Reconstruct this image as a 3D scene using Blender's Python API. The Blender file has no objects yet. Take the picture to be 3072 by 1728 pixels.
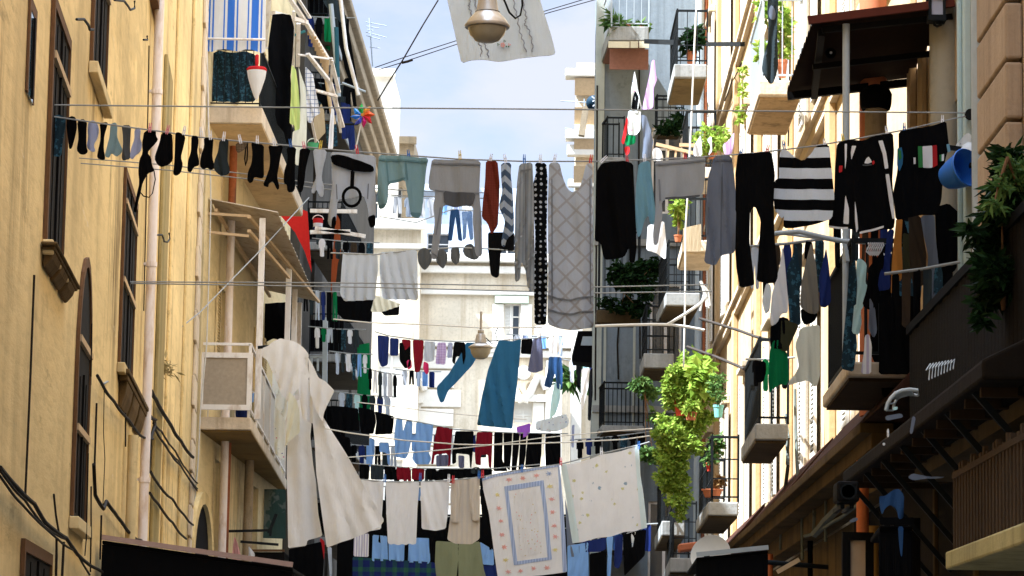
import bpy, bmesh, math, random
from mathutils import Vector, Matrix, noise
from mathutils.geometry import delaunay_2d_cdt
random.seed(7)
R = math.radians
SC = bpy.context.scene
COL = SC.collection
# ------------------------------------------------------------------ camera
F, CX, CY = 3000.0, 512.0, 288.0
CAMZ = 1.6
yaw, pitch, roll = math.atan(53/F), math.atan(412/F), R(0.9)
CAMROT = Matrix.Rotation(yaw, 3, 'Z') @ Matrix.Rotation(R(90)+pitch, 3, 'X') @ Matrix.Rotation(roll, 3, 'Z')
CAMLOC = Vector((0, 0, CAMZ))
cd = bpy.data.cameras.new('camera'); cam = bpy.data.objects.new('camera', cd); COL.objects.link(cam)
cam.matrix_world = Matrix.Translation(CAMLOC) @ CAMROT.to_4x4()
cd.sensor_width = 36; cd.lens = 36*F/1024; cd.clip_end = 3000; cd.clip_start = .1
SC.camera = cam
OX = (0, 500, 1000, 1500, 2000, 2472); OY = (0, 560, 1128)
def d(x, y): return (x*.397516, y*.397516)
def c(col, row, x, y): return ((OX[col]+x/2.415)/3, (OY[row]+y/2.415)/3)
def ray(px, py): return CAMROT @ Vector(((px-CX)/F, -(py-CY)/F, -1))
def W(p, Y):
    r = ray(*p); return CAMLOC + r*(Y/r.y)
def atz(p, z):
    r = ray(*p); return CAMLOC + r*((z-CAMZ)/r.z)
def onplane(p, o, n, off=0):
    r = ray(*p); t = ((o + n*off) - CAMLOC).dot(n)/r.dot(n); return CAMLOC + r*t
# ------------------------------------------------------------------ meshes
class MB:
    def __init__(s): s.v = []; s.f = []
    def add(s, vs, fs):
        k = len(s.v); s.v += [Vector(v) for v in vs]; s.f += [tuple(i+k for i in f) for f in fs]; return s
    def quad(s, a, b, cc, e): return s.add([a, b, cc, e], [(0, 1, 2, 3)])
    def hexa(s, p):   # 4 bottom, 4 top
        return s.add(p, [(3, 2, 1, 0), (4, 5, 6, 7), (0, 1, 5, 4), (1, 2, 6, 5), (2, 3, 7, 6), (3, 0, 4, 7)])
    def box(s, x0, y0, z0, x1, y1, z1):
        x0, x1 = sorted((x0, x1)); y0, y1 = sorted((y0, y1)); z0, z1 = sorted((z0, z1))
        return s.hexa([(x0, y0, z0), (x1, y0, z0), (x1, y1, z0), (x0, y1, z0), (x0, y0, z1), (x1, y0, z1), (x1, y1, z1), (x0, y1, z1)])
    def obox(s, o, ax, ay, az):   # corner + three edge vectors
        o, ax, ay, az = Vector(o), Vector(ax), Vector(ay), Vector(az)
        return s.hexa([o, o+ax, o+ax+ay, o+ay, o+az, o+ax+az, o+ax+ay+az, o+ay+az])
    def bar(s, a, b, w, h=None):   # rectangular bar between two points
        a, b = Vector(a), Vector(b); h = h or w; t = (b-a).normalized()
        u = t.cross(Vector((0, 0, 1)))
        if u.length < 1e-3: u = Vector((1, 0, 0))
        u.normalize(); v = u.cross(t)
        p = [a-u*w/2-v*h/2, a+u*w/2-v*h/2, a+u*w/2+v*h/2, a-u*w/2+v*h/2]
        return s.hexa(p + [q+(b-a) for q in p])
    def tube(s, pts, r, n=7, r1=None):
        pts = [Vector(p) for p in pts]; k = len(pts); base = len(s.v)
        up = Vector((.31, .2, .93))
        for i, p in enumerate(pts):
            t = (pts[min(i+1, k-1)]-pts[max(i-1, 0)])
            if t.length < 1e-9: t = Vector((0, 0, 1))
            t.normalize(); u = t.cross(up)
            if u.length < 1e-3: u = t.cross(Vector((1, 0, 0)))
            u.normalize(); v = u.cross(t); rr = r if r1 is None else r+(r1-r)*i/(k-1)
            for j in range(n):
                a = 2*math.pi*j/n; s.v.append(p+u*math.cos(a)*rr+v*math.sin(a)*rr)
        for i in range(k-1):
            for j in range(n):
                a, b = base+i*n+j, base+i*n+(j+1) % n
                s.f.append((a, b, b+n, a+n))
        s.f.append(tuple(base+j for j in range(n))[::-1]); s.f.append(tuple(base+(k-1)*n+j for j in range(n)))
        return s
    def lathe(s, o, prof, n=20, ax=Vector((0, 0, 1))):   # prof: (r, h) pairs
        o = Vector(o); ax = Vector(ax).normalized(); u = ax.orthogonal().normalized(); v = ax.cross(u); base = len(s.v)
        for r, h in prof:
            for j in range(n):
                a = 2*math.pi*j/n; s.v.append(o+ax*h+(u*math.cos(a)+v*math.sin(a))*max(r, 1e-4))
        for i in range(len(prof)-1):
            for j in range(n):
                a, b = base+i*n+j, base+i*n+(j+1) % n
                s.f.append((a, b, b+n, a+n))
        s.f.append(tuple(base+j for j in range(n))[::-1]); s.f.append(tuple(base+(len(prof)-1)*n+j for j in range(n)))
        return s
    def prism(s, pts, dv):   # planar polygon extruded along dv
        n = len(pts); pts = [Vector(p) for p in pts]; dv = Vector(dv)
        return s.add(pts+[p+dv for p in pts], [tuple(range(n))[::-1], tuple(range(n, 2*n))]+[(i, (i+1) % n, (i+1) % n+n, i+n) for i in range(n)])
def tag(o, label=None, cat=None, group=None, kind=None):
    if label: o['label'] = label
    if cat: o['category'] = cat
    if group: o['group'] = group
    if kind: o['kind'] = kind
    return o
def wloc(o):
    v = Vector(o.location)
    if o.parent: v += wloc(o.parent)
    return v
def obj(name, mb, m, parent=None, label=None, cat=None, group=None, kind=None, smooth=False, bevel=0, origin=None):
    vs = mb.v
    if parent is not None: org = Vector(); base = wloc(parent)
    else:
        if origin is not None: org = Vector(origin)
        else:
            xs = [v.x for v in vs]; ys = [v.y for v in vs]; zs = [v.z for v in vs]
            org = Vector(((min(xs)+max(xs))/2, (min(ys)+max(ys))/2, min(zs)))
        base = org
    me = bpy.data.meshes.new(name); me.from_pydata([v-base for v in vs], [], mb.f); me.update()
    bm = bmesh.new(); bm.from_mesh(me); bmesh.ops.recalc_face_normals(bm, faces=bm.faces); bm.to_mesh(me); bm.free()
    if m: me.materials.append(m)
    if smooth:
        me.polygons.foreach_set('use_smooth', [True]*len(me.polygons)); me.set_sharp_from_angle(angle=R(52))
    o = bpy.data.objects.new(name, me); COL.objects.link(o); o.location = org
    if parent is not None: o.parent = parent
    if bevel:
        md = o.modifiers.new('bevel', 'BEVEL'); md.width = bevel; md.segments = 2; md.limit_method = 'ANGLE'
    return tag(o, label, cat, group, kind)
def thing(name, label, cat, loc, group=None):
    o = bpy.data.objects.new(name, None); COL.objects.link(o); o.location = Vector(loc); o.empty_display_size = .2
    return tag(o, label, cat, group)
def part_empty(name, parent, loc):
    o = bpy.data.objects.new(name, None); COL.objects.link(o); o.location = Vector(loc)-wloc(parent); o.parent = parent; o.empty_display_size = .1
    return o
# ------------------------------------------------------------------ materials
MATS = {}
def base_mat(name, rough=.8):
    m = bpy.data.materials.new(name); m.use_nodes = True; nt = m.node_tree; nt.nodes.clear()
    out = nt.nodes.new('ShaderNodeOutputMaterial'); b = nt.nodes.new('ShaderNodeBsdfPrincipled')
    nt.links.new(b.outputs[0], out.inputs[0]); b.inputs['Roughness'].default_value = rough
    b.inputs['Specular IOR Level'].default_value = .25 if rough < .55 else .06
    return m, nt, b
def N(nt, t, **k):
    n = nt.nodes.new(t)
    for a, v in k.items(): setattr(n, a, v)
    return n
def coords(nt, scale=(1, 1, 1), kind='Object', rot=(0, 0, 0)):
    tc = N(nt, 'ShaderNodeTexCoord'); mp = N(nt, 'ShaderNodeMapping'); mp.inputs['Scale'].default_value = scale
    mp.inputs['Rotation'].default_value = rot
    nt.links.new(tc.outputs[kind], mp.inputs[0]); return mp.outputs[0]
def wcoords(nt, scale=(1, 1, 1)):
    g = N(nt, 'ShaderNodeNewGeometry'); mp = N(nt, 'ShaderNodeMapping'); mp.inputs['Scale'].default_value = scale
    nt.links.new(g.outputs['Position'], mp.inputs[0]); return mp.outputs[0]
def noise_f(nt, vec, scale, detail=4, rough=.6):
    n = N(nt, 'ShaderNodeTexNoise'); n.inputs['Scale'].default_value = scale; n.inputs['Detail'].default_value = detail
    n.inputs['Roughness'].default_value = rough; nt.links.new(vec, n.inputs['Vector']); return n.outputs['Fac']
def ramp(nt, fac, stops):
    r = N(nt, 'ShaderNodeValToRGB'); e = r.color_ramp.elements
    while len(e) < len(stops): e.new(.5)
    for i, (p, cc) in enumerate(stops):
        e[i].position = p; e[i].color = (*cc, 1) if len(cc) == 3 else cc
    nt.links.new(fac, r.inputs[0]); return r.outputs[0]
def mix(nt, fac, a, b, mode='MIX'):
    m = N(nt, 'ShaderNodeMix', data_type='RGBA', blend_type=mode)
    for sock, val in ((0, fac), (6, a), (7, b)):
        if isinstance(val, (int, float)): m.inputs[sock].default_value = val
        elif isinstance(val, tuple): m.inputs[sock].default_value = (*val, 1)
        else: nt.links.new(val, m.inputs[sock])
    return m.outputs[2]
def bump(nt, b, h, strength=.3, dist=.02):
    n = N(nt, 'ShaderNodeBump'); n.inputs['Strength'].default_value = strength; n.inputs['Distance'].default_value = dist
    nt.links.new(h, n.inputs['Height']); nt.links.new(n.outputs[0], b.inputs['Normal'])
def mth(nt, op, a, b=None, cl=False):
    n = N(nt, 'ShaderNodeMath', operation=op, use_clamp=cl)
    for i, v in enumerate((a, b)):
        if v is None: continue
        if isinstance(v, (int, float)): n.inputs[i].default_value = v
        else: nt.links.new(v, n.inputs[i])
    return n.outputs[0]
def sep(nt, vec):
    s = N(nt, 'ShaderNodeSeparateXYZ'); nt.links.new(vec, s.inputs[0]); return s.outputs
def dk(cc, k): return tuple(x*k for x in cc)
def plaster(name, col, stain=(.12, .09, .05), amount=.5, patch=.5, rough=.9, light=None, sc=1.0, drip=0, ys=1.0):
    if name in MATS: return MATS[name]
    m, nt, b = base_mat(name, rough)
    v1 = wcoords(nt, (1, ys, .045)); v2 = wcoords(nt, (1, ys, 1))
    streak = noise_f(nt, v1, 1.7*sc, 8, .7); fine = noise_f(nt, v2, 9*sc, 6, .65); blot = noise_f(nt, v2, .55*sc, 4, .6)
    c1 = mix(nt, ramp(nt, blot, [(.35, (0, 0, 0)), (.68, (1, 1, 1))]), dk(col, .86), light or tuple(min(1, x*1.12) for x in col))
    c2 = mix(nt, mth(nt, 'MULTIPLY', ramp(nt, streak, [(.5, (0, 0, 0)), (.76, (1, 1, 1))]), amount), c1, stain)
    c3 = mix(nt, mth(nt, 'MULTIPLY', ramp(nt, fine, [(.38, (1, 1, 1)), (.5, (0, 0, 0))]), patch*.3), c2, dk(col, .5))
    big = noise_f(nt, wcoords(nt, (1, ys, .35)), .8*sc, 8, .72)
    c4 = mix(nt, mth(nt, 'MULTIPLY', ramp(nt, big, [(.55, (0, 0, 0)), (.63, (1, 1, 1))]), amount*.6), c3, mix(nt, .5, stain, dk(col, .6)))
    if drip:
        dr = noise_f(nt, wcoords(nt, (1, ys, .028)), 3.6, 6, .75); gate = noise_f(nt, wcoords(nt, (1, ys, .5)), .42, 4, .6); sp = noise_f(nt, v2, 2.3, 8, .75)
        k1 = mth(nt, 'MULTIPLY', ramp(nt, dr, [(.52, (0, 0, 0)), (.66, (1, 1, 1))]), ramp(nt, gate, [(.45, (0, 0, 0)), (.62, (1, 1, 1))]))
        c4 = mix(nt, mth(nt, 'MULTIPLY', k1, drip), c4, stain)
        c4 = mix(nt, mth(nt, 'MULTIPLY', ramp(nt, sp, [(.6, (0, 0, 0)), (.66, (1, 1, 1))]), drip*.6), c4, mix(nt, .5, stain, dk(col, .75)))
        c4 = mix(nt, mth(nt, 'MULTIPLY', ramp(nt, sp, [(.3, (1, 1, 1)), (.36, (0, 0, 0))]), drip*.55), c4, tuple(min(.85, q*.55+.36) for q in col))
    nt.links.new(c4, b.inputs['Base Color']); bump(nt, b, fine, .35, .02)
    MATS[name] = m; return m
def paint(name, col, rough=.5, metal=0, var=.25, dirt=None, bumps=.1):
    if name in MATS: return MATS[name]
    m, nt, b = base_mat(name, rough); v = wcoords(nt)
    f = noise_f(nt, v, 14, 5, .65); g = noise_f(nt, wcoords(nt, (1, 1, .25)), 5, 5, .65)
    cc = mix(nt, f, dk(col, 1-var), tuple(min(1, x*(1+var*.6)) for x in col))
    if dirt: cc = mix(nt, mth(nt, 'MULTIPLY', ramp(nt, g, [(.5, (0, 0, 0)), (.66, (1, 1, 1))]), .8), cc, dirt)
    nt.links.new(cc, b.inputs['Base Color']); b.inputs['Metallic'].default_value = metal
    bump(nt, b, f, bumps, .01); MATS[name] = m; return m
def glass(name, col=(.02, .025, .03)):
    if name in MATS: return MATS[name]
    m, nt, b = base_mat(name, .08); b.inputs['Specular IOR Level'].default_value = .6
    f = noise_f(nt, wcoords(nt), 1.2, 3); nt.links.new(mix(nt, f, col, dk(col, 2.2)), b.inputs['Base Color'])
    MATS[name] = m; return m
def fabric(key, col, pat=None, col2=None, s=.08, rough=.95, col3=None):
    """cloth: weave, wash-wear and an optional printed or woven pattern (object space, metres)"""
    if key in MATS: return MATS[key]
    adj = lambda q: None if q is None else tuple(min(.82, v*k) for v, k in zip(q, (1.42, 1.52, 1.66) if max(q) > .012 else (.6, .6, .6)))
    col, col2, col3 = adj(col), adj(col2), adj(col3)
    m, nt, b = base_mat(key, rough); b.inputs['Specular IOR Level'].default_value = .02
    v = coords(nt); x, y, z = sep(nt, v)
    wear = noise_f(nt, v, 4, 4, .55); weave = noise_f(nt, v, 160, 2, .5)
    cc = mix(nt, wear, dk(col, .9), tuple(min(1, q*1.07) for q in col))
    def stripe(axis, per, duty):
        return mth(nt, 'LESS_THAN', mth(nt, 'FRACT', mth(nt, 'DIVIDE', mth(nt, 'ADD', axis, 50.0), per)), duty)
    msk = None
    if pat == 'hstripe': msk = stripe(z, s, .5)
    elif pat == 'vstripe': msk = stripe(x, s, .42)
    elif pat == 'awning':
        a = stripe(x, s, .3)
        msk = mth(nt, 'MAXIMUM', a, stripe(mth(nt, 'ADD', x, s*.16), s, .06)); msk = mth(nt, 'MAXIMUM', msk, stripe(mth(nt, 'SUBTRACT', x, s*.38), s, .07))
    elif pat == 'check':
        msk = mth(nt, 'ADD', mth(nt, 'MULTIPLY', stripe(x, s, .4), .5), mth(nt, 'MULTIPLY', stripe(z, s, .4), .5))
    elif pat == 'grid': msk = mth(nt, 'MAXIMUM', stripe(x, s, .12), stripe(z, s, .12))
    elif pat == 'lattice':
        msk = mth(nt, 'MULTIPLY', mth(nt, 'MAXIMUM', stripe(mth(nt, 'ADD', x, z), s, .16), stripe(mth(nt, 'SUBTRACT', x, z), s, .16)), .45)
    elif pat == 'zigzag':
        tri = mth(nt, 'ABSOLUTE', mth(nt, 'SUBTRACT', mth(nt, 'FRACT', mth(nt, 'DIVIDE', mth(nt, 'ADD', x, 50.), s*1.2)), .5))
        msk = stripe(mth(nt, 'ADD', z, mth(nt, 'MULTIPLY', tri, s*1.1)), s, .5)
    elif pat == 'dots' or pat == 'floral':
        vo = N(nt, 'ShaderNodeTexVoronoi'); vo.inputs['Scale'].default_value = 1/s; vo.inputs['Randomness'].default_value = .25 if pat == 'dots' else .7
        cx = N(nt, 'ShaderNodeCombineXYZ'); nt.links.new(x, cx.inputs[0]); nt.links.new(z, cx.inputs[1]); nt.links.new(cx.outputs[0], vo.inputs['Vector'])
        dist = vo.outputs['Distance']
        if pat == 'floral': dist = mth(nt, 'ADD', dist, mth(nt, 'MULTIPLY', mth(nt, 'SUBTRACT', noise_f(nt, v, 60, 2), .5), .45))
        msk = mth(nt, 'LESS_THAN', dist, .27 if pat == 'dots' else .2)
        if col3:
            col2s = mix(nt, mth(nt, 'GREATER_THAN', sep(nt, vo.outputs['Color'])[0], .5), col2, col3)
        else: col2s = col2
    elif pat == 'print':
        msk = ramp(nt, noise_f(nt, v, 1/s, 4, .7), [(.53, (0, 0, 0)), (.56, (1, 1, 1))])
    if pat and msk is not None:
        cc = mix(nt, msk, cc, col2s if pat in ('dots', 'floral') else col2)
    cc = mix(nt, .18, cc, mix(nt, weave, cc, dk(col, .45)))
    nt.links.new(cc, b.inputs['Base Color'])
    crease = noise_f(nt, coords(nt, (1, 1, .16)), 20, 5, .6)
    bump(nt, b, mth(nt, 'ADD', crease, mth(nt, 'MULTIPLY', weave, .06)), .5, .03)
    if max(col) > .2:
        out = [n for n in nt.nodes if n.type == 'OUTPUT_MATERIAL'][0]; tr = N(nt, 'ShaderNodeBsdfTranslucent'); nt.links.new(cc, tr.inputs[0])
        ms = N(nt, 'ShaderNodeMixShader'); ms.inputs[0].default_value = .3; nt.links.new(b.outputs[0], ms.inputs[1]); nt.links.new(tr.outputs[0], ms.inputs[2]); nt.links.new(ms.outputs[0], out.inputs[0])
    MATS[key] = m; return m
def leafmat(name, c0, c1, c2):
    if name in MATS: return MATS[name]
    m, nt, b = base_mat(name, .55); g = N(nt, 'ShaderNodeNewGeometry')
    cc = ramp(nt, g.outputs['Random Per Island'], [(0, c0), (.55, c1), (1, c2)])
    nt.links.new(cc, b.inputs['Base Color'])
    out = [n for n in nt.nodes if n.type == 'OUTPUT_MATERIAL'][0]
    tr = N(nt, 'ShaderNodeBsdfTranslucent'); nt.links.new(cc, tr.inputs[0])
    ms = N(nt, 'ShaderNodeMixShader'); ms.inputs[0].default_value = .3
    nt.links.new(b.outputs[0], ms.inputs[1]); nt.links.new(tr.outputs[0], ms.inputs[2]); nt.links.new(ms.outputs[0], out.inputs[0])
    MATS[name] = m; return m
# ------------------------------------------------------------------ cloth
def inside(x, y, P):
    r = False; j = len(P)-1
    for i in range(len(P)):
        xi, yi = P[i]; xj, yj = P[j]
        if (yi > y) != (yj > y) and x < (xj-xi)*(y-yi)/(yj-yi)+xi: r = not r
        j = i
    return r
def cloth(name, label, cat, poly, Y, m, fold=.02, lam=.13, group=None, parent=None, like=None, th=.009, lift=0, billow=0, rnd=.22, Y2=None, fan=None):
    """a hanging cloth: outline (picture points laid on the depth Y) filled with a fine mesh that is folded in depth and given thickness"""
    if Y2 is None: w3 = [W(p, Y) for p in poly]
    else:
        xs = [p[0] for p in poly]; a, b_ = min(xs), max(xs)
        w3 = [W(p, Y+(Y2-Y)*(p[0]-a)/(b_-a)) for p in poly]
    P = [(v.x, v.z) for v in w3]
    Q = []
    for i in range(len(P)):          # soften the corners
        a, b_, e = P[i-1], P[i], P[(i+1) % len(P)]
        ra = min(rnd, .016*Y/23/max(1e-6, math.dist(a, b_))) if Y < 40 else min(rnd, .022/max(1e-6, math.dist(a, b_)))
        rb = min(rnd, .016*Y/23/max(1e-6, math.dist(e, b_))) if Y < 40 else min(rnd, .022/max(1e-6, math.dist(e, b_)))
        Q.append((b_[0]+(a[0]-b_[0])*ra, b_[1]+(a[1]-b_[1])*ra)); Q.append((b_[0]+(e[0]-b_[0])*rb, b_[1]+(e[1]-b_[1])*rb))
    xs = [q[0] for q in Q]; zs = [q[1] for q in Q]
    w, hh = max(xs)-min(xs), max(zs)-min(zs)
    h = min(.07, max(.016, math.sqrt(w*hh)/20, w/34))
    loop = []
    for i in range(len(Q)):
        a, b_ = Q[i], Q[(i+1) % len(Q)]; L = math.dist(a, b_); k = max(1, int(round(L/h)))
        for j in range(k): loop.append((a[0]+(b_[0]-a[0])*j/k, a[1]+(b_[1]-a[1])*j/k))
    n = len(loop); pts = [Vector(p) for p in loop]
    x0, x1, z0, z1 = min(xs), max(xs), min(zs), max(zs)
    iz = 0; zz = z0+h*.5
    while zz < z1:
        xx = x0+h*(.5 if iz % 2 else .05)
        while xx < x1:
            if inside(xx, zz, loop) and all((xx-p[0])**2+(zz-p[1])**2 > (h*.55)**2 for p in loop): pts.append(Vector((xx, zz)))
            xx += h
        zz += h*.9; iz += 1
    vs, es, fs, *_ = delaunay_2d_cdt(pts, [], [list(range(n))], 1, 1e-6)
    if like is None:
        prm = dict(ph=random.uniform(0, 6.28), zt=z1, H=max(hh, .1), xm=(x0+x1)/2, w=max(w, .05), fold=fold, lam=lam, sk=random.uniform(-.25, .25), bl=billow, Y=Y, Y2=Y2, x0=x0, x1=x1, fan=None if fan is None else (W(fan, Y).x, W(fan, Y).z))
    else: prm = like
    def yy(x, z):
        q = prm; t = min(1, max(0, (q['zt']-z)/q['H'])); u = (x-q['xm'])+q['sk']*(z-q['zt'])
        if q['fan']:
            u = math.atan2(x-q['fan'][0], max(.2, q['fan'][1]-z))*q['H']*.75
        a = math.sin(6.2832*u/q['lam']+q['ph']+1.1*math.sin(2.1*z/q['lam']*.2+q['ph']))*.62+math.sin(6.2832*u/(q['lam']*.53)+2.3*q['ph']+z*2.2)*.28
        a = a*.75-.5*abs(math.sin(3.1416*u/q['lam']+q['ph']*.5+.8*z))+.25
        nz = noise.noise(Vector((x*5.1, z*1.0, q['ph']*3)))*.8+noise.noise(Vector((x*13+z*3, z*2.2-x*2, q['ph'])))*.3
        y = q['fold']*(a*(.35+.65*t)+nz)
        y += q['bl']*math.sin(math.pi*min(1, t))*math.cos(math.pi*(x-q['xm'])/(q['w']*1.05))
        if q['Y2'] is not None: return q['Y']+(q['Y2']-q['Y'])*(x-q['x0'])/(q['x1']-q['x0'])+y
        return q['Y']+y
    mb = MB(); k = len(vs)
    for v in vs: mb.v.append(Vector((v.x, yy(v.x, v.y)-lift-th/2, v.y)))
    for v in vs: mb.v.append(Vector((v.x, yy(v.x, v.y)-lift+th/2, v.y)))
    cnt = {}
    for f in fs:
        mb.f.append(tuple(f)); mb.f.append(tuple(i+k for i in f)[::-1])
        for i in range(len(f)):
            e = (f[i], f[(i+1) % len(f)]); cnt[tuple(sorted(e))] = cnt.get(tuple(sorted(e)), [])+[e]
    for e, l in cnt.items():
        if len(l) == 1: a, b_ = l[0]; mb.f.append((b_, a, a+k, b_+k))
    o = obj(name, mb, m, parent, label, cat, group, smooth=True, origin=((x0+x1)/2, Y, z1) if parent is None else None)
    PRM[o.name] = prm
    return o, prm
PRM = {}
def pts(s): return [tuple(float(a) for a in q.split(',')) for q in s.split()]
def G(col, row, s): return [c(col, row, *p) for p in pts(s)]
def Dp(s): return [d(*p) for p in pts(s)]
def sag(a, b, drop, n=24):
    a, b = Vector(a), Vector(b); return [a.lerp(b, i/n)+Vector((0, 0, -4*drop*(i/n)*(1-i/n))) for i in range(n+1)]
def wire(name, label, points, r, m, cat='cable', group=None, parent=None):
    return obj(name, MB().tube(points, r, 6), m, parent, label if parent is None else None, cat if parent is None else None, group, smooth=True)
# ------------------------------------------------------------------ light and sky
SUN_EL, SUN_AZ = R(56), R(112)          # elevation; angle to the left of the street direction
wd = bpy.data.worlds.new('World'); SC.world = wd; wd.use_nodes = True
nt = wd.node_tree; nt.nodes.clear()
wo = N(nt, 'ShaderNodeOutputWorld'); bg = N(nt, 'ShaderNodeBackground'); sk = N(nt, 'ShaderNodeTexSky')
sk.sky_type = 'NISHITA'; sk.sun_disc = False; sk.sun_elevation = SUN_EL; sk.sun_rotation = -SUN_AZ; sk.air_density = 1.0; sk.dust_density = .4; sk.ozone_density = 1.6
tcw = N(nt, 'ShaderNodeTexCoord'); mpw = N(nt, 'ShaderNodeMapping'); mpw.inputs['Scale'].default_value = (7, 7, 16)
nt.links.new(tcw.outputs['Generated'], mpw.inputs[0])
cl = ramp(nt, noise_f(nt, mpw.outputs[0], 1.3, 6, .55), [(.2, (0, 0, 0)), (.52, (1, 1, 1))])
skl = mix(nt, mth(nt, 'MULTIPLY', cl, .95), mix(nt, 1.0, sk.outputs[0], (.47, .41, .40), 'MULTIPLY'), (1.98, 1.85, 1.84))
zz_ = sep(nt, tcw.outputs['Generated'])[2]          # bright cloud added overhead out of view as fill, clearer towards the horizon
cover = mth(nt, 'MULTIPLY', ramp(nt, zz_, [(.26, (0, 0, 0)), (.5, (1, 1, 1))]), ramp(nt, noise_f(nt, tcw.outputs['Generated'], 2.2, 5, .6), [(.3, (.55, .55, .55)), (.55, (1, 1, 1))]))
skc = mix(nt, cover, skl, (8.6, 9.0, 9.8))
nt.links.new(skc, bg.inputs[0]); bg.inputs[1].default_value = .1; nt.links.new(bg.outputs[0], wo.inputs[0])
sl = bpy.data.lights.new('sun', 'SUN'); sl.energy = 4.4; sl.angle = R(.5); sl.color = (1, .98, .95)
so = bpy.data.objects.new('sun', sl); COL.objects.link(so); so.location = (-30, -20, 60)
sdir = Vector((-math.sin(SUN_AZ)*math.cos(SUN_EL), math.cos(SUN_AZ)*math.cos(SUN_EL), math.sin(SUN_EL)))
so.rotation_euler = sdir.to_track_quat('Z', 'Y').to_euler()
SC.view_settings.view_transform = 'Standard'; SC.view_settings.look = 'None'; SC.view_settings.exposure = 2.27
SC.view_settings.use_white_balance = True; SC.view_settings.white_balance_temperature = 5550; SC.view_settings.white_balance_tint = 8; SC.view_settings.gamma = 1
SC.cycles.max_bounces = 6; SC.cycles.diffuse_bounces = 4; SC.cycles.caustics_reflective = False; SC.cycles.caustics_refractive = False
# ------------------------------------------------------------------ materials of the place
M_och = plaster('ochre_plaster', (.77, .595, .285), (.12, .078, .03), .65, .8, drip=1.0, ys=.14)
M_och2 = plaster('yellow_plaster', (.7, .56, .3), (.12, .09, .045), .6, .6, drip=.7, ys=.16)
M_cream = plaster('cream_plaster', (.52, .39, .225), (.26, .16, .075), .5, .5, drip=.6, ys=.2)
M_brown = plaster('brown_plaster', (.52, .385, .25), (.2, .14, .08), .7, .6, drip=.6, ys=.25)
M_lowoch = plaster('shaded_ochre_plaster', (.11, .07, .024), (.01, .007, .004), .85, .7)  # ochre of the lower wall with its shade put into the colour
M_grey = plaster('shaded_blue_grey_plaster', (.2, .235, .265), (.05, .06, .06), .7, .6, drip=.6)  # shade and its blue cast put into the wall colour
M_pale = plaster('pale_blue_plaster', (.5, .55, .62), (.35, .38, .42), .4, .3)
M_stone = plaster('limestone', (.64, .545, .39), (.36, .26, .14), .8, .8, drip=.6)
M_stonew = plaster('white_stone', (.76, .7, .58), (.5, .42, .3), .35, .3)
M_tuff = plaster('tuff_stone', (.3, .235, .15), (.14, .11, .07), .8, .9, sc=2)
M_slab = plaster('slab_render', (.62, .52, .38), (.2, .13, .07), .6, .6, sc=2, drip=.6)
M_slabg = plaster('grey_slab', (.3, .3, .28), (.1, .095, .08), .7, .7, sc=2, drip=.6)
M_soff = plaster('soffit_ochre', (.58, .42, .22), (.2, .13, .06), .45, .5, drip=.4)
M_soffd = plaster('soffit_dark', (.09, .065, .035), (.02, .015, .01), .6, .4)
M_iron = paint('dark_iron', (.012, .014, .015), .6, 0, .3)
M_black = paint('black_tarp', (.003, .003, .0035), .9, 0, .3)
M_white = paint('white_metal', (.75, .71, .65), .45, 0, .1, (.45, .35, .25))
M_greym = paint('grey_metal', (.36, .4, .42), .5, 0, .15)
M_shut = paint('dark_shutter', (.007, .006, .0055), .75, 0, .3)
M_wood = paint('brown_wood_frame', (.14, .075, .035), .7, 0, .4)
M_lwood = paint('pale_wood', (.55, .4, .23), .75, 0, .3)
M_rust = paint('rusty_pipe', (.30, .10, .04), .8, 0, .5, (.1, .05, .03))
M_orange = paint('orange_pipe', (.55, .16, .05), .6, 0, .25)
M_pipe = paint('cream_pipe', (.76, .69, .66), .5, 0, .1, (.5, .36, .24))
M_cable = paint('cable_black', (.02, .017, .014), .7)
M_rope = paint('line_grey', (.3, .31, .3), .7)
M_ropew = paint('line_white', (.62, .6, .54), .7)
M_glassd = glass('dark_glass'); M_glassb = glass('blue_glass', (.05, .13, .2))
M_frost = paint('frosted_panel', (.36, .3, .22), .35, 0, .35)
M_redawn = paint('red_awning', (.5, .02, .015), .7)
M_corr = paint('corrugated_sheet', (.5, .42, .3), .55, 0, .15, (.3, .22, .14))
M_corrd = paint('dark_corrugated', (.022, .012, .008), .7, 0, .4)
M_shutl = paint('light_shutter', (.68, .64, .55), .6, 0, .15)
M_terra = paint('terracotta', (.42, .15, .07), .85, 0, .25)
M_asph = plaster('paving_stone', (.2, .2, .2), (.1, .1, .1), .4, .5)
# ------------------------------------------------------------------ ground
gm = MB().quad((-400, -200, 0), (400, -200, 0), (400, 900, 0), (-400, 900, 0)); obj('ground', gm, M_asph, kind='structure')
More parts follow.
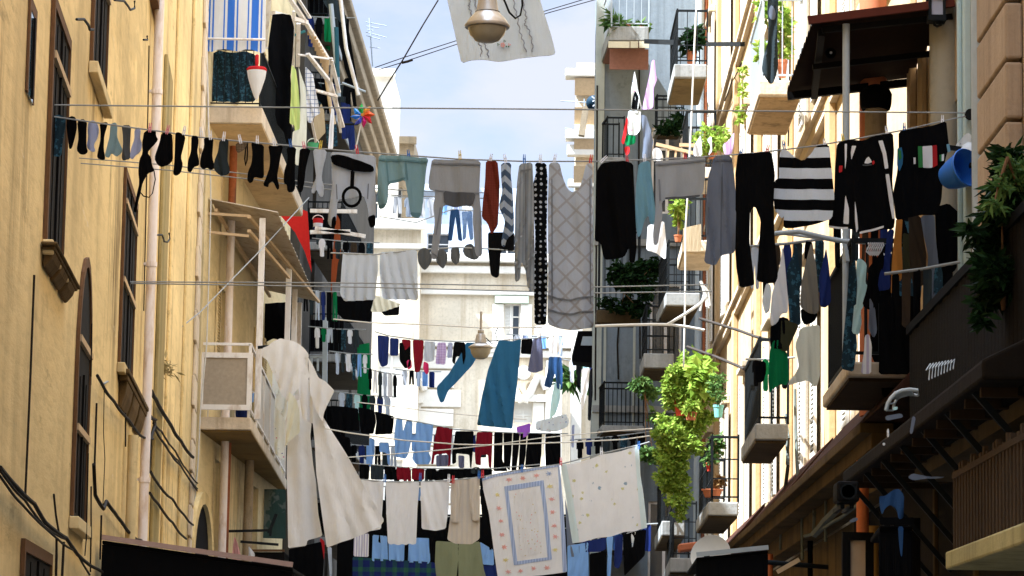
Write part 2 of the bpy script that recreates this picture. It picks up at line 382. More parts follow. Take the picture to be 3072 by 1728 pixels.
# ------------------------------------------------------------------ wall helper
class Wall:
    def __init__(s, o, t, n): s.o = Vector((*o, 0)); s.t = Vector((*t, 0)).normalized(); s.n = Vector((*n, 0)).normalized()
    def P(s, u, z, off=0): return s.o+s.t*u+s.n*off+Vector((0, 0, z))
    def hit(s, p, off=0):
        q = onplane(p, s.o, s.n, off); v = q-s.o; return v.dot(s.t), q.z
    def pt(s, p, off=0): return onplane(p, s.o, s.n, off)
    def box(s, mb, u0, u1, z0, z1, a, b):
        return mb.hexa([s.P(u0, z0, a), s.P(u1, z0, a), s.P(u1, z0, b), s.P(u0, z0, b), s.P(u0, z1, a), s.P(u1, z1, a), s.P(u1, z1, b), s.P(u0, z1, b)])
    def mesh(s, mb, u0, u1, z0, z1, holes, rev=.25, depth=9.0):
        us = sorted({u0, u1, *[h[0] for h in holes], *[h[1] for h in holes]}); zs = sorted({z0, z1, *[h[2] for h in holes], *[h[3] for h in holes]})
        for i in range(len(us)-1):
            for j in range(len(zs)-1):
                uc, zc = (us[i]+us[i+1])/2, (zs[j]+zs[j+1])/2
                if any(h[0] < uc < h[1] and h[2] < zc < h[3] for h in holes): continue
                mb.quad(s.P(us[i], zs[j]), s.P(us[i+1], zs[j]), s.P(us[i+1], zs[j+1]), s.P(us[i], zs[j+1]))
        for h in holes:
            a, b, e, f = h[:4]
            mb.quad(s.P(a, e), s.P(a, f), s.P(a, f, -rev), s.P(a, e, -rev)); mb.quad(s.P(b, e), s.P(b, f), s.P(b, f, -rev), s.P(b, e, -rev))
            mb.quad(s.P(a, f), s.P(b, f), s.P(b, f, -rev), s.P(a, f, -rev)); mb.quad(s.P(a, e), s.P(b, e), s.P(b, e, -rev), s.P(a, e, -rev))
        for ends in ((u0, u0), (u1, u1)):
            u = ends[0]; mb.quad(s.P(u, z0), s.P(u, z1), s.P(u, z1, -depth), s.P(u, z0, -depth))
        mb.quad(s.P(u0, z1), s.P(u1, z1), s.P(u1, z1, -depth), s.P(u0, z1, -depth)); mb.quad(s.P(u0, z0, -depth), s.P(u1, z0, -depth), s.P(u1, z1, -depth), s.P(u0, z1, -depth))
        return mb
def opening(w, par, a, b, z0, z1, kind='window', mframe=None, mpane=None, rev=.22, surround=None, label=None, sw=.14):
    """a window or french door set in a hole: pane, frame, and a stone surround"""
    mframe = mframe or M_white; mpane = mpane or M_glassd
    o = obj(kind, w.box(MB(), a+.002, b-.002, z0+.002, z1-.002, -rev, -rev+.02), mpane, par)
    fr = MB(); fw = .055
    w.box(fr, a, a+fw, z0, z1, -rev+.02, -rev+.07); w.box(fr, b-fw, b, z0, z1, -rev+.02, -rev+.07); w.box(fr, a+fw, b-fw, z1-fw, z1, -rev+.02, -rev+.07)
    w.box(fr, a+fw, b-fw, z0, z0+fw, -rev+.02, -rev+.07); mu = (a+b)/2; w.box(fr, mu-.035, mu+.035, z0+fw, z1-fw, -rev+.02, -rev+.075)
    w.box(fr, a+fw, mu-.035, z1-.55, z1-.5, -rev+.02, -rev+.065); w.box(fr, mu+.035, b-fw, z1-.55, z1-.5, -rev+.02, -rev+.065)
    obj('frame', fr, mframe, o)
    if surround:
        sm = MB(); w.box(sm, a-sw, a, z0, z1+sw, .003, .05); w.box(sm, b, b+sw, z0, z1+sw, .003, .05); w.box(sm, a, b, z1, z1+sw, .003, .05)
        w.box(sm, a-sw-.08, b+sw+.08, z1+sw, z1+sw+.1, .003, .16); w.box(sm, a-sw-.04, b+sw+.04, z1+sw+.1, z1+sw+.16, .003, .1)
        obj('surround', sm, surround, o, bevel=.008)
    return o
def louver(w, par, u0, u1, z0, z1, off, m, name='shutter'):
    mb = MB(); t = .04; fr = .06
    w.box(mb, u0, u0+fr, z0, z1, off, off+t); w.box(mb, u1-fr, u1, z0, z1, off, off+t); w.box(mb, u0+fr, u1-fr, z0, z0+fr, off, off+t); w.box(mb, u0+fr, u1-fr, z1-fr, z1, off, off+t)
    zz = z0+fr
    while zz < z1-fr-.03:
        mb.hexa([w.P(u0+fr, zz, off+.002), w.P(u1-fr, zz, off+.002), w.P(u1-fr, zz-.012, off+t-.004), w.P(u0+fr, zz-.012, off+t-.004),
                 w.P(u0+fr, zz+.05, off+.002), w.P(u1-fr, zz+.05, off+.002), w.P(u1-fr, zz+.006, off+t-.004), w.P(u0+fr, zz+.006, off+t-.004)]); zz += .06
    return obj(name, mb, m, par)
# ================================================================== LEFT NEAR BUILDING
L1 = Wall((-2, 0), (-.0883, 1), (1, .0883))
LH = 16.7
b1 = thing('apartment_building', 'long ochre plastered building along the left of the alley with tall dark shuttered windows', 'building', L1.P(20, 0))
obj('wall', L1.mesh(MB(), -6, 56.7, 0, LH, [], depth=11), M_och, b1)
def l1win(pl, pr, ptop, pbot, arched=False, trans=(.2,), name='window', pane=None, frame=True, sill=True, fr=.035):
    u0, _ = L1.hit(pl); u1, _ = L1.hit(pr); zt = L1.hit(ptop)[1]; zb = L1.hit(pbot)[1]
    pane = pane or M_shut; H = zt-zb
    mb = MB()
    def outline(a, b, top, bot):
        if not arched: return [(a, bot), (b, bot), (b, top), (a, top)]
        m_ = (a+b)/2; r = (b-a)/2; hh = 1.0; n = 12
        return [(a, bot), (b, bot)]+[(m_+r*math.cos(math.pi*i/n), top-hh+hh*math.sin(math.pi*i/n)) for i in range(n+1)]
    mb.prism([L1.P(u, z, .004) for u, z in outline(u0, u1, zt, zb)], L1.n*.012)
    # vertical board grooves as thin battens
    o = obj(name, mb, pane, b1)
    if frame:
        f = MB(); L1.box(f, u0-.09, u0, zb, zt-(.98 if arched else -.09), .004, fr); L1.box(f, u1, u1+.05, zb, zt-(.98 if arched else -.09), .004, fr)
        if not arched: L1.box(f, u0, u1, zt, zt+.09, .004, fr)
        else:
            m_ = (u0+u1)/2; r_ = (u1-u0)/2
            for i_ in range(10):
                a0, a1 = math.pi*i_/10, math.pi*(i_+1)/10; q4 = [(m_+(r_+e_)*math.cos(a_), zt-1.0+(1.0+e_)*math.sin(a_)) for a_, e_ in ((a0, 0), (a0, .09), (a1, .09), (a1, 0))]
                f.hexa([L1.P(u_, z_, .004) for u_, z_ in q4]+[L1.P(u_, z_, fr) for u_, z_ in q4])
        obj('frame', f, M_wood, o)
    for t in trans:
        zz = zt-H*t; f = MB(); L1.box(f, u0, u1, zz-.03, zz+.03, .017, .05); obj('transom', f, M_lwood, o)
    f = MB(); um = (u0+u1)/2; L1.box(f, um-.025, um+.025, zb, zt-(1.0 if arched else .02), .017, .035)
    for k in (1, 3): L1.box(f, u0+(u1-u0)*k/4-.008, u0+(u1-u0)*k/4+.008, zb+.05, zt-(1.05 if arched else .05), .017, .024)
    obj('shutter_batten', f, M_shut, o)
    if sill:
        f = MB(); L1.box(f, u0-.15, u1+.15, zb-.12, zb-.01, .004, .09); obj('sill', f, M_och2, o, bevel=.01)
    return o, u0, u1, zt, zb
l1win(c(0,0,197,400), c(0,0,236,420), c(0,0,222,100), c(0,0,195,690), pane=M_glassb, trans=(), fr=.02, sill=False)
o, ua, ub, zt, zb = l1win(c(0,0,352,700), c(0,0,472,720), c(0,0,372,40), c(0,1,310,385), trans=(.2,))
o2 = l1win(c(0,0,655,300), c(0,0,760,300), c(0,0,680,-700), c(0,0,640,425), trans=(.3,))
l1win(c(0,1,875,600), c(0,1,965,620), c(0,0,905,1300), c(0,1,858,1285), trans=(.13, .55))
l1win(c(0,1,560,900), c(0,1,648,950), c(0,1,612,570), c(0,2,492,1000), arched=True, trans=(.32, .66))
l1win(c(0,2,150,1400), c(0,2,345,1440), c(0,2,165,1275), c(0,2,150,2200), trans=(), name='shop_door', sill=False)
def corbel(pl, pr, ptop, pbot, nm='corbel'):
    u0, zt = L1.hit(pl)[0], L1.hit(ptop)[1]; u1 = L1.hit(pr)[0]; zb = L1.hit(pbot)[1]; H = zt-zb
    mb = MB(); uu = [u0, u0+(u1-u0)*.3, u0+(u1-u0)*.62, u1]
    L1.box(mb, u0, u1, zt-H*.14, zt, .004, .13); L1.box(mb, u0+.08, u1-.08, zt-H*.3, zt-H*.14, .004, .11)
    for k in range(3):
        a, b = u0+.12+(u1-u0-.24)*(k/3+.03), u0+.12+(u1-u0-.24)*((k+1)/3-.03)
        mb.prism([L1.P(a, zt-H*.3, .004), L1.P(a, zt-H*.3, .1), L1.P(a, zt-H*.62, .08), L1.P(a, zt-H, .03), L1.P(a, zt-H, .004)], L1.t*(b-a))
    obj(nm, mb, plaster('worn_corbel', (.12, .08, .035), (.02, .016, .01), .8, .8, sc=3), b1, bevel=.012)
corbel(c(0,1,290,420), c(0,1,480,560), c(0,1,290,392), c(0,1,330,625))
corbel(c(0,1,850,1400), c(0,1,1010,1449), c(0,1,850,1310), c(0,2,850,215))
f = MB(); L1.mesh(f, 17.3, 23.5, LH+.15, 21.5, [], depth=11); L1.mesh(f, 45, 56.6, LH+.15, LH+1.9, [], depth=11); obj('sun_block', f, M_och, b1)  # unseen blocks added on the roof to shade the right wall and linen
# pilaster strips and quoins at the far end of the wall
ps = MB()
for a, b, off in ((44.3, 44.5, .04), (50.2, 50.5, .05)): L1.box(ps, a, b, 0, LH-.2, .004, off)
obj('pilaster', ps, M_och, b1, bevel=.01)
q = MB(); zz = .3; k = 0
while zz < LH-1:
    L1.box(q, 56.7-(1.5 if k % 2 else 1.2), 56.72, zz, zz+.56, .004, .06); zz += .6; k += 1
obj('quoin', q, plaster('quoin_plaster', (.66, .56, .42), (.25, .16, .1), .4, .4), b1, bevel=.015)
f = MB(); L1.box(f, -6, 57, LH-.2, LH+.15, .004, .45); L1.box(f, -6, 57, LH-.5, LH-.2, .004, .2); obj('cornice', f, M_och2, b1)
u0, z0 = L1.hit(c(0,0,1040,60)); u1 = L1.hit(c(0,0,1135,20))[0]; f = MB(); z0 += .4; L1.box(f, u0+1, u1, z0, z0+.5, .004, .1); L1.box(f, u0+.8, u1+.2, z0+.5, z0+.7, .004, .14); obj('cornice', f, M_wood, b1)
# greenish weathered block behind the pipe
f = MB(); u0, z1 = L1.hit(c(0,0,1190,390)); u1 = L1.hit(c(0,0,1232,500))[0]; L1.box(f, u0, u1, 0, z1, .006, .05); obj('wall_shaft', f, plaster('mossy_plaster', (.34, .27, .12), (.07, .075, .025), .9, .7), b1, bevel=.01)
# crack lines
f = MB()
for p, qq in ((c(0,1,245,640), c(0,2,180,860)), (c(0,0,1078,330), c(0,1,1040,900)), (c(0,2,410,1190), c(0,2,405,1449))):
    f.tube([L1.pt(p, .004), L1.pt(((p[0]+qq[0])/2+.3, (p[1]+qq[1])/2), .004), L1.pt(qq, .004)], .012, 5)
obj('wall_crack', f, M_cable, b1)
# drain pipe
pp = [L1.pt(c(0,0,1166,-300), .2), L1.pt(c(0,0,1166,10), .2), L1.pt(c(0,0,1125,1200), .2), L1.pt(c(0,1,1075,1000), .2), L1.pt(c(0,2,1050,1449), .2), L1.pt(c(0,2,1030,2300), .2)]
u, _ = L1.hit(c(0,1,1095,600), .1)
dpipe = obj('drainpipe', MB().tube([L1.P(u, 0.1, .1), L1.P(u, LH-.6, .1)], .06, 12), M_pipe, b1, smooth=True)
for zz in (4.2, 6.9, 9.1, 11.4, 11.75, 14.2):
    f = MB(); f.tube([L1.P(u, zz, .1), L1.P(u, zz+.06, .1)], .072, 12); L1.box(f, u-.02, u+.02, zz+.02, zz+.05, .004, .08); obj('pipe_bracket', f, M_pipe, dpipe)
u2, zt2 = L1.hit(c(0,2,998,430), .15)
p2 = obj('drainpipe', MB().tube([L1.P(u2, 0.1, .1), L1.P(u2, zt2, .1)], .06, 10), M_och2, b1, smooth=True)
# cables fixed on the wall
def wallcable(w, par, pl, r, off=.09, m=None, name='cable'):
    raw = [w.pt(p, off) for p in pl]; out = []
    for i in range(len(raw)-1):
        n = 6
        for k in range(n):
            q_ = raw[i].lerp(raw[i+1], k/n); out.append(q_+Vector((0, 0, .012*noise.noise(q_*.9)))-Vector((0, 0, .03*math.sin(math.pi*k/n)*min(1, (raw[i+1]-raw[i]).length/6))))
    out.append(raw[-1]); return obj(name, MB().tube(out, r, 6), m or M_cable, par, smooth=True)
for k, (s, r) in enumerate((("0,668 120,800 250,930 330,1060 480,1170 560,1290 740,1420", .05), ("0,690 180,900 320,1085 470,1180", .03), ("0,730 160,930 330,1100 560,1280 650,1440", .03),
        ("705,0 745,70 830,190 930,310 1030,440 1110,455", .05), ("680,640 690,860 750,965 770,910 830,990 900,1080 960,1160 1030,1195", .06),
        ("1095,110 1130,170 1230,340 1310,470 1400,590", .085), ("1110,340 1170,400 1270,540 1360,690 1449,790", .045), ("1120,380 1200,500 1310,650 1449,840", .05), ("1105,300 1140,420 1290,610 1449,860", .04),
        ("1090,690 1150,790 1250,890 1330,1000 1400,1080", .06), ("1085,845 1150,930 1250,1060 1350,1180", .06), ("1085,290 1130,320 1090,460 1080,690", .07), ("410,1180 405,1449", .03), ("462,1200 450,1449", .04), ("390,860 405,1010 430,1150", .03),
        ("755,100 750,400 760,600 745,950", .015), ("735,1010 730,1180 725,1330", .03), ("700,200 685,660", .03), ("660,0 665,-380", .02), ("910,265 910,510", .03), ("640,560 625,1180 615,1300", .02), ("660,800 660,1100 655,1420", .025))):
    wallcable(L1, b1, G(0, 2, s), r*.32)
def hook(a, b, e):   # curled iron line holder on the wall
    p0, p1, p2_ = L1.pt(a, .01), L1.pt(b, .35), L1.pt(e, .35)
    return [p0, p0.lerp(p1, .9), p1, p1.lerp(p2_, .5)+Vector((0, 0, -.05)), p2_]
hk = MB()
for s in ("555,140 610,140 640,180 650,215 675,215", "830,0 900,8 925,40 945,72 975,60 975,5", "1040,288 1068,288 1066,262", "1130,1702 1175,1702 1190,1750 1215,1755 1230,1730 1225,1690"):
    hk.tube([L1.pt(p, .12) for p in G(0, 0, s)], .012, 6)
obj('iron_hook', hk, M_iron, b1)
# ------------------------------------------------------------------ balcony builder
def slabpts(ns, nw, fs, Yn, dirn=None):
    a = W(ns, Yn); z = a.z; b = W(nw, Yn); b = Vector((b.x, b.y, z)); e = atz(fs, z); g = b+(e-a); return a, b, e, g, z
def balcony(par, ns, nw, fs, Yn, th=.18, rail=1.0, mslab=None, msoff=None, mrail=None, gap=.13, rtype='bars', nm='balcony', farwall=None, post=.03, bar=.014):
    """ns / nw / fs: picture points of the slab's lower near street corner, near wall corner, far street corner"""
    a, b, e, g, z = slabpts(ns, nw, fs, Yn); up = Vector((0, 0, 1))
    mslab = mslab or M_slab; mrail = mrail or M_iron
    s = obj(nm, MB().hexa([a, b, g, e, a+up*th, b+up*th, g+up*th, e+up*th]), mslab, par, bevel=.02)
    inn = lambda p, q, k: p+(q-p).normalized()*k
    cen = (a+b+g+e)/4
    ins = [p+(cen-p).normalized()*.12 for p in (a, b, g, e)]
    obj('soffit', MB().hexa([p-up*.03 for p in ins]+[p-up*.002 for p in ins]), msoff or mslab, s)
    t = up*th; rin = .06; v1 = (b-a).normalized(); v2 = (e-a).normalized()
    A, B, E, H_ = a+v1*rin+v2*rin+t, b+v2*rin+t, e+v1*rin-v2*rin+t, g-v2*rin+t
    if rail:
        mb = MB()
        for p, q in ((A, B), (A, E), (E, H_)):
            mb.bar(p+up*rail, q+up*rail, .05, .035); mb.bar(p+up*.08, q+up*.08, .03, .025)
            L = (q-p).length; n = max(2, int(L/gap))
            if rtype in ('bars', 'grid'):
                for k in range(1, n):
                    r_ = p.lerp(q, k/n); mb.bar(r_+up*.08, r_+up*rail, bar)
            if rtype == 'grid':
                for h in (.36, .66): mb.bar(p+up*rail*h, q+up*rail*h, .02)
        for p in (A, E, B, H_): mb.bar(p, p+up*(rail+.04), post)
        obj('railing', mb, mrail, s)
    return s, dict(a=a, b=b, e=e, g=g, z=z, A=A, B=B, E=E, H=H_, th=th, top=z+th)
# ================================================================== LEFT SECOND BUILDING
b2 = thing('apartment_building', 'cream building on the left beyond the drainpipe, with long balconies under a corrugated canopy', 'building', (-8, 75, 0))
L2X = -6.95
L2 = Wall((L2X, 0), (0, 1), (1, 0))
holes = []
for Y in (60.5, 68):
    for z in (4.0, 7.5, 10.9, 13.9, 17.2): holes.append((Y-.65, Y+.65, z, z+2.3))
LH2 = 30.0  # raised out of view to shade the walls across the alley
obj('wall', L2.mesh(MB(), 57.0, 74.9, 0, LH2, holes, depth=9), M_och2, b2)
for k, h in enumerate(holes):
    o = opening(L2, b2, *h, mframe=M_lwood if k % 3 else M_white)
    if h[2] in (7.5, 13.9) and h[0] < 70:
        louver(L2, o, h[0]-.68, h[0]-.02, h[2], h[3], .01, M_och2); louver(L2, o, h[1]+.02, h[1]+.68, h[2], h[3], .01, M_och2)
ez = W(d(908, 0), 80).z; exs = W(d(908, 0), 80).x-.3
b2c = thing('apartment_building', 'dark house with painted-in shade on the left beyond the corrugated canopy, under a worn stone eave', 'building', (-9, 88, 0))
LDX = exs-.75
LD = Wall((LDX, 0), (0, 1), (1, 0))
M_dark = plaster('shade_dark_plaster', (.07, .062, .05), (.015, .013, .012), .7, .6)  # shadow of the crowded balconies put into the wall colour
holes = [(Y-.6, Y+.6, z, z+2.2) for Y in (79, 86, 94) for z in (4.2, 7.6, 11, 14.3)]
obj('wall', LD.mesh(MB(), 75, 104, 0, ez-.5, holes, depth=8), M_dark, b2c)
for h in holes: opening(LD, b2c, *h, mframe=M_wood, mpane=M_shut)
f = MB().box(exs, 75, ez-.05, LDX-1, 104, ez+.2); f.box(exs-.16, 75, ez-.4, LDX-1, 104, ez-.05); f.box(exs-.35, 75, ez-.7, LDX-1, 104, ez-.4); f.box(exs-.55, 75, ez-1.0, LDX-1, 104, ez-.7)
obj('eave', f, M_tuff, b2c, bevel=.05)
f = MB().box(LDX+.01, 57, LH2, L2X-8, 74.9, LH2+.2); obj('eave', f, M_tuff, b2)
# balconies
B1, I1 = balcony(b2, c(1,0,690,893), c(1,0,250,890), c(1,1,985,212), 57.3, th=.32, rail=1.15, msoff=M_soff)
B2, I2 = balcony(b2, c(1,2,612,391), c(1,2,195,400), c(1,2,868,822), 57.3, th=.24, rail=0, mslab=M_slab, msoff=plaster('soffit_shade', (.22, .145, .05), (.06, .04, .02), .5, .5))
up = Vector((0, 0, 1))
# white tube railing with frosted panel on the lower balcony
mb = MB(); A, B, E = I2['A'], I2['B'], I2['E']; rh = 1.42
mb.bar(A+up*rh, B+up*rh, .05); mb.bar(A+up*rh, E+up*rh, .05); mb.bar(A+up*.2, B+up*.2, .03); mb.bar(A+up*.95, B+up*.95, .03); mb.bar(A+up*.2, E+up*.2, .04)
for k in range(7): p = A.lerp(E, k/6); mb.bar(p, p+up*rh, .05)
for k in (1, 2, 3): p = A.lerp(B, k/4); mb.bar(p, p+up*.2, .02)
obj('railing', mb, M_white, B2)
pa, pb = W(c(1,1,275,1240), 57.25), W(c(1,2,580,212), 57.25)
pn = obj('frosted_panel', MB().box(pa.x, 57.2, pb.z, pb.x, 57.23, pa.z), M_frost, B2)
f = MB(); t = .1
for bx in ((pa.x-t, pb.z-t, pa.x, pa.z+t), (pb.x, pb.z-t, pb.x+t, pa.z+t), (pa.x, pa.z, pb.x, pa.z+t), (pa.x, pb.z-t, pb.x, pb.z)): f.box(bx[0], 57.17, bx[1], bx[2], 57.235, bx[3])
obj('panel_frame', f, M_white, pn)
for k in range(1, 6):
    p, q = A.lerp(E, (k+.06)/6), A.lerp(E, (k+.94)/6); o_ = MB().quad(p+up*.25, q+up*.25, q+up*1.36, p+up*1.36); o_.quad(p+up*.25+Vector((-.02, 0, 0)), q+up*.25+Vector((-.02, 0, 0)), q+up*1.36+Vector((-.02, 0, 0)), p+up*1.36+Vector((-.02, 0, 0))); obj('side_panel', o_, M_frost, B2)
# canopy over it
nr, nl = W(c(1,1,800,188), 57.4), W(c(1,1,230,135), 57.4); fr_ = atz(c(1,1,1085,830), nr.z-.25)
cz = nr.z; cn = MB(); n = 44; Lx = fr_-nr
for i in range(n):
    t0, t1 = i/n, (i+1)/n; za, zb_ = .045*math.sin(i*math.pi), 0
    P0, P1 = nr.lerp(fr_, t0), nr.lerp(fr_, t1); Q0 = Vector((L2X+.02, P0.y, P0.z+.25)); Q1 = Vector((L2X+.02, P1.y, P1.z+.25)); w1 = up*(.05 if i % 2 else 0); w2 = up*(0 if i % 2 else .05)
    cn.hexa([P0+w1, P1+w2, Q1+w2, Q0+w1, P0+w1+up*.012, P1+w2+up*.012, Q1+w2+up*.012, Q0+w1+up*.012])
cano = obj('canopy', cn, M_corr, b2)
f = MB(); bx = nr.x-.55
pts_ = []
f.bar((bx, nr.y+.05, cz-.08), (bx+.5, fr_.y-.3, fr_.z-.05), .06); f.bar((L2X, nr.y+.1, cz-.02), (bx, nr.y+.1, cz-.06), .05); f.bar((L2X+.15, nr.y+.1, cz+.05), (L2X+.15, fr_.y, fr_.z+.1), .06)
f.bar((bx, nr.y+.1, cz-.35), (bx+.3, nr.y+5.5, cz-.5), .06); f.bar((L2X, nr.y+.12, cz-.38), (bx, nr.y+.12, cz-.45), .05)
obj('canopy_beam', f, M_lwood, cano)
for s, Yp in ((c(1,1,672,1100), 57.6), (c(1,1,875,1050), 63.5), (c(1,1,922,1050), 66.5), (c(1,1,957,1100), 68.5)):
    p = W(s, Yp); obj('post', MB().box(p.x-.055, Yp-.055, I2['top'], p.x+.055, Yp+.055, nr.z-.08-(Yp-57.4)*.02), M_white, cano)
# red side blind
f = MB(); r0 = G(1, 1, "830,215 985,165 1020,180 1050,620 1000,470 930,330")
f.prism([W(p, 71.5) for p in r0], Vector((0, .03, 0))); obj('side_blind', f, M_redawn, cano)
# pipes on this front
for s, r_, m_, zlo, zhi in ((c(1,1,450,900), .08, M_pipe, 0, 11.2), (c(1,2,425,900), .09, M_rust, 0, 7.1), (c(1,0,480,1250), .08, M_rust, 10.9, 13.4), (c(1,2,590,1000), .1, M_tuff, 0, 7.1)):
    Yp = 59.5 if m_ is not M_tuff else 66
    p = L2.pt(s, .22); obj('downpipe', MB().tube([(p.x, p.y, zlo), (p.x, p.y, zhi)], r_, 10), m_, b2, smooth=True)
# end wall of building behind the corner
# arched doorways low on the wall
for s, wd_ in ((c(1,2,235,1200), 1.4),):
    u, z = L2.hit(s)
    f = MB(); f.prism([L2.P(u-wd_, 0, .004), L2.P(u+wd_, 0, .004)]+[L2.P(u+wd_*math.cos(math.pi*i/12), z-.4+wd_*.8*math.sin(math.pi*i/12), .004) for i in range(13)], L2.n*.02); obj('arched_door', f, M_shut, b2)
    f = MB()
    for i in range(12):
        a0, a1 = math.pi*i/12, math.pi*(i+1)/12; r0_, r1_ = wd_, wd_+.3
        pt = lambda r_, a_, of: L2.P(u+r_*math.cos(a_), z-.4+r_*.8*math.sin(a_), of)
        f.hexa([pt(r0_, a0, .004), pt(r1_, a0, .004), pt(r1_, a1, .004), pt(r0_, a1, .004), pt(r0_, a0, .1), pt(r1_, a0, .1), pt(r1_, a1, .1), pt(r0_, a1, .1)])
    obj('door_arch', f, M_och, b2)
# blue striped blind, its rod, and iron railing of upper balcony come with laundry file
# ------- farther balconies on the left, dark, crowded
LB = []
for k, (yd, Yn, xs, xf, td) in enumerate(((250, 76, 343, 362, 1.05), (362, 77, 345, 366, 1.05), (448, 78, 347, 370, 1.05), (120, 75.5, 336, 352, 1.05), (545, 79, 350, 372, 1.0), (24, 75.5, 330, 342, 1.0))):
    s, I = balcony(b2c, (xs, yd), (xs-36, yd), (xf, yd+9+(yd < 200)*-9+(700-yd)*.055), Yn, th=.2, rail=td, mslab=M_slabg, msoff=M_soffd, gap=.12, bar=.02)
    LB.append((s, I))
    f = MB(); A, B, E = I['A'], I['B'], I['E']
    f.hexa([A+up*.1, A+up*.1+Vector((-.03, .02, 0)), E+up*.1+Vector((-.03, 0, 0)), E+up*.1, A+up*.95, A+up*.95+Vector((-.03, .02, 0)), E+up*.95+Vector((-.03, 0, 0)), E+up*.95])
    f.hexa([A+up*.1+Vector((0, .03, 0)), B+up*.1+Vector((0, .03, 0)), B+up*.1+Vector((0, .05, 0)), A+up*.1+Vector((0, .05, 0)), A+up*.9+Vector((0, .03, 0)), B+up*.9+Vector((0, .03, 0)), B+up*.9+Vector((0, .05, 0)), A+up*.9+Vector((0, .05, 0))])
    obj('shade_panel', f, M_black, s)  # black panels stand in for the shadowed balcony interiors
# ================================================================== RIGHT SIDE
RX = 3.3
RW = Wall((RX, 0), (0, 1), (-1, 0))
b3 = thing('apartment_building', 'sunlit cream building along the right of the alley with iron balconies and white shutters', 'building', (RX+3, 50, 0))
RH = 21.0
holes = []
for Y in (33.2, 39.6, 46.8, 53.4, 60, 66.5):
    for z in (4.75, 9.45, 14.2): holes.append((Y-.6, Y+.6, z, z+2.6))
holes += [(Y-.5, Y+.5, .2, 2.7) for Y in (31.5, 37, 43, 49)]
obj('wall', RW.mesh(MB(), 28.6, 76, 0, RH, holes, depth=9), M_cream, b3)
M_sur = plaster('cream_surround', (.58, .47, .32), (.35, .25, .14), .5, .3)
for k, h in enumerate(holes):
    o = opening(RW, b3, *h, kind='french_door' if h[2] > 3 else 'shop_door', surround=M_sur if h[2] > 3 else None, mframe=M_white if h[2] > 3 else M_wood, mpane=M_glassd if h[2] > 3 else M_shut)
    if h[2] > 3:
        louver(RW, o, h[0]-.72, h[0]-.15, h[2], h[3], .055, M_shutl); louver(RW, o, h[1]+.15, h[1]+.72, h[2], h[3], .055, M_shutl)
f = MB()
for Y in (36.4, 43.2, 50.1, 56.7, 63.2): RW.box(f, Y-.28, Y+.28, 4.6, RH-.6, .004, .1)
obj('pilaster', f, plaster('orange_cream', (.54, .37, .18), (.26, .15, .07), .5, .4), b3, bevel=.015)
f = MB(); RW.box(f, 28.6, 76, RH-.3, RH+.1, .004, .6); RW.box(f, 28.6, 76, RH-.7, RH-.3, .004, .3); obj('cornice', f, M_sur, b3)
for zz in (8.9, 13.7):
    f = MB(); RW.box(f, 28.6, 76, zz, zz+.16, .004, .09); RW.box(f, 28.6, 76, zz+.16, zz+.24, .004, .15); obj('string_course', f, M_sur, b3)
# big moulded cornice above the ground floor
f = MB()
RW.box(f, 26.6, 76, 4.0, 4.09, .36, .66)
RW.box(f, 26.6, 76, 3.86, 4.0, .16, .56); RW.box(f, 26.6, 76, 3.62, 3.86, .1, .34)
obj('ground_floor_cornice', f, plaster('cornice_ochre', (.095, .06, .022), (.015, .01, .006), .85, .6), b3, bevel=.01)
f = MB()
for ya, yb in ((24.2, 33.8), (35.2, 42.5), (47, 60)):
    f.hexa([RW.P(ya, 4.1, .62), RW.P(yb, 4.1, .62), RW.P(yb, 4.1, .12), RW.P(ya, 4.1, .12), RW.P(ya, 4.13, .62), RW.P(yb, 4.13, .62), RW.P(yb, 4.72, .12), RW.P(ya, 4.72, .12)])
obj('pent_roof', f, plaster('old_roof_boards', (.05, .022, .014), (.012, .008, .006), .7, .7, sc=3), b3)  # dark boards carried along the wall to darken it
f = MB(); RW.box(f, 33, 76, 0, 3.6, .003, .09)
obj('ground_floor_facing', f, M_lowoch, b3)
M_nblk = plaster('shade_black_facing', (.013, .009, .006), (.004, .004, .003), .8, .6)  # near-black facing, deep shade put into the colour
f = MB(); RW.box(f, 28.7, 33, 0, 3.6, .003, .09); obj('shade_facing', f, M_nblk, b3)
# balconies on it
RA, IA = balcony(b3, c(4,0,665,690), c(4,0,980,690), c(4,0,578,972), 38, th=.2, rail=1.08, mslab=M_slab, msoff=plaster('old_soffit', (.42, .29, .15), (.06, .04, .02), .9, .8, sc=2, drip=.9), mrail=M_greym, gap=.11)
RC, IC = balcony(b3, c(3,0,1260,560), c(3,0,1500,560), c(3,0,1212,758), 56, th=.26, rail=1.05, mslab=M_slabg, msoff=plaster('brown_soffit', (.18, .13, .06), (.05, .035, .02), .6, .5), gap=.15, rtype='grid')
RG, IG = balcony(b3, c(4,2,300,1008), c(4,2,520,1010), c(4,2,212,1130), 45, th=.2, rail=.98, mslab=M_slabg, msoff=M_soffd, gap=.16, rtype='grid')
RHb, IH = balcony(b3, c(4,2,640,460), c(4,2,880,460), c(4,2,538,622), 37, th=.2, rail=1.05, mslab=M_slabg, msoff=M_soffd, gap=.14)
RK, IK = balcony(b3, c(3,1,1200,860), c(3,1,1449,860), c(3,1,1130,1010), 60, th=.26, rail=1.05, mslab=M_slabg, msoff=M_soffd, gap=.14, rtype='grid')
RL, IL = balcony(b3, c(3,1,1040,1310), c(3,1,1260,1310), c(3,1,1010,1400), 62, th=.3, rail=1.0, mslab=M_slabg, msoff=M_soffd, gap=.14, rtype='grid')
RM, IM = balcony(b3, c(3,2,1170,1155), c(3,2,1340,1155), c(3,2,1120,1260), 58, th=.28, rail=1.0, mslab=M_slabg, msoff=M_soffd, gap=.14)
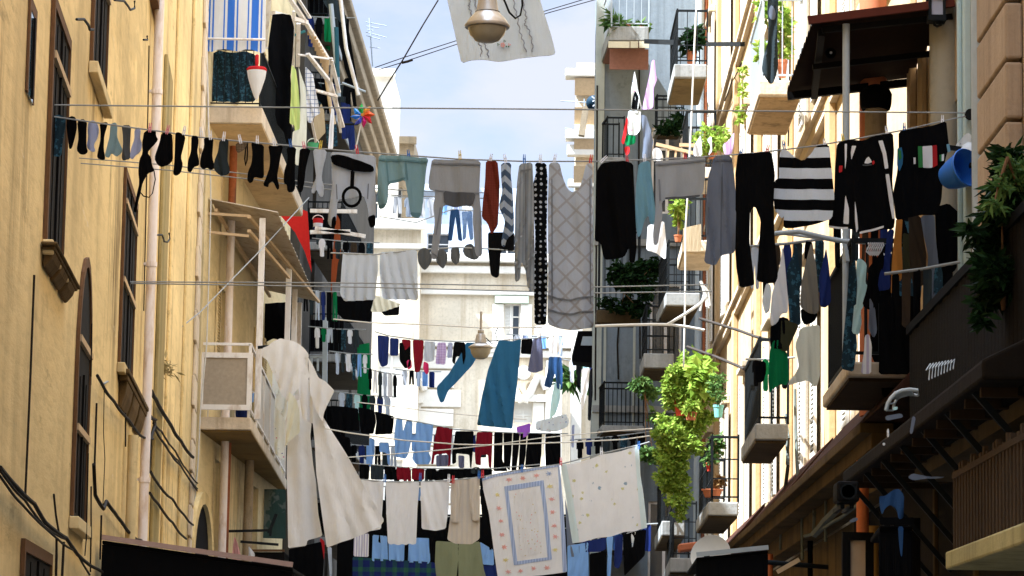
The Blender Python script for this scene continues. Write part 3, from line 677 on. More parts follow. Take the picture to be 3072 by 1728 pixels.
RN, IN = balcony(b3, c(3,1,1320,470), c(3,1,1560,470), c(3,1,1285,600), 50, th=.2, rail=1.05, mslab=M_slab, msoff=M_slab, gap=.14, mrail=M_iron)
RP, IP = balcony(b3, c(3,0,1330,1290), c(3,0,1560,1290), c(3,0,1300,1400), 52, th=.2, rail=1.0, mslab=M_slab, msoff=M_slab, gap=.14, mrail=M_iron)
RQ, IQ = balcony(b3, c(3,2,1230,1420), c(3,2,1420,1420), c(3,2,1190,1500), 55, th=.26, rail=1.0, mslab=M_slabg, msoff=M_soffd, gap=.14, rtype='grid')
for x_, r_, m_ in ((3.05, .09, M_greym), (3.18, .05, M_rust)): obj('downpipe', MB().tube([(x_, 67.6, .2), (x_, 67.6, 21)], r_, 10), m_, b3, smooth=True)
RI, II = balcony(b3, c(5,1,165,1372), c(5,1,690,1372), c(4,2,1130,232), 24.6, th=.12, rail=1.02, mslab=M_slab, msoff=plaster('brown_boards', (.05, .03, .015), (.015, .01, .006), .6, .5), gap=.1)
# canopy of dark corrugated sheet above that balcony
nr, nw = W(c(4,0,1065,232), 25.0), W(c(5,0,672,118), 25.0); fs = W(c(4,0,872,672), 28.2)
nr.z = nw.z = (nr.z+nw.z)/2+.02; nwx = RX-.02
cn = MB(); n = 26
for i in range(n):
    t0, t1 = i/n, (i+1)/n; P0, P1 = nr.lerp(fs, t0), nr.lerp(fs, t1); Q0 = Vector((nwx, P0.y, P0.z+.16)); Q1 = Vector((nwx, P1.y, P1.z+.16)); w1 = up*(.04 if i % 2 else 0); w2 = up*(0 if i % 2 else .04)
    cn.hexa([P0+w1, P1+w2, Q1+w2, Q0+w1, P0+w1+up*.01, P1+w2+up*.01, Q1+w2+up*.01, Q0+w1+up*.01])
rc = obj('canopy', cn, M_corrd, b3)
f = MB(); f.bar(nr+Vector((-.05, -.03, -.0)), Vector((nwx, nr.y-.03, nr.z+.17)), .04, .07); obj('canopy_edge', f, paint('red_brown_edge', (.09, .025, .016), .8), rc)
f = MB(); f.bar(nr+Vector((.08, .15, -.06)), fs+Vector((.25, -.1, -.05)), .06); f.bar(nr+Vector((.08, .12, -.05)), Vector((nwx, nr.y+.12, nr.z+.08)), .05); f.bar(fs+Vector((0, -.08, -.05)), Vector((nwx, fs.y-.08, fs.z+.1)), .07)
f.bar(nr+Vector((.1, 1.3, -.12)), Vector((nwx, nr.y+1.3, nr.z+.02)), .05); obj('canopy_beam', f, M_shut, rc)
p = W(c(4,0,1300,600), 25.1); obj('post', MB().tube([(p.x, 25.1, II['top']), (p.x, 25.1, nr.z-.0)], .032, 10), M_greym, rc, smooth=True)
# near brown building at the right edge
b4 = thing('apartment_building', 'weathered brown building at the right edge with a rusticated pilaster and grey half column', 'building', (RX+3, 22, 0))
holes = [(16.5, 17.7, 4.4, 6.9), (25.0, 26.2, 4.35, 6.7)]
obj('wall', RW.mesh(MB(), 2, 28.5, 0, 20.0, holes, depth=9), M_brown, b4)
for h in holes: opening(RW, b4, *h, kind='french_door', mpane=M_shut, mframe=M_wood)
f = MB(); zz = 4.5; uA = RW.hit(d(2500, 300))[0]
while zz < 19:
    RW.box(f, uA-1.5, uA, zz, zz+.415, .004, .13); zz += .44
obj('rusticated_pilaster', f, plaster('brown_stone', (.4, .3, .2), (.15, .1, .06), .7, .7, sc=2), b4, bevel=.02)
ucol = RW.hit(d(2362, 200), .12)[0]; obj('half_column', MB().tube([RW.P(ucol, 4.2, .06), RW.P(ucol, 19.5, .06)], .14, 14), plaster('grey_column', (.3, .27, .2), (.12, .11, .08), .6, .5), b4, smooth=True)
ub = RW.hit(d(2420, 200), .06)[0]
f = MB(); RW.box(f, ub-.16, ub+.17, 4.3, 19.5, .004, .06); RW.box(f, ub-.02, ub+.02, 4.3, 19.5, .06, .1); obj('duct', f, paint('pale_blue_duct', (.42, .52, .52), .6, 0, .15), b4, bevel=.01)
f = MB(); uc = RW.hit(d(2345, 300), .02)[0]
for a, b_, off in ((-1.1, -.85, .06), (.5, .85, .05), (1.3, 1.55, .07)): RW.box(f, uc+a, uc+b_, 4.3, 19.5, .004, off)
obj('wall_moulding', f, plaster('cream_brown', (.5, .36, .2), (.2, .13, .07), .7, .5), b4, bevel=.01)
ug = RW.hit(d(2453, 250), .1)[0]; obj('conduit', MB().tube([RW.P(ug, 4.2, .07), RW.P(ug, 19.4, .07)], .06, 8), M_greym, b4, smooth=True)
for k, (s, off) in enumerate(((c(5,1,880,650), .05), (c(5,1,1180,1100), .05))):
    u, z = RW.hit(s)
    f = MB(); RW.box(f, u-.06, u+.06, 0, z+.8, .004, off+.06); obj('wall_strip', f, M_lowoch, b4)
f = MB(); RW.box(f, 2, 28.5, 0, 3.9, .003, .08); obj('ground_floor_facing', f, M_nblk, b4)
hd = obj('shade_hood', MB().hexa([(2.45, 17.5, 3.5), (RX-.09, 17.5, 3.5), (RX-.09, 26.2, 3.5), (2.45, 26.2, 3.5), (2.45, 17.5, 3.62), (RX-.09, 17.5, 4.0), (RX-.09, 26.2, 4.0), (2.45, 26.2, 3.62)]), M_nblk, b4, bevel=.02)  # black hood added to fill the dark area under the balconies
for k in range(12): obj('rafter', MB().box(2.5, 17.9+k*.7, 3.44, RX-.1, 17.97+k*.7, 3.498), plaster('rafter_wood', (.04, .025, .014), (.01, .008, .006), .7, .6), hd)
for k in range(7): obj('bracket', MB().bar((2.5, 18.2+k*1.3, 3.5), (RX-.1, 18.2+k*1.3, 2.7), .04), M_iron, hd)
# plank-sided dark balcony close to the camera
f = MB(); zt, zb = 4.5, 3.45
for k in range(60):
    y0 = 14.2+k*.155; f.box(2.72, y0, zb, 2.76, y0+.145, zt+.012*math.sin(k*2.1))
nb = obj('balcony', MB().box(2.77, 14.2, zb-.1, RX-.004, 23.6, zb+.06), M_soffd, b4)
obj('plank_side', f, plaster('dark_planks', (.005, .0035, .002), (.003, .002, .002), .8, .6, sc=3), nb)
f = MB(); f.bar((2.74, 14.2, zt+.04), (2.74, 23.6, zt+.04), .07); f.box(2.76, 23.5, zb, RX-.004, 23.56, zt); obj('handrail', f, M_black, nb)
# lower ledge with picket rail at the bottom right corner
z0 = 2.62
lb = obj('balcony', MB().box(2.55, 15.2, z0-.12, RX-.09, 20.0, z0), plaster('yellow_green_ledge', (.45, .4, .2), (.12, .12, .05), .7, .6, sc=3), b4, bevel=.015)  # pale yellow-green ledge with dark olive streaks
f = MB()
for k in range(34): f.box(2.6, 15.3+k*.14, z0, 2.63, 15.37+k*.14, z0+.55+.03*math.sin(k*1.7))
f.bar((2.615, 15.2, z0+.5), (2.615, 20, z0+.5), .04)
obj('picket_rail', f, plaster('picket_wood', (.06, .04, .025), (.04, .03, .02), .7, .6, sc=3), lb)
# pipes along the lower right wall
for nm, s, r_, m_, lo, hi, off in (('downpipe', c(4,2,742,1200), .055, M_orange, 0, 3.6, .5), ('downpipe', c(4,2,585,1100), .05, M_pipe, 0, 3.6, .2), ('downpipe', c(5,2,280,800), .06, M_orange, 0, 3.9, .5), ('downpipe', c(4,2,1040,1100), .035, M_black, 0, 3.7, .2), ('downpipe', c(5,2,355,1350), .07, paint('ochre_pipe', (.4, .22, .05), .7), 0, 3.4, .15)):
    q_ = RW.pt(s, off); obj(nm, MB().tube([(q_.x, q_.y, lo), (q_.x, q_.y, hi)], r_, 10), m_, b3 if q_.y > 28.6 else b4, smooth=True)
# drooping cables on the lower right wall
for s, r_ in (("930,100 935,400 950,760 980,1000 985,1330", .022), ("870,430 880,640 860,800 830,1020 825,1260", .025), ("860,280 885,450 870,640", .018), ("1150,690 1155,900 1150,1200", .02), ("1060,790 1075,1000 1070,1130 1260,920", .03), ("1075,1140 1160,1040 1265,930", .05), ("610,1110 680,1020 740,940", .035), ("1000,1160 1200,1060 1420,900", .02)):
    wallcable(RW, b3, G(4, 2, s), r_, off=.35, m=paint('cable_grey', (.12, .13, .11), .7))
# ------------------------------------------------------------------ grey building end further along
b5 = thing('apartment_building', 'shaded grey blue building end with stacked balconies on the right middle of the alley', 'building', (2, 74, 0))
gx0 = W(d(1494, 700), 71).x
gw = Wall((0, 71), (1, 0), (0, -1))
holes = [(gx0+1.35, gx0+2.1, z, z+2.1) for z in (4.2, 9.4, 13.2)]
obj('wall', gw.mesh(MB(), gx0, 3.29, 0, 22, holes, rev=.15, depth=4), M_grey, b5)
for h in holes: opening(gw, b5, *h, kind='french_door', mframe=M_white, rev=.12)
f = MB()
for xo in (.25, .95): gw.box(f, gx0+xo, gx0+xo+.06, 6.3, 10.6, .004, .04)
gw.box(f, gx0-.02, gx0+.2, 0, 22, .004, .05); obj('wall_panel', f, plaster('grey_panel', (.44, .46, .4), (.2, .2, .15), .5, .4), b5)
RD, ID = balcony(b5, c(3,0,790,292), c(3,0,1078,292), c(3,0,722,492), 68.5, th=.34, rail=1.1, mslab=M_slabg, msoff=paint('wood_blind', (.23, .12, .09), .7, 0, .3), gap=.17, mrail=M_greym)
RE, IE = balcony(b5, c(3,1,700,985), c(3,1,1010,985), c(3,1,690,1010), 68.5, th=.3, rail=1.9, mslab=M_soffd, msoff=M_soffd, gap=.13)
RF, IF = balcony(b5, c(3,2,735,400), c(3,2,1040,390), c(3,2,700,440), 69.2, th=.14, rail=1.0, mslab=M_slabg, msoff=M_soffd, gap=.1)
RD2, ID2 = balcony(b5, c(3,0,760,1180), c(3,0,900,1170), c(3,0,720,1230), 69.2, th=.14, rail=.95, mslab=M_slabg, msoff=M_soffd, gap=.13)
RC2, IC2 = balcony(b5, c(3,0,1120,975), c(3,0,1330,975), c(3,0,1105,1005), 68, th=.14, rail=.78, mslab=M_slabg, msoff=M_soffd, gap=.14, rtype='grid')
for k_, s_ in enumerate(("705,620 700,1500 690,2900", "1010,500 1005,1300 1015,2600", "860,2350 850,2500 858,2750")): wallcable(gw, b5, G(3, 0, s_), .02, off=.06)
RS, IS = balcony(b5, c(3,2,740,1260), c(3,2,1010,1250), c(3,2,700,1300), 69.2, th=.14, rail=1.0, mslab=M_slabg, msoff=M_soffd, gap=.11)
for z_ in (8.4, 12.4):
    f = MB(); gw.box(f, gx0, 3.29, z_, z_+.16, .004, .1); obj('string_course', f, M_slabg, b5)
# rolled bamboo blind under the top balcony
q0, q1 = W(c(3,0,795,352), 69.0), W(c(3,0,1075,505), 69.0)
f = MB()
for k in range(14): zz = q1.z+(q0.z-q1.z)*k/14; f.box(q0.x, 69.0, zz, q1.x, 69.03, zz+(q0.z-q1.z)/14*.9)
obj('roller_blind', f, paint('reed_blind', (.28, .14, .1), .8, 0, .35), RD)
f = MB()
for xa, xb in ((785, 938), (945, 1000), (1008, 1078)):
    a_, b_ = W(c(3,0,xa,302), 68.45), W(c(3,0,xb,350), 68.45); f.box(a_.x, 68.4, b_.z, b_.x, 68.43, a_.z)
obj('fascia_board', f, plaster('cream_board', (.55, .5, .35), (.3, .26, .18), .4, .4), RD)
# ------------------------------------------------------------------ far houses
be = thing('apartment_building', 'sunlit cream baroque house closing the far end of the alley', 'building', (-1, 126, 0))
EW = Wall((0, 124), (1, 0), (0, -1))
ex0, ez1 = W(d(1052, 640), 124).x, W(d(1100, 640), 124).z; ex1 = W(d(1500, 640), 124).x
def ehole(pa, pb): a_, b_ = W(pa, 124), W(pb, 124); return (a_.x, b_.x, b_.z, a_.z)
holes = [ehole(c(2,1,1240,850), c(2,1,1350,1130)), ehole(c(2,2,440,200), c(2,2,545,310)), ehole(c(2,2,1310,190), c(2,2,1440,340)), (ex0+4.2, ex0+5.2, 2, 5)]
obj('wall', EW.mesh(MB(), ex0, ex1, 0, ez1, holes, depth=8), M_stone, be)
for i, h in enumerate(holes[:3]):
    o = opening(EW, be, *h, mframe=M_shutl, mpane=M_glassd if i == 0 else M_shutl, rev=.2)
    if i == 0:
        louver(EW, o, h[0]-.02, h[0]+.3, h[2], h[3], -.12, M_shutl)
        f = MB(); EW.box(f, h[0]-.4, h[1]+.35, h[3]+.02, h[3]+.32, .004, .2); obj('lintel', f, plaster('green_lintel', (.42, .48, .36), (.3, .33, .25), .3, .3), o)
    f = MB(); EW.box(f, h[0]-.5, h[0]-.02, h[2]-.2, h[3], .004, .1); EW.box(f, h[1]+.02, h[1]+.5, h[2]-.2, h[3], .004, .1); EW.box(f, h[0]-.7, h[1]+.7, h[2]-.45, h[2]-.2, .004, .25); obj('surround', f, M_stonew, o, bevel=.03)
    if i:
        f = MB(); EW.box(f, h[0]-.6, h[1]+.6, h[3]+.02, h[3]+.3, .004, .3); um = (h[0]+h[1])/2
        for sx in (-1, 1):
            f.tube([EW.P(um+sx*(.9-.16*k)*1.05, h[3]+.55+.5*math.sin(k*.9), .12+.03*k) for k in range(7)], .16, 8)
        f.lathe(EW.P(um, h[3]+1.2, .1), [(.02, 0), (.28, .05), (.3, .2), (.1, .3), (.02, .32)], 14, ax=(0, -1, 0)); obj('ornament', f, M_stonew, o)
f = MB()
for zz, th, off in ((ez1-.35, .35, .55), (ez1-.8, .3, .3), (ez1-1.7, .2, .2), (ez1-3.9, .25, .35), (ez1-4.3, .3, .18)): EW.box(f, ex0-off*.3, ex1, zz, zz+th, .004, off)
obj('cornice', f, M_stonew, be, bevel=.03)
f = MB(); zz = 0; k = 0
while zz < ez1-4.6: EW.box(f, ex0-.02, ex0+(1.9 if k % 2 else 1.6), zz, zz+.72, .004, .12); zz += .8; k += 1
EW.box(f, ex0+5.4, ex0+6.1, 0, ez1-4.4, .004, .15); EW.box(f, ex0+10.3, ex0+10.9, 0, ez1-4.4, .004, .15)
obj('quoin', f, M_stonew, be, bevel=.03)
# cream wing left of it, partly behind the washing
bw = thing('apartment_building', 'cream house wing with iron balconies beside the sunlit end house', 'building', (-8, 126, 0))
wx0, wx1 = W(d(820, 800), 123).x, W(d(1056, 800), 123).x-.02; wz = W(d(1000, 560), 123).z
WW = Wall((0, 123), (1, 0), (0, -1))
holes = [(wx0+a, wx0+a+1.1, z, z+2.3) for a in (.5, 2.2) for z in (4.5, 9, 13.4, 17.6)]
obj('wall', WW.mesh(MB(), wx0, wx1, 0, wz, holes, depth=4.9), M_stone, bw)
for h in holes: opening(WW, bw, *h, mframe=M_stonew, mpane=M_shutl)
f = MB(); WW.box(f, wx0, wx1+.2, wz-.3, wz+.1, .004, .5); WW.box(f, wx0, wx1+.1, wz-1.1, wz-.9, .004, .25); obj('cornice', f, M_stonew, bw)
# pale blue house behind
bp = thing('apartment_building', 'pale blue grey house rising behind the far end house', 'building', (-3, 150, 0))
a_, b_ = W(d(975, 470), 146), W(d(1196, 700), 146)
PW = Wall((0, 146), (1, 0), (0, -1)); holes = [(a_.x+2+k*3.4, a_.x+3.1+k*3.4, a_.z-4.4, a_.z-2.3) for k in range(2)]
obj('wall', PW.mesh(MB(), a_.x, b_.x, 0, a_.z, holes, depth=8), M_pale, bp)
for h in holes: opening(PW, bp, *h, mframe=M_white)
f = MB(); PW.box(f, a_.x-.1, b_.x+.1, a_.z-.25, a_.z+.1, .004, .4); obj('cornice', f, M_pale, bp)
# far tops seen against the sky
for lab, pts4, Y, m_ in (('white far house with a flat roof showing beyond the left eave', ((945, 182), (984, 420)), 128, M_stonew), ('low tan rooftop house just above the teal sweatshirt', ((985, 352), (1040, 480)), 134, M_tuff)):
    a_, b_ = W(d(*pts4[0]), Y), W(d(*pts4[1]), Y); bt = thing('far_house', lab, 'building', ((a_.x+b_.x)/2, Y+3, 0))
    w_ = Wall((0, Y), (1, 0), (0, -1)); hl = [(b_.x-1.0-.9*k, b_.x-.5-.9*k, a_.z-3.6-j*3, a_.z-2.2-j*3) for k in range(2) for j in range(2)]
    obj('wall', w_.mesh(MB(), a_.x-4, b_.x, 0, a_.z, hl, depth=6), m_, bt)
    for h in hl: opening(w_, bt, *h, mframe=M_shutl)
    f = MB(); w_.box(f, a_.x-4.1, b_.x+.1, a_.z-.2, a_.z+.12, .004, .3); obj('parapet', f, m_, bt)
# cream ornate house with slatted top on the right of the sky gap
bo = thing('apartment_building', 'cream far house with a slatted roof overhang on the right side of the sky', 'building', (2, 100, 0))
Y = 95; a_, b_ = W(c(3,0,520,560), Y), W(c(3,0,760,1449), Y)
OW = Wall((0, Y), (1, 0), (0, -1)); zz1 = W(c(3,0,600,1030), Y).z
hl = [(a_.x+.7, a_.x+1.5, zz1-4.5, zz1-2.2)]
x9 = b_.x+2
obj('wall', OW.mesh(MB(), a_.x+.15, x9, 0, a_.z-.1, [(a_.x+.9, a_.x+1.7, zz1+.3, zz1+2.6), *hl], depth=8), M_stone, bo)
for h in [(a_.x+.9, a_.x+1.7, zz1+.3, zz1+2.6), *hl]: opening(OW, bo, *h, mframe=M_shutl)
f = MB()
for k in range(7):
    zt = a_.z-.15-k*.95*1.0; f.hexa([OW.P(a_.x+.1, zt-.5, .3), OW.P(x9, zt-.5, .3), OW.P(x9, zt-.5, .34), OW.P(a_.x+.1, zt-.5, .34), OW.P(a_.x+.1, zt, .55), OW.P(x9, zt, .55), OW.P(x9, zt, .59), OW.P(a_.x+.1, zt, .59)]) if k < 4 else None
obj('slatted_screen', f, M_lwood, bo)
f = MB()
for zt, th, off in ((zz1, .3, .6), (zz1-.5, .35, .4), (zz1-1.5, .25, .25), (a_.z-.1, .25, .7)): OW.box(f, a_.x-off*.3, x9, zt, zt+th, .004, off)
OW.box(f, a_.x+.1, a_.x+.45, 0, zz1-1.6, .004, .2); obj('cornice', f, M_stonew, bo, bevel=.03)
f = MB(); p0, p1 = W(c(3,0,625,760), 94), W(c(3,0,590,985), 94); f.bar(p0, p1, .35, .2); obj('vent_duct', f, M_tuff, bo)
# ================================================================== WASHING, nearest line
BLK = (.006, .0062, .007)
FB = {
 'black': fabric('black_cloth', BLK), 'char': fabric('charcoal_cloth', (.018, .022, .022)), 'dteal': fabric('dark_teal_cloth', (.012, .022, .028), 'print', (.03, .07, .09), .06),
 'lav': fabric('lavender_cloth', (.30, .31, .40)), 'teal': fabric('teal_cloth', (.19, .28, .28)), 'tealg': fabric('grey_teal_cloth', (.2, .27, .27)), 'dgrey': fabric('dark_grey_cloth', (.05, .05, .048)),
 'grey': fabric('grey_cloth', (.275, .275, .27)), 'lgrey': fabric('light_grey_cloth', (.4, .41, .42)), 'rust': fabric('rust_cloth', (.15, .03, .018), 'grid', (.1, .02, .012), .02),
 'zig': fabric('zigzag_cloth', (.34, .37, .4), 'zigzag', (.05, .075, .12), .1), 'rib': fabric('ribbed_grey_cloth', (.27, .275, .27), 'vstripe', (.2, .21, .21), .03), 'polka': fabric('polka_cloth', (.008, .009, .011), 'dots', (.3, .3, .3), .045),
 'blanket': fabric('lattice_cloth', (.36, .37, .38), 'lattice', (.2, .15, .11), .15), 'sky': fabric('pale_teal_cloth', (.15, .27, .32)), 'bgrey': fabric('blue_grey_cloth', (.13, .14, .165)),
 'stripe': fabric('wide_stripe_cloth', BLK, 'hstripe', (.4, .41, .41), .168), 'white': fabric('white_cloth', (.74, .74, .76)), 'green': fabric('flag_green', (.03, .12, .03)), 'red': fabric('flag_red', (.3, .015, .015)),
 'lace': fabric('brown_lace', (.10, .07, .04), 'grid', (.03, .02, .012), .02), 'offw': fabric('off_white_cloth', (.7, .67, .6)), 'cream': fabric('cream_cloth', (.62, .54, .42)), 'navy': fabric('navy_cloth', (.012, .018, .07)),
 'denim': fabric('dark_denim', (.018, .04, .09)), 'ldenim': fabric('light_denim', (.13, .2, .34), 'print', (.2, .28, .42), .15), 'crim': fabric('crimson_cloth', (.16, .008, .014)), 'blue': fabric('blue_cloth', (.03, .1, .18)),
 'sblue': fabric('sky_blue_cloth', (.2, .32, .55)), 'purple': fabric('purple_cloth', (.3, .1, .42)), 'pgrey': fabric('purple_grey_cloth', (.075, .075, .11)), 'lilac': fabric('lilac_cloth', (.42, .33, .45), 'check', (.3, .2, .35), .05),
 'pink': fabric('pink_cloth', (.5, .33, .5)), 'mag': fabric('magenta_cloth', (.45, .03, .1)), 'beige': fabric('beige_knit', (.46, .39, .3), 'vstripe', (.42, .36, .29), .09), 'olive': fabric('olive_cloth', (.2, .2, .105)), 'mint': fabric('mint_cloth', (.42, .55, .52)),
 'lime': fabric('yellow_green_cloth', (.5, .52, .16), 'vstripe', (.4, .45, .14), .12), 'checkw': fabric('blue_check_cloth', (.58, .62, .66), 'grid', (.06, .1, .2), .09), 'orange': fabric('orange_cloth', (.42, .17, .03)), 'taupe': fabric('taupe_cloth', (.13, .11, .08)),
 'dgreen': fabric('green_towel', (.01, .10, .03)), 'dolive': fabric('dark_olive_cloth', (.028, .026, .012)), 'plaid': fabric('navy_plaid', (.01, .014, .06), 'check', (.02, .06, .03), .22), 'strw': fabric('fine_stripe_cloth', (.6, .58, .58), 'vstripe', (.35, .3, .36), .05),
 'fl1': fabric('rose_print_cloth', (.66, .67, .72)), 'fl2': fabric('meadow_print_cloth', (.72, .74, .72), 'floral', (.42, .38, .16), .145, col3=(.18, .24, .28)), 'flw': fabric('flower_cloth', (.55, .57, .62), 'floral', (.12, .14, .25), .07, col3=(.4, .1, .2)), 'rosem': fabric('tiny_rose_cloth', (.64, .62, .64), 'floral', (.55, .25, .2), .055, col3=(.45, .36, .16)),
 'tabl': fabric('tablecloth_white', (.5, .51, .56)), 'bluest': fabric('blue_band_cloth', (.27, .31, .42), 'vstripe', (.36, .4, .5), .05), 'rose': fabric('rose_print', (.62, .3, .25)), 'yel': fabric('yellow_print', (.6, .48, .2)), 'awn': fabric('blind_stripes', (.62, .54, .48), 'awning', (.03, .13, .42), .47), 'redc': fabric('red_cloth', (.4, .02, .02)), 'rustc': fabric('orange_rust_cloth', (.22, .05, .015)), 'dbr': fabric('dark_brown_cloth', (.03, .02, .012)), 'tan': fabric('tan_cloth', (.38, .29, .17)), 'stitch': fabric('stitching', (.25, .25, .27)), 'leaf': fabric('green_thread', (.08, .13, .08)),
}
def wash(col, row, name, cat, label, m, Y, s, **k):
    return cloth(name, label, cat, G(col, row, s), Y, FB[m], **k)
L1Y = 23.2
GL1 = 'washing on the nearest line'
SOCK = 'socks on the nearest line'
def sock(col, label, m, s, nm='sock', cat='sock', **k): return wash(col, 0, nm, cat, label, m, L1Y, s, group=k.pop('group', SOCK), fold=k.pop('fold', .016), lam=.07, th=.014, **k)
sock(0, 'dark teal printed shorts at the far left end of the sock line', 'dteal', "370,850 430,828 470,850 475,905 458,1000 440,1135 360,1130 352,1060 358,960", 'shorts', 'shorts', group=GL1)
sock(0, 'black pointed sock just right of the dark teal shorts', 'black', "485,862 515,842 550,850 558,915 545,990 520,1075 500,1080 493,1000 483,930")
sock(0, 'black sock just left of the first lavender sock', 'black', "560,880 600,862 630,880 625,960 625,1060 638,1100 610,1120 580,1118 555,1090 570,1000")
sock(0, 'pale lavender sock between two black socks', 'lav', "640,885 675,872 705,890 718,950 705,1000 678,1050 692,1095 665,1105 625,1065 640,1000 635,940")
sock(0, 'straight narrow black sock left of the teal grey socks', 'black', "722,895 780,882 775,915 755,980 750,1080 763,1150 740,1160 702,1145 712,1090 728,1030 730,950")
sock(0, 'teal grey pair of socks hung together by the cuffs', 'tealg', "800,900 840,885 850,920 845,980 862,1030 888,1085 870,1115 840,1135 805,1105 790,1140 758,1135 775,1070 795,990")
sock(0, 'dark grey flecked sock beside the teal grey pair', 'dgrey', "882,908 950,908 945,1000 940,1080 945,1150 890,1165 880,1140 893,1050 890,970")
sock(0, 'lavender sock hung by its toe left of the black bra', 'lav', "975,940 1005,920 1020,940 1015,1000 1032,1050 1015,1110 985,1120 960,1155 942,1145 950,1080 975,1010")
o, pr = sock(0, 'black bra dangling low with its straps in front of the cream drainpipe', 'black', "1045,950 1128,945 1130,985 1148,1012 1105,1060 1065,1105 1095,1140 1100,1195 1122,1238 1070,1255 1035,1320 1012,1420 985,1540 968,1530 990,1420 1010,1320 1003,1250 1010,1160 1035,1110 1030,1040", 'bra', 'bra', group=GL1)
f = MB().tube([W(p, L1Y-.03) for p in G(0, 0, "1115,1235 1125,1300 1105,1400 1080,1430 1040,1420 1010,1385")], .005, 5); obj('strap', f, FB['black'], o, smooth=True)
sock(0, 'wide black briefs hanging in front of the drainpipe', 'black', "1170,962 1248,965 1250,1060 1255,1160 1220,1195 1175,1212 1140,1195 1120,1150 1140,1080 1160,1020", 'briefs', 'briefs', group=GL1)
sock(0, 'long black sock with a bulging foot right of the black briefs', 'black', "1270,962 1300,958 1345,985 1330,1060 1310,1140 1325,1190 1310,1250 1275,1275 1252,1260 1262,1190 1268,1080")
sock(1, 'black sock with foot turned left at the corner of the ochre building', 'black', "180,985 225,985 232,1020 220,1100 235,1160 235,1200 195,1210 175,1250 150,1240 155,1170 178,1100")
sock(1, 'two black socks sharing a peg left of the charcoal socks', 'black', "270,998 340,1000 335,1080 330,1140 350,1215 320,1232 290,1215 265,1228 240,1205 250,1130 275,1060")
sock(1, 'charcoal socks flaring wide at the feet', 'char', "385,1015 450,1008 445,1090 438,1160 460,1230 440,1268 400,1275 365,1255 342,1225 345,1170 375,1090")
o, pr = sock(1, 'small brown lace thong with long black side straps', 'lace', "500,1035 590,1032 578,1060 560,1085 520,1112 500,1088", 'thong', 'thong', group=GL1)
f = MB().tube([W(p, L1Y) for p in G(1, 0, "585,1032 586,1100 582,1160 572,1200 566,1150 575,1060")], .006, 5); obj('strap', f, FB['black'], o, smooth=True)
sock(1, 'pair of black socks, one foot longer, against the cream soffit', 'black', "612,1030 640,1040 705,1048 702,1130 705,1280 690,1292 635,1280 625,1315 600,1328 583,1305 590,1240 615,1190 622,1110")
sock(1, 'pair of black socks with feet spread apart like a wishbone', 'black', "735,1050 780,1060 845,1050 825,1130 812,1210 800,1280 818,1360 800,1378 770,1310 740,1330 735,1360 695,1340 720,1290 745,1220 750,1140")
sock(1, 'straight black stocking in front of the end of the cream soffit', 'black', "865,1068 940,1065 930,1150 928,1290 932,1360 915,1392 875,1392 870,1335 848,1330 850,1250 880,1150")
sock(1, 'last black stocking of the row beside the pale leggings', 'black', "965,1075 1045,1078 1025,1140 1005,1230 1000,1300 985,1390 950,1390 945,1330 955,1200")
sock(1, 'pale lavender leggings hung beside the last black stocking', 'lgrey', "1060,1080 1160,1085 1150,1150 1130,1220 1120,1290 1140,1350 1135,1420 1110,1425 1085,1370 1070,1400 1045,1395 1060,1330 1085,1290 1070,1180", 'leggings', 'leggings', group=GL1)
def near(col, name, cat, label, m, s, **k): k['fold'] = k.get('fold', .03)*1.5; return wash(col, 0, name, cat, label, m, k.pop('Y', L1Y), s, group=GL1, **k)
o, pr = cloth('sweatshirt', 'light grey sweatshirt with a black band, hung upside down with both sleeves dangling', 'sweatshirt', Dp("832,382 946,392 944,450 946,520 945,570 930,572 925,520 915,490 880,500 862,500 850,505 846,560 835,575 824,560 828,520 836,470 834,420"), L1Y, FB['lgrey'], group=GL1, fold=.03, lam=.16)
cloth('band', None, None, Dp("832,393 848,391 870,394 900,404 938,418 942,428 936,433 905,433 878,428 850,420 836,412"), L1Y, FB['black'], parent=o, like=pr, lift=.025, th=.02)
for s_ in ("924,545 945,540 945,572 931,574", "836,550 846,545 846,570 834,577"): cloth('cuff', None, None, Dp(s_), L1Y, FB['black'], parent=o, like=pr, lift=.012)
cy = W(d(885, 495), L1Y-.1); f = MB().tube([cy+Vector((.068*math.cos(a), 0, .075*math.sin(a))) for a in [i*math.pi/10 for i in range(21)]], .012, 7); f.tube([cy+Vector((0, 0, .075)), cy+Vector((.003, 0, .2))], .016, 7); f.tube([cy+Vector((.003, 0, .2)), W(d(884, 432), L1Y-.04)], .008, 6)
obj('hand_mirror', f, FB['black'], label='black loop handled hoop hung in front of the light grey sweatshirt', cat='hoop', smooth=True)
o, pr = near(2, 'sweatshirt', 'sweatshirt', 'teal green sweatshirt hung by its hem, sleeves hanging down', 'teal', "330,1122 690,1145 672,1230 662,1340 640,1532 622,1580 572,1578 556,1530 540,1412 522,1308 400,1335 398,1440 390,1480 368,1514 330,1512 318,1450 322,1250", fold=.03, lam=.17)
for s_ in ("556,1545 642,1540 622,1580 572,1578", "326,1485 388,1483 366,1514 330,1512"): cloth('cuff', None, None, G(2, 0, s_), L1Y, fabric('teal_rib', (.11, .19, .195)), parent=o, like=pr, lift=.012)
cloth('hem', None, None, G(2, 0, "400,1318 524,1290 524,1308 400,1337"), L1Y, MATS['teal_rib'], parent=o, like=pr, lift=.012)
o, pr = near(2, 'jumper', 'jumper', 'mid grey knitted jumper with arms hanging below its hem, left of the rust red dress', 'grey', "715,1150 1068,1165 1060,1320 1058,1400 1075,1600 1078,1850 1040,1865 1025,1820 1010,1600 1015,1500 960,1490 880,1500 800,1480 785,1550 780,1680 750,1870 715,1875 705,1830 735,1600 722,1500 740,1380 690,1370 690,1300", fold=.03, lam=.2)
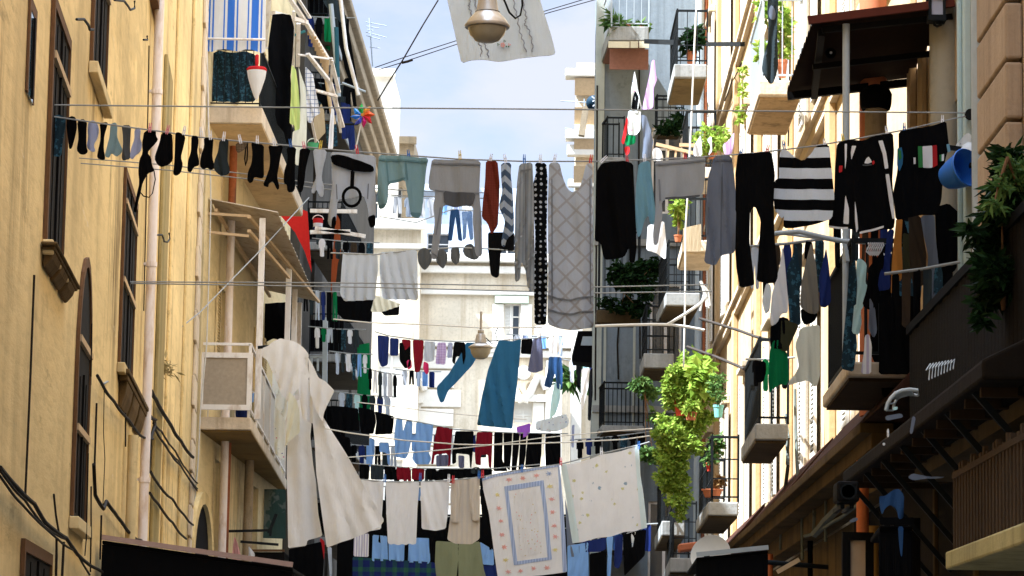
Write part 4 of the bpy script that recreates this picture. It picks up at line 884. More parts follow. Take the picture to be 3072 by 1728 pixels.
cloth('inner_shadow', None, None, G(2, 0, "798,1383 860,1392 1030,1402 1025,1445 1008,1490 960,1488 880,1498 803,1478"), L1Y, fabric('inner_shadow_hem_grey', (.06, .06, .062)), parent=o, like=pr, lift=.014)  # shadow inside the jumper painted as a dark grey piece
near(2, 'dress', 'dress', 'rust red checked dress hung narrow beside the zigzag scarf', 'rust', "1105,1162 1190,1168 1205,1330 1200,1500 1190,1640 1145,1705 1115,1610 1075,1582 1085,1450 1100,1300", fold=.03, lam=.09)
near(2, 'scarf', 'scarf', 'blue and pale grey zigzag scarf twisted on the line', 'zig', "1215,1180 1290,1180 1285,1260 1300,1400 1310,1600 1308,1690 1260,1730 1240,1795 1215,1770 1225,1700 1245,1600 1198,1500 1225,1380 1215,1280", fold=.03, lam=.1)
near(3, 'cardigan', 'cardigan', 'long ribbed grey cardigan left of the polka dot scarf', 'rib', "140,1185 235,1178 245,1400 250,1800 248,2115 215,2120 200,2080 185,1960 155,1890 145,2030 110,2042 105,1900 110,1500 125,1300", fold=.035, lam=.09)
near(3, 'scarf', 'scarf', 'long black scarf with white polka dots', 'polka', "252,1180 335,1180 345,1300 338,1700 345,2000 335,2355 250,2350 245,2000 255,1700 235,1350 262,1250", fold=.03, lam=.09)
near(3, 'blanket', 'blanket', 'very large grey shawl with lattice print drooping in a deep curve', 'blanket', "355,1182 430,1182 455,1290 490,1370 530,1395 575,1368 600,1290 625,1185 670,1185 672,1600 678,2000 680,2365 600,2388 520,2392 420,2375 345,2355 350,1900 345,1500", fold=.045, lam=.28)
near(3, 'dress', 'dress', 'wide black dress hanging between the grey shawl and the pale teal top', 'black', "740,1178 910,1165 965,1185 972,1350 985,1650 990,1800 975,1905 935,1900 935,1790 900,1870 760,1880 745,1840 730,1755 685,1750 690,1600 695,1300 705,1230", fold=.03, lam=.2)
near(3, 'blouse', 'blouse', 'pale teal blouse hanging narrow right of the wide black dress', 'sky', "1005,1185 1085,1165 1100,1300 1125,1520 1118,1630 1085,1625 1075,1560 1045,1600 1020,1700 1000,1720 985,1650 980,1500 985,1350", fold=.035, lam=.11)
o, pr = near(4, 'jumper', 'jumper', 'plain grey jumper right of the pale teal blouse, one sleeve hanging at its left', 'grey', "-82,1165 280,1140 278,1280 262,1400 240,1425 0,1440 -35,1460 -30,1560 -65,1775 -95,1780 -100,1700 -82,1500 -80,1300", fold=.025, lam=.24)
cloth('hem', None, None, G(4, 0, "-20,1432 240,1412 240,1428 0,1446"), L1Y, MATS['inner_shadow_hem_grey'], parent=o, like=pr, lift=.012)
near(4, 'pyjama_trousers', 'trousers', 'crumpled blue grey pyjama trousers left of the black trousers', 'bgrey', "345,1130 470,1130 490,1260 505,1449 495,1830 440,1838 395,1850 355,1925 270,1905 290,1750 280,1600 290,1400 300,1280 320,1220", fold=.035, lam=.13)
near(4, 'trousers', 'trousers', 'black flared trousers hung by the waist beside the striped jumper', 'black', "515,1115 760,1100 785,1260 775,1449 780,1700 805,2010 785,2055 720,2050 650,2040 660,1900 680,1600 640,1490 605,1530 600,1750 635,2050 630,2070 530,2085 505,1950 490,1700 500,1449 498,1250", fold=.025, lam=.17)
near(4, 'striped_jumper', 'jumper', 'black and pale grey wide striped jumper with a drooping neckline', 'stripe', "822,1092 870,1085 930,1140 990,1168 1050,1110 1080,1058 1175,1050 1190,1200 1215,1430 1200,1580 1100,1620 930,1650 845,1655 848,1560 835,1590 780,1520 772,1420 780,1310 815,1290 812,1200", fold=.02, lam=.3, Y=23.4)
o, pr = near(5, 'track_jacket', 'jacket', 'black track jacket with white piping and a small white chest emblem', 'black', "95,1038 165,1012 290,1018 360,985 500,962 508,1100 495,1300 515,1600 505,1660 380,1670 260,1695 190,1660 30,1645 40,1560 75,1400 80,1200", fold=.02, lam=.26, Y=23.5)
for s_ in ("148,1045 165,1045 162,1150 150,1235", "200,1060 232,1060 215,1110 197,1160 192,1110", "392,1022 424,1018 450,1110 466,1220 440,1226 425,1120", "444,1265 470,1262 500,1449 512,1585 494,1585 468,1440", "152,1415 178,1520 176,1630 138,1622", "222,1455 238,1560 246,1660 232,1690 222,1600"): cloth('white_stripe', None, None, G(5, 0, s_), 23.5, FB['white'], parent=o, like=pr, lift=.013, rnd=.08, th=.006)
for s_ in ("30,1638 170,1650 168,1664 32,1652", "255,1682 430,1640 428,1656 258,1697"): cloth('hem_stripe', None, None, G(5, 0, s_), 23.5, FB['white'], parent=o, like=pr, lift=.013, rnd=.08, th=.006)
cloth('emblem', None, None, G(5, 0, "292,1182 305,1150 322,1136 338,1160 345,1178 320,1186"), 23.5, FB['white'], parent=o, like=pr, lift=.014, rnd=.1, th=.006)
cloth('emblem_text', None, None, G(5, 0, "280,1192 345,1190 345,1200 280,1203"), 23.5, FB['dgrey'], parent=o, like=pr, lift=.013, rnd=.02, th=.005)
for s_ in ("345,1175 358,1165 365,1185 352,1200", "108,1205 132,1205 128,1250 106,1255"): cloth('emblem', None, None, G(5, 0, s_), 23.5, FB['redc'], parent=o, like=pr, lift=.014, rnd=.1, th=.006)
o, pr = near(5, 't_shirt', 't-shirt', 'black t-shirt with a green, white and red flag patch on the chest', 'black', "540,955 690,925 800,905 885,877 905,1060 880,1150 860,1280 850,1450 820,1555 690,1560 570,1590 520,1590 500,1400 530,1250 540,1100", fold=.02, lam=.3, Y=23.8)
for nm_, k_, s_ in (('flag_band', 'green', "678,1062 712,1060 716,1215 682,1218"), ('flag_band', 'white', "712,1060 783,1056 786,1216 716,1216"), ('flag_band', 'red', "783,1056 816,1052 820,1200 786,1216"), ('patch', 'white', "645,1146 661,1146 661,1192 647,1194"), ('patch', 'green', "835,1125 850,1122 850,1170 838,1172"), ('patch', 'white', "850,1122 868,1118 866,1166 850,1170"), ('patch', 'sky', "885,1050 905,1045 915,1100 895,1108"), ('side_print', 'blue', "530,1080 560,1070 572,1130 568,1190 545,1245 528,1200"), ('side_print', 'green', "535,1090 556,1095 560,1150 540,1165")):
    cloth(nm_, None, None, G(5, 0, s_), 23.8, FB[k_], parent=o, like=pr, lift=.013 if k_ != 'green' else .016, rnd=.05, th=.006)
M_seamg = fabric('grey_seam', (.17, .17, .17)); M_seamt = fabric('teal_seam', (.12, .2, .2)); M_seamp = fabric('blue_grey_seam', (.08, .085, .1))
def seams(start, crop, m, lst):
    for o_ in list(COL.objects):
        if o_.get('label', '').startswith(start):
            for s_ in lst: cloth('seam', None, None, G(crop, 0, s_), L1Y, m, parent=o_, like=PRM[o_.name], lift=.012, rnd=.05, th=.004)
            return
seams('mid grey knitted jumper', 2, M_seamg, ["714,1176 1067,1190 1066,1202 713,1189", "735,1372 900,1392 1055,1398 1055,1408 900,1402 735,1382", "770,1500 780,1500 748,1700 740,1700", "700,1815 750,1850 752,1862 704,1828"])
seams('plain grey jumper', 4, M_seamg, ["-80,1186 280,1160 279,1171 -79,1198", "-60,1300 -48,1300 -40,1450 -52,1460"])
seams('teal green sweatshirt', 2, M_seamt, ["330,1148 686,1168 684,1182 330,1162", "380,1165 392,1165 405,1325 395,1325", "520,1175 532,1175 545,1310 533,1308"])
seams('crumpled blue grey', 4, M_seamp, ["345,1156 474,1156 475,1168 342,1168", "400,1190 409,1190 400,1500 396,1850 386,1850 392,1500", "300,1500 308,1500 302,1700 292,1700"])
seams('light grey sweatshirt', 2, M_seamg, ["20,1340 28,1340 34,1449 26,1449", "250,1330 258,1330 252,1440 244,1440"])
seams('very large grey shawl', 3, M_seamg, ["347,2240 500,2272 679,2245 679,2256 500,2285 347,2252", "346,2140 500,2170 678,2140 678,2150 500,2182 346,2152", "372,1300 380,1300 382,2200 374,2200", "648,1300 656,1300 660,2200 652,2200"])
seams('long ribbed grey', 3, M_seamg, ["182,1250 192,1250 190,1900 180,1880", "150,1230 225,1225 225,1236 150,1241"])
# ------------------------------------------------------------------ lines and pulleys
def line_through(name, label, plist, Y, r, m=M_rope, Y2=None, group=None, cat='clothes line'):
    n = len(plist); P3 = []
    for i in range(n-1):
        for k in range(6):
            t = k/6; P3.append(((plist[i][0]*(1-t)+plist[i+1][0]*t), plist[i][1]*(1-t)+plist[i+1][1]*t))
    P3.append(plist[-1]); xs = [p[0] for p in P3]
    return wire(name, label, [W(p, Y if Y2 is None else Y+(Y2-Y)*(p[0]-xs[0])/(xs[-1]-xs[0])) for p in P3], r, m, cat, group)
LG = 'clothes lines across the alley'
near_line = line_through('clothes_line', 'sagging line across the alley carrying the socks, jumpers and black trousers', Dp("-60,250 10,268 80,285 160,297 300,317 400,330 500,345 600,355 750,368 850,378 1000,389 1150,400 1320,406 1500,406 1620,402 1750,396 1900,385 2050,367 2150,350 2280,326 2370,305 2440,290"), 23, .006, Y2=24, group=LG)
line_through('clothes_line', 'taut bare line crossing the whole picture just above the sock line', Dp("-60,262 700,270 1288,274 2440,284"), 23, .006, Y2=24, group=LG)
for s, lab, Y in (("-40,358 130,392 420,415 640,440 800,462 1000,478 1250,486", 'upper of two thin slack lines below the socks on the left', 26), ("-40,372 130,405 420,428 640,452 800,474 1000,492 1250,500", 'lower of two thin slack lines below the socks on the left', 26.2)):
    line_through('clothes_line', lab, Dp(s), Y, .005, group=LG)
for s, lab, Y in (("172,708 900,712 1500,722 1780,716", 'upper of two long bare lines at the height of the arched window', 34), ("225,711 900,722 1500,737 1790,733", 'lower of two long bare lines at the height of the arched window', 34.3)):
    line_through('clothes_line', lab, Dp(s), Y, .0075, group=LG)
def pulley(p, Y, label):
    a = W(p, Y); b = W((p[0]+9, p[1]-1), Y); t = thing('line_pulley', label, 'pulley', a)
    obj('wheel', MB().lathe(a-Vector((0, .02, 0)), [(.01, 0), (.045, 0), (.035, .012), (.035, .022), (.045, .034), (.01, .034)], 16, ax=(0, 1, 0)), M_iron, t, smooth=False)
    f = MB().tube([a, a.lerp(b, .6)+Vector((0, 0, .02)), b], .014, 7); obj('hook', f, M_iron, t, smooth=True)
pulley(d(2441, 288), 24.0, 'small iron pulley at the right end of the sagging sock line')
p_ = W(d(2470, 288), 24); f = MB().lathe(p_+Vector((0, -.03, 0)), [(.02, 0), (.06, 0), (.06, .03), (.02, .03)], 16, ax=(0, 1, 0)); f.tube([p_, Vector((RX+.05, 24.3, p_.z+.05))], .018, 7); obj('wall_ring', f, M_iron, label='round iron wall ring holding the pulley of the sock line', cat='ring')
# ------------------------------------------------------------------ clothes pegs
PEG = None
def peg(p, Y, color, label, s=1.0, tilt=0):
    global PEG
    key = 'peg_'+color; cols = dict(white=(.72, .74, .8), blue=(.03, .12, .4), red=(.5, .03, .04), yellow=(.6, .45, .05), pink=(.6, .2, .25), grey=(.4, .42, .46))
    m = paint(key, cols[color], .5, 0, .1, bumps=0)
    mb = MB(); q = W(p, Y-.02)
    for sx in (-1, 1):
        mb.prism([(sx*.003, 0, -.03), (sx*.010, 0, -.03), (sx*.012, 0, .0), (sx*.009, 0, .045), (sx*.004, 0, .045), (sx*.003, 0, .01)], (0, .012, 0))
    mb.tube([(-.012, .006, .008), (.012, .006, .008)], .005, 6)
    mt = Matrix.Rotation(tilt, 3, 'Y'); mb.v = [q+mt@(v*s) for v in mb.v]
    return obj('clothes_peg', mb, m, label=label, cat='clothes peg', group='clothes pegs')
for x, y, col, lab in ((377,323,'pink','pink peg holding the black bra'), (421,328,'pink','pink peg holding the wide black briefs'), (463,330,'white','white peg on the long black sock with bulging foot'), (506,333,'white','white peg on the black sock with foot turned left'), (529,342,'white','white peg shared by two black socks'), (563,345,'white','white peg on the flared charcoal socks'), (604,352,'white','white peg above the brown lace thong'), (647,355,'white','white peg on the black socks with one longer foot'), (690,360,'white','white peg on the wishbone black socks'), (731,363,'blue','blue peg on the straight black stocking'), (765,369,'pink','pink peg on the last black stocking'), (806,367,'yellow','yellow peg on the pale lavender leggings'), (898,378,'red','red peg on the light grey banded sweatshirt'), (1028,390,'blue','blue peg on the teal green sweatshirt'), (1157,392,'yellow','yellow and white peg on the mid grey knitted jumper'), (1234,400,'white','white peg on the rust red dress'), (1271,401,'white','white peg on the zigzag scarf'), (1319,402,'blue','blue peg on the ribbed grey cardigan'), (1359,402,'white','white peg on the polka dot scarf'), (1395,401,'white','white peg at the left corner of the grey lattice shawl'), (1486,402,'red','red peg at the right corner of the grey lattice shawl'), (1517,402,'white','slanted white peg on the left of the wide black dress'), (1578,405,'red','red peg on the right of the wide black dress'), (1622,401,'white','white peg on the pale teal blouse'), (1724,396,'red','red peg on the plain grey jumper'), (1864,385,'blue','blue peg at the left of the black trousers'), (1930,378,'red','red peg at the right of the black trousers'), (1972,366,'blue','blue peg on the left of the striped jumper'), (2075,362,'white','white peg on the right of the striped jumper'), (2121,350,'yellow','yellow peg on the left of the track jacket'), (2231,330,'white','white peg on the right of the track jacket'), (2275,322,'blue','blue peg on the left of the flag t-shirt'), (2371,303,'white','white peg on the right of the flag t-shirt')):
    peg(d(x, y), 23+(x/2440.)-.05, col, lab, tilt=random.uniform(-.25, .25)+(.6 if 'slanted' in lab else 0))
# ------------------------------------------------------------------ basin and bag on the wall bracket at the end of the line
t = thing('basin', 'blue plastic basin hung on its side at the right end of the near line', 'basin', W(c(5,0,1010,1300), 23.6))
rc_, rd_ = W(c(5,0,1040,1215), 23.5), W(c(5,0,890,1290), 23.7); ax = (rd_-rc_).normalized(); rr = (W(c(5,0,935,1120), 23.5)-W(c(5,0,1145,1312), 23.5)).length/2
prof = [(rr*.62, .24), (rr*.78, .16), (rr*.93, .04), (rr, 0), (rr*1.04, -.004), (rr*1.0, -.012), (rr*.9, .03), (rr*.7, .2), (.01, .2)]
obj('bowl', MB().lathe(rc_, prof, 28, ax=ax), paint('blue_plastic', (.035, .14, .5), .4, 0, .08, bumps=0), t, smooth=True)
wb = MB(); ce = W(c(5,0,1090,1200), 23.9)
wb.lathe(ce+Vector((0, 0, -.16)), [(.02, 0), (.11, .02), (.17, .1), (.18, .2), (.14, .29), (.07, .34), (.02, .35)], 18); wb.v = [v+Vector((1, 0, 0))*.03*noise.noise(v*9) for v in wb.v]
obj('plastic_bag', wb, paint('white_plastic_bag', (.5, .53, .55), .5, 0, .1), label='bulging white plastic bag behind the blue basin', cat='bag', smooth=True)
o, _ = wash(5, 0, 'towel', 'towel', 'crumpled grey patterned rag on the bracket above the blue basin', 'flw', 23.9, "950,1060 990,1010 1040,960 1070,990 1110,965 1108,1060 1060,1110 985,1115 955,1090", fold=.03, lam=.08, th=.05)
f = MB(); f.bar(W(c(5,0,900,1068), 23.8), Vector((RX+.02, 23.9, W(c(5,0,1170,1080), 23.8).z)), .035); f.bar(W(c(5,0,1110,1068), 23.8), W(c(5,0,1060,1210), 23.6), .025)
obj('wall_bracket', f, M_iron, label='black iron wall bracket carrying the basin and bag', cat='bracket')
# ================================================================== WASHING, farther lines
def far(col, row, Y, grp, items, fold=.03, lam=.16, **k):
    for nm, cat, lab, m, s in items: wash(col, row, nm, cat, lab, m, Y, s, group=grp, fold=fold, lam=lam, **k)
far(2, 1, 45, 'washing beside the row of grey knitted caps', [
 ('sheet', 'sheet', 'plain grey sheet, the left one of two hung side by side', 'lgrey', "70,475 320,490 325,600 310,740 305,820 80,830 50,780 60,600"),
 ('sheet', 'sheet', 'grey sheet with fine texture, the right one of two hung side by side', 'lgrey', "340,475 605,460 612,700 615,820 360,815 345,700 335,600"),
 ('cap', 'cap', 'largest of the shaggy grey caps, right beside the grey sheet', 'dgrey', "610,480 640,445 680,445 710,490 715,530 690,580 665,608 640,590 615,550"),
 ('cap', 'cap', 'shaggy grey cap hanging between the jumper sleeve and the next cap', 'dgrey', "745,465 790,450 825,480 828,530 810,575 795,597 770,575 745,545"),
 ('cap', 'cap', 'narrow shaggy grey cap below the dark jeans', 'dgrey', "852,450 880,440 910,440 920,500 910,550 885,572 850,530"),
 ('cap', 'cap', 'wide shaggy grey cap beside the grey jumper cuff', 'dgrey', "935,460 960,420 1000,410 1050,470 1060,510 1030,535 985,520 950,500"),
 ('leggings', 'leggings', 'black leggings folded over the line behind the zigzag scarf', 'black', "1120,330 1310,330 1310,465 1215,465 1200,650 1180,663 1140,640 1120,450")], fold=.04, lam=.14)
far(2, 1, 62, 'jeans seen behind the grey jumper', [
 ('jeans', 'jeans', 'dark blue jeans hanging in the gap below the grey jumper', 'denim', "850,165 910,165 920,250 935,395 905,390 885,215 860,395 828,390 840,260"),
 ('jeans', 'jeans', 'light blue jeans hanging next to the dark blue jeans', 'ldenim', "930,180 1005,178 1015,380 990,390 968,240 962,370 937,390 935,250")])
line_through('clothes_line', 'line carrying the grey sheets and the shaggy caps', G(2, 1, "-20,480 300,492 600,458 900,440 1200,455 1330,468 1500,476"), 45, .011, group=LG)
line_through('clothes_line', 'line carrying the dark and light jeans', G(2, 1, "330,215 600,260 860,165 1010,175 1300,200"), 62, .012, group=LG)
far(2, 1, 58, 'washing on the line with the hanging lamp', [
 ('trousers', 'trousers', 'navy trousers at the left end of the lamp line', 'navy', "320,1075 365,1080 405,1085 400,1190 395,1290 350,1310 325,1250"),
 ('shorts', 'shorts', 'navy blue shorts right of the navy trousers', 'navy', "410,1095 475,1100 470,1225 410,1225"),
 ('shirt', 'shirt', 'crimson shirt half hidden by a black vest', 'crim', "495,1105 560,1110 560,1180 535,1280 515,1260 500,1180"),
 ('vest', 'vest', 'black vest between two crimson garments', 'black', "478,1130 505,1130 520,1190 560,1150 562,1300 520,1320 480,1260"),
 ('trousers', 'trousers', 'long crimson trousers on the lamp line', 'crim', "575,1110 655,1112 650,1250 625,1345 590,1345 580,1220"),
 ('t_shirt', 't-shirt', 'pale grey t-shirt left of the lilac checked top', 'lgrey', "660,1120 740,1125 730,1260 690,1270 655,1260"),
 ('top', 'top', 'lilac checked top on the lamp line', 'lilac', "755,1130 815,1128 820,1180 810,1290 740,1285 750,1180"),
 ('t_shirt', 't-shirt', 'small lavender t-shirt beside the black long sleeved top', 'lav', "830,1130 865,1130 860,1240 825,1240"),
 ('top', 'top', 'black long sleeved top left of the hanging lamp', 'black', "875,1125 955,1128 960,1230 940,1295 930,1230 890,1230 880,1290 860,1270"),
 ('sock', 'sock', 'magenta stocking dangling below the crimson trousers', 'mag', "655,1265 690,1280 692,1350 672,1362 650,1320"),
 ('sock', 'sock', 'magenta sock beside the black vest', 'mag', "530,1260 565,1250 570,1310 540,1330"),
 ('trousers', 'trousers', 'blue trousers blown sideways behind the lamp', 'blue', "960,1130 1030,1130 1060,1200 1010,1290 900,1410 830,1480 800,1560 775,1565 752,1500 750,1450 840,1350 900,1250 945,1180")], lam=.13)
wash(2, 1, 'towel', 'towel', 'long wide blue towel right of the hanging lamp', 'blue', 50, "1200,1110 1290,1120 1362,1105 1350,1250 1330,1450 1310,1600 1298,1755 1200,1745 1040,1728 1080,1500 1120,1330 1165,1200", group='washing on the line with the hanging lamp', fold=.05, lam=.2)
far(3, 1, 58, 'washing on the line with the hanging lamp', [
 ('top', 'top', 'small black top between the blue towel and the purple grey dress', 'black', "155,1105 235,1100 240,1180 230,1215 150,1210"),
 ('dress', 'dress', 'purple grey sleeveless dress right of the blue towel', 'pgrey', "240,1100 300,1085 310,1200 312,1330 250,1350 198,1335 225,1200"),
 ('jeans', 'jeans', 'dark jeans under a white t-shirt at the right of the lamp line', 'denim', "355,1232 445,1235 455,1350 450,1465 415,1468 398,1350 385,1400 370,1460 318,1445 345,1340"),
 ('t_shirt', 't-shirt', 'white t-shirt above the dark jeans', 'white', "335,1085 425,1065 435,1180 405,1220 360,1200"),
 ('bag', 'bag', 'pale cloth bag hanging under the polka dot scarf', 'offw', "250,1010 330,1010 325,1050 285,1095 245,1065"),
 ('towel', 'towel', 'pale mint towel below the dark jeans', 'mint', "395,1420 440,1430 435,1550 405,1640 360,1690 370,1560"),
 ('cloth', 'cloth', 'cream cloth hanging left of the grey building end', 'offw', "590,1320 650,1310 640,1450 600,1620 585,1600"),
 ('cloth', 'cloth', 'black cloth hanging against the grey building corner', 'black', "650,1330 670,1310 672,1500 655,1700 635,1690 640,1480")], lam=.13)
line_through('clothes_line', 'line carrying the crimson trousers and the blue towel', G(2, 1, "300,1050 400,1080 600,1108 900,1122 1150,1118 1362,1105 1560,1090 1640,1070"), 58, .012, group=LG)
line_through('clothes_line', 'bare line above the hanging lamp', G(2, 1, "0,960 260,985 700,1000 1065,1022 1450,1020 1530,1015"), 47, .01, M_ropew, group=LG)
GF = 'washing on the dark red and sky blue line'
far(2, 2, 64, GF, [
 ('trousers', 'trousers', 'sky blue trousers left of the sky blue t-shirt', 'sblue', "455,310 500,310 505,400 530,320 575,330 570,440 545,560 525,600 450,585 440,440"),
 ('t_shirt', 't-shirt', 'sky blue t-shirt left of the dark red jumpers', 'sblue', "600,335 725,350 715,470 690,550 710,600 690,640 600,640 570,600 590,500"),
 ('jumper', 'jumper', 'dark red jumper left of the black jumper', 'crim', "750,365 865,380 855,500 850,640 830,660 825,560 735,570 725,640 708,640 725,500"),
 ('jumper', 'jumper', 'black jumper between two dark red jumpers', 'black', "885,400 1018,400 1010,560 1000,670 990,660 985,570 890,560 890,630 860,640 860,560"),
 ('jumper', 'jumper', 'dark red jumper right of the black jumper', 'crim', "1040,405 1155,405 1150,540 1145,670 1125,660 1120,570 1070,570 1070,650 1030,640 1025,560"),
 ('trousers', 'trousers', 'first black trousers right of the dark red jumpers', 'black', "1165,408 1228,410 1225,610 1265,690 1160,690"),
 ('trousers', 'trousers', 'second black trousers in the row of black trousers', 'black', "1233,410 1297,412 1290,560 1278,690 1235,640"),
 ('trousers', 'trousers', 'third black trousers in the row, under the purple cloth', 'black', "1303,412 1350,414 1345,520 1325,690 1290,690"),
 ('trousers', 'trousers', 'fourth black trousers in the row of black trousers', 'black', "1356,415 1400,416 1395,560 1380,670 1340,690")], lam=.14)
far(3, 2, 64, GF, [
 ('trousers', 'trousers', 'wide black trousers second from the right end of the row', 'black', "205,416 305,416 300,560 290,660 180,665 190,540"),
 ('trousers', 'trousers', 'wide black trousers at the right end of the row', 'black', "330,418 440,418 440,640 330,655 325,520"),
 ('cloth', 'cloth', 'small purple cloth over the row of black trousers', 'purple', "118,370 222,342 218,412 190,440 160,450 125,414"),
 ('apron', 'apron', 'floral grey apron draped over the black trousers line', 'flw', "262,330 380,300 480,275 500,330 490,365 420,400 330,405 258,390"),
 ('shirt', 'shirt', 'small white shirt hanging between the black trousers and grey building', 'lav', "520,360 540,350 538,430 535,520 518,515")], lam=.15)
line_through('clothes_line', 'line carrying the sky blue clothes, red jumpers and black trousers', G(2, 2, "420,300 600,330 870,385 1150,405 1400,415 1700,418"), 64, .013, group=LG)
line_through('clothes_line', 'long pale line sweeping below the blue towel', G(2, 2, "-60,380 100,410 500,465 900,495 1100,500 1700,480 2100,460 2300,432"), 50, .011, M_ropew, group=LG)
line_through('clothes_line', 'second pale line crossing just above the white linen', G(2, 2, "100,590 500,560 800,535 1100,505 1500,450 2000,400 2310,380"), 51, .009, M_ropew, group=LG)
line_through('clothes_line', 'thin line above the sky blue trousers', G(2, 2, "170,190 400,215 700,255 1000,285 1400,315"), 55, .009, M_ropew, group=LG)
far(2, 2, 61.5, 'dark clothes on the low line behind the white linen', [
 ('shirt', 'shirt', 'dark brown shirt nearest the big white sheets', 'dbr', "125,632 182,640 178,745 150,745"),
 ('shirt', 'shirt', 'black shirt right of the dark brown shirt', 'black', "190,640 262,645 258,750 190,748"),
 ('shirt', 'shirt', 'charcoal shirt above the left white towel', 'char', "270,645 365,650 362,752 270,750"),
 ('shirt', 'shirt', 'black shirt left of the wine red shirts', 'black', "370,650 452,655 450,752 372,752"),
 ('shirt', 'shirt', 'wine red shirt with dark neckline', 'crim', "458,655 556,660 552,752 460,752"),
 ('shirt', 'shirt', 'wine red shirt above the white nightdress', 'crim', "568,670 660,670 658,752 568,752"),
 ('shorts', 'shorts', 'black shorts above the white sheet', 'black', "670,672 746,672 742,755 676,750"),
 ('trousers', 'trousers', 'long black trousers folded above the beige cardigan', 'black', "760,676 900,672 1150,672 1150,720 1000,735 762,752"),
 ('hat', 'hat', 'dark wide brimmed hat pegged on the low line', 'char', "985,690 1020,660 1060,660 1078,690 1050,708 1005,708"),
 ('pillowcase', 'pillowcase', 'lilac pillowcase behind the first dark red jumper', 'pgrey', "745,575 835,570 832,650 745,655"),
 ('pillowcase', 'pillowcase', 'grey pillowcase behind the black jumper', 'pgrey', "905,575 950,578 948,668 908,665")], lam=.12)
line_through('clothes_line', 'low line carrying the wine red and dark shirts', G(2, 2, "60,625 300,645 600,668 900,672 1160,670 1500,640"), 61.5, .012, group=LG)
GW = 'white linen on the long low line'
def linen(col, nm, cat, lab, m, s, Y=54, **k): return wash(col, 2, nm, cat, lab, m, Y, s, group=GW, **k)
linen(2, 'towel', 'towel', 'white towel partly behind the big cream sheets', 'white', "180,750 365,765 360,900 345,1110 255,1125 200,1000", fold=.03, lam=.2)
linen(2, 'nightdress', 'nightdress', 'white nightdress with a scalloped hem', 'offw', "378,765 625,768 610,950 600,1215 575,1222 550,1213 525,1226 500,1216 470,1228 440,1215 415,1222 395,1210 385,1000", fold=.03, lam=.18)
linen(2, 'sheet', 'sheet', 'short white sheet between the nightdress and the beige cardigan', 'offw', "632,765 840,755 835,950 815,1105 740,1122 640,1108 635,900", fold=.05, lam=.3)
o, pr = linen(2, 'cardigan', 'cardigan', 'beige knitted cardigan hanging with both sleeves down', 'beige', "860,755 1060,735 1062,900 1060,1180 1000,1220 880,1215 825,1185 850,1000 848,850", fold=.03, lam=.15)
cloth('sleeve', None, None, G(2, 2, "855,770 925,760 915,900 908,1062 852,1058 852,900"), 54, FB['beige'], parent=o, like=pr, lift=.04, th=.03)
cloth('sleeve', None, None, G(2, 2, "985,745 1058,740 1062,900 1060,1048 1010,1052 992,900"), 54, FB['beige'], parent=o, like=pr, lift=.04, th=.03)
TA = "-130,745 -70,738 -30,718 80,708 160,692 200,680 300,674 370,662 430,645 455,900 475,1200 485,1420 380,1435 250,1449 100,1470 -10,1500 -40,1300 -80,1000 -120,830"
o, pr = linen(3, 'tablecloth', 'tablecloth', 'white tablecloth with rose sprigs and a blue framed centre panel', 'fl1', TA, fold=.018, lam=.5)
cloth('top_hem', None, None, G(3, 2, "-130,742 -30,712 200,677 430,642 431,655 200,693 -30,729 -128,760"), 54, FB['bluest'], parent=o, like=pr, lift=.008, rnd=.05)
for s_ in ("30,800 315,755 318,790 45,835", "30,800 60,835 125,1340 100,1372", "315,755 345,1000 375,1320 345,1325 318,1000 290,790", "100,1345 375,1310 375,1330 100,1372"): cloth('blue_border', None, None, G(3, 2, s_), 54, FB['bluest'], parent=o, like=pr, lift=.008, rnd=.04, th=.006)
cloth('rose_panel', None, None, G(3, 2, "100,845 255,820 272,1000 305,1280 150,1310 125,1050"), 54, FB['rosem'], parent=o, like=pr, lift=.008, rnd=.04, th=.006)
cloth('side_hem', None, None, G(3, 2, "420,650 432,646 456,900 476,1200 486,1418 455,1422 440,1100"), 54, FB['bluest'], parent=o, like=pr, lift=.006, rnd=.04, th=.006)
def sprig(x, y, key, par, pr, r=28, Y=54, col=3):
    a0 = random.uniform(0, 6)
    P = []
    for i in range(12): a = a0+i*math.pi/6; q = r*(1.0 if i % 2 else .42)*random.uniform(.7, 1.15); P.append((x+q*math.cos(a), y+q*.75*math.sin(a)))
    cloth('rose_sprig', None, None, [c(col, 2, *p) for p in P], Y, FB[key], parent=par, like=pr, lift=.008, rnd=.1, th=.005)
for x, y, k_ in ((65,750,'rose'), (165,742,'rose'), (265,722,'rose'), (355,708,'bluest'), (360,800,'yel'), (375,893,'rose'), (380,985,'rose'), (395,1085,'rose'), (400,1165,'rose'), (400,1260,'yel'), (150,1412,'rose'), (245,1395,'rose'), (340,1390,'rose'), (-20,860,'yel'), (-8,960,'rose'), (5,1050,'rose'), (15,1150,'rose'), (30,1240,'rose'), (42,1335,'yel'), (60,1420,'rose')): sprig(x, y, k_, o, pr)
o, pr = linen(3, 'tablecloth', 'tablecloth', 'white tablecloth with scattered yellow and grey flowers, right end of the low line', 'fl2', "440,645 510,637 590,620 665,598 730,570 800,560 870,546 945,522 1005,500 1012,600 1018,720 1040,860 1050,950 1058,1040 1068,1100 1030,1105 980,1125 900,1130 800,1165 700,1174 600,1203 525,1212 500,1050 475,850", fold=.025, lam=.4)
for s_ in ("440,645 480,636 530,900 575,1200 525,1212 500,1050 475,850", "975,508 1005,500 1015,700 1050,950 1065,1100 1025,1110 1000,850"): cloth('side_band', None, None, G(3, 2, s_), 54, fabric('plain_band', (.5, .54, .55)), parent=o, like=pr, lift=.006, rnd=.04, th=.006)
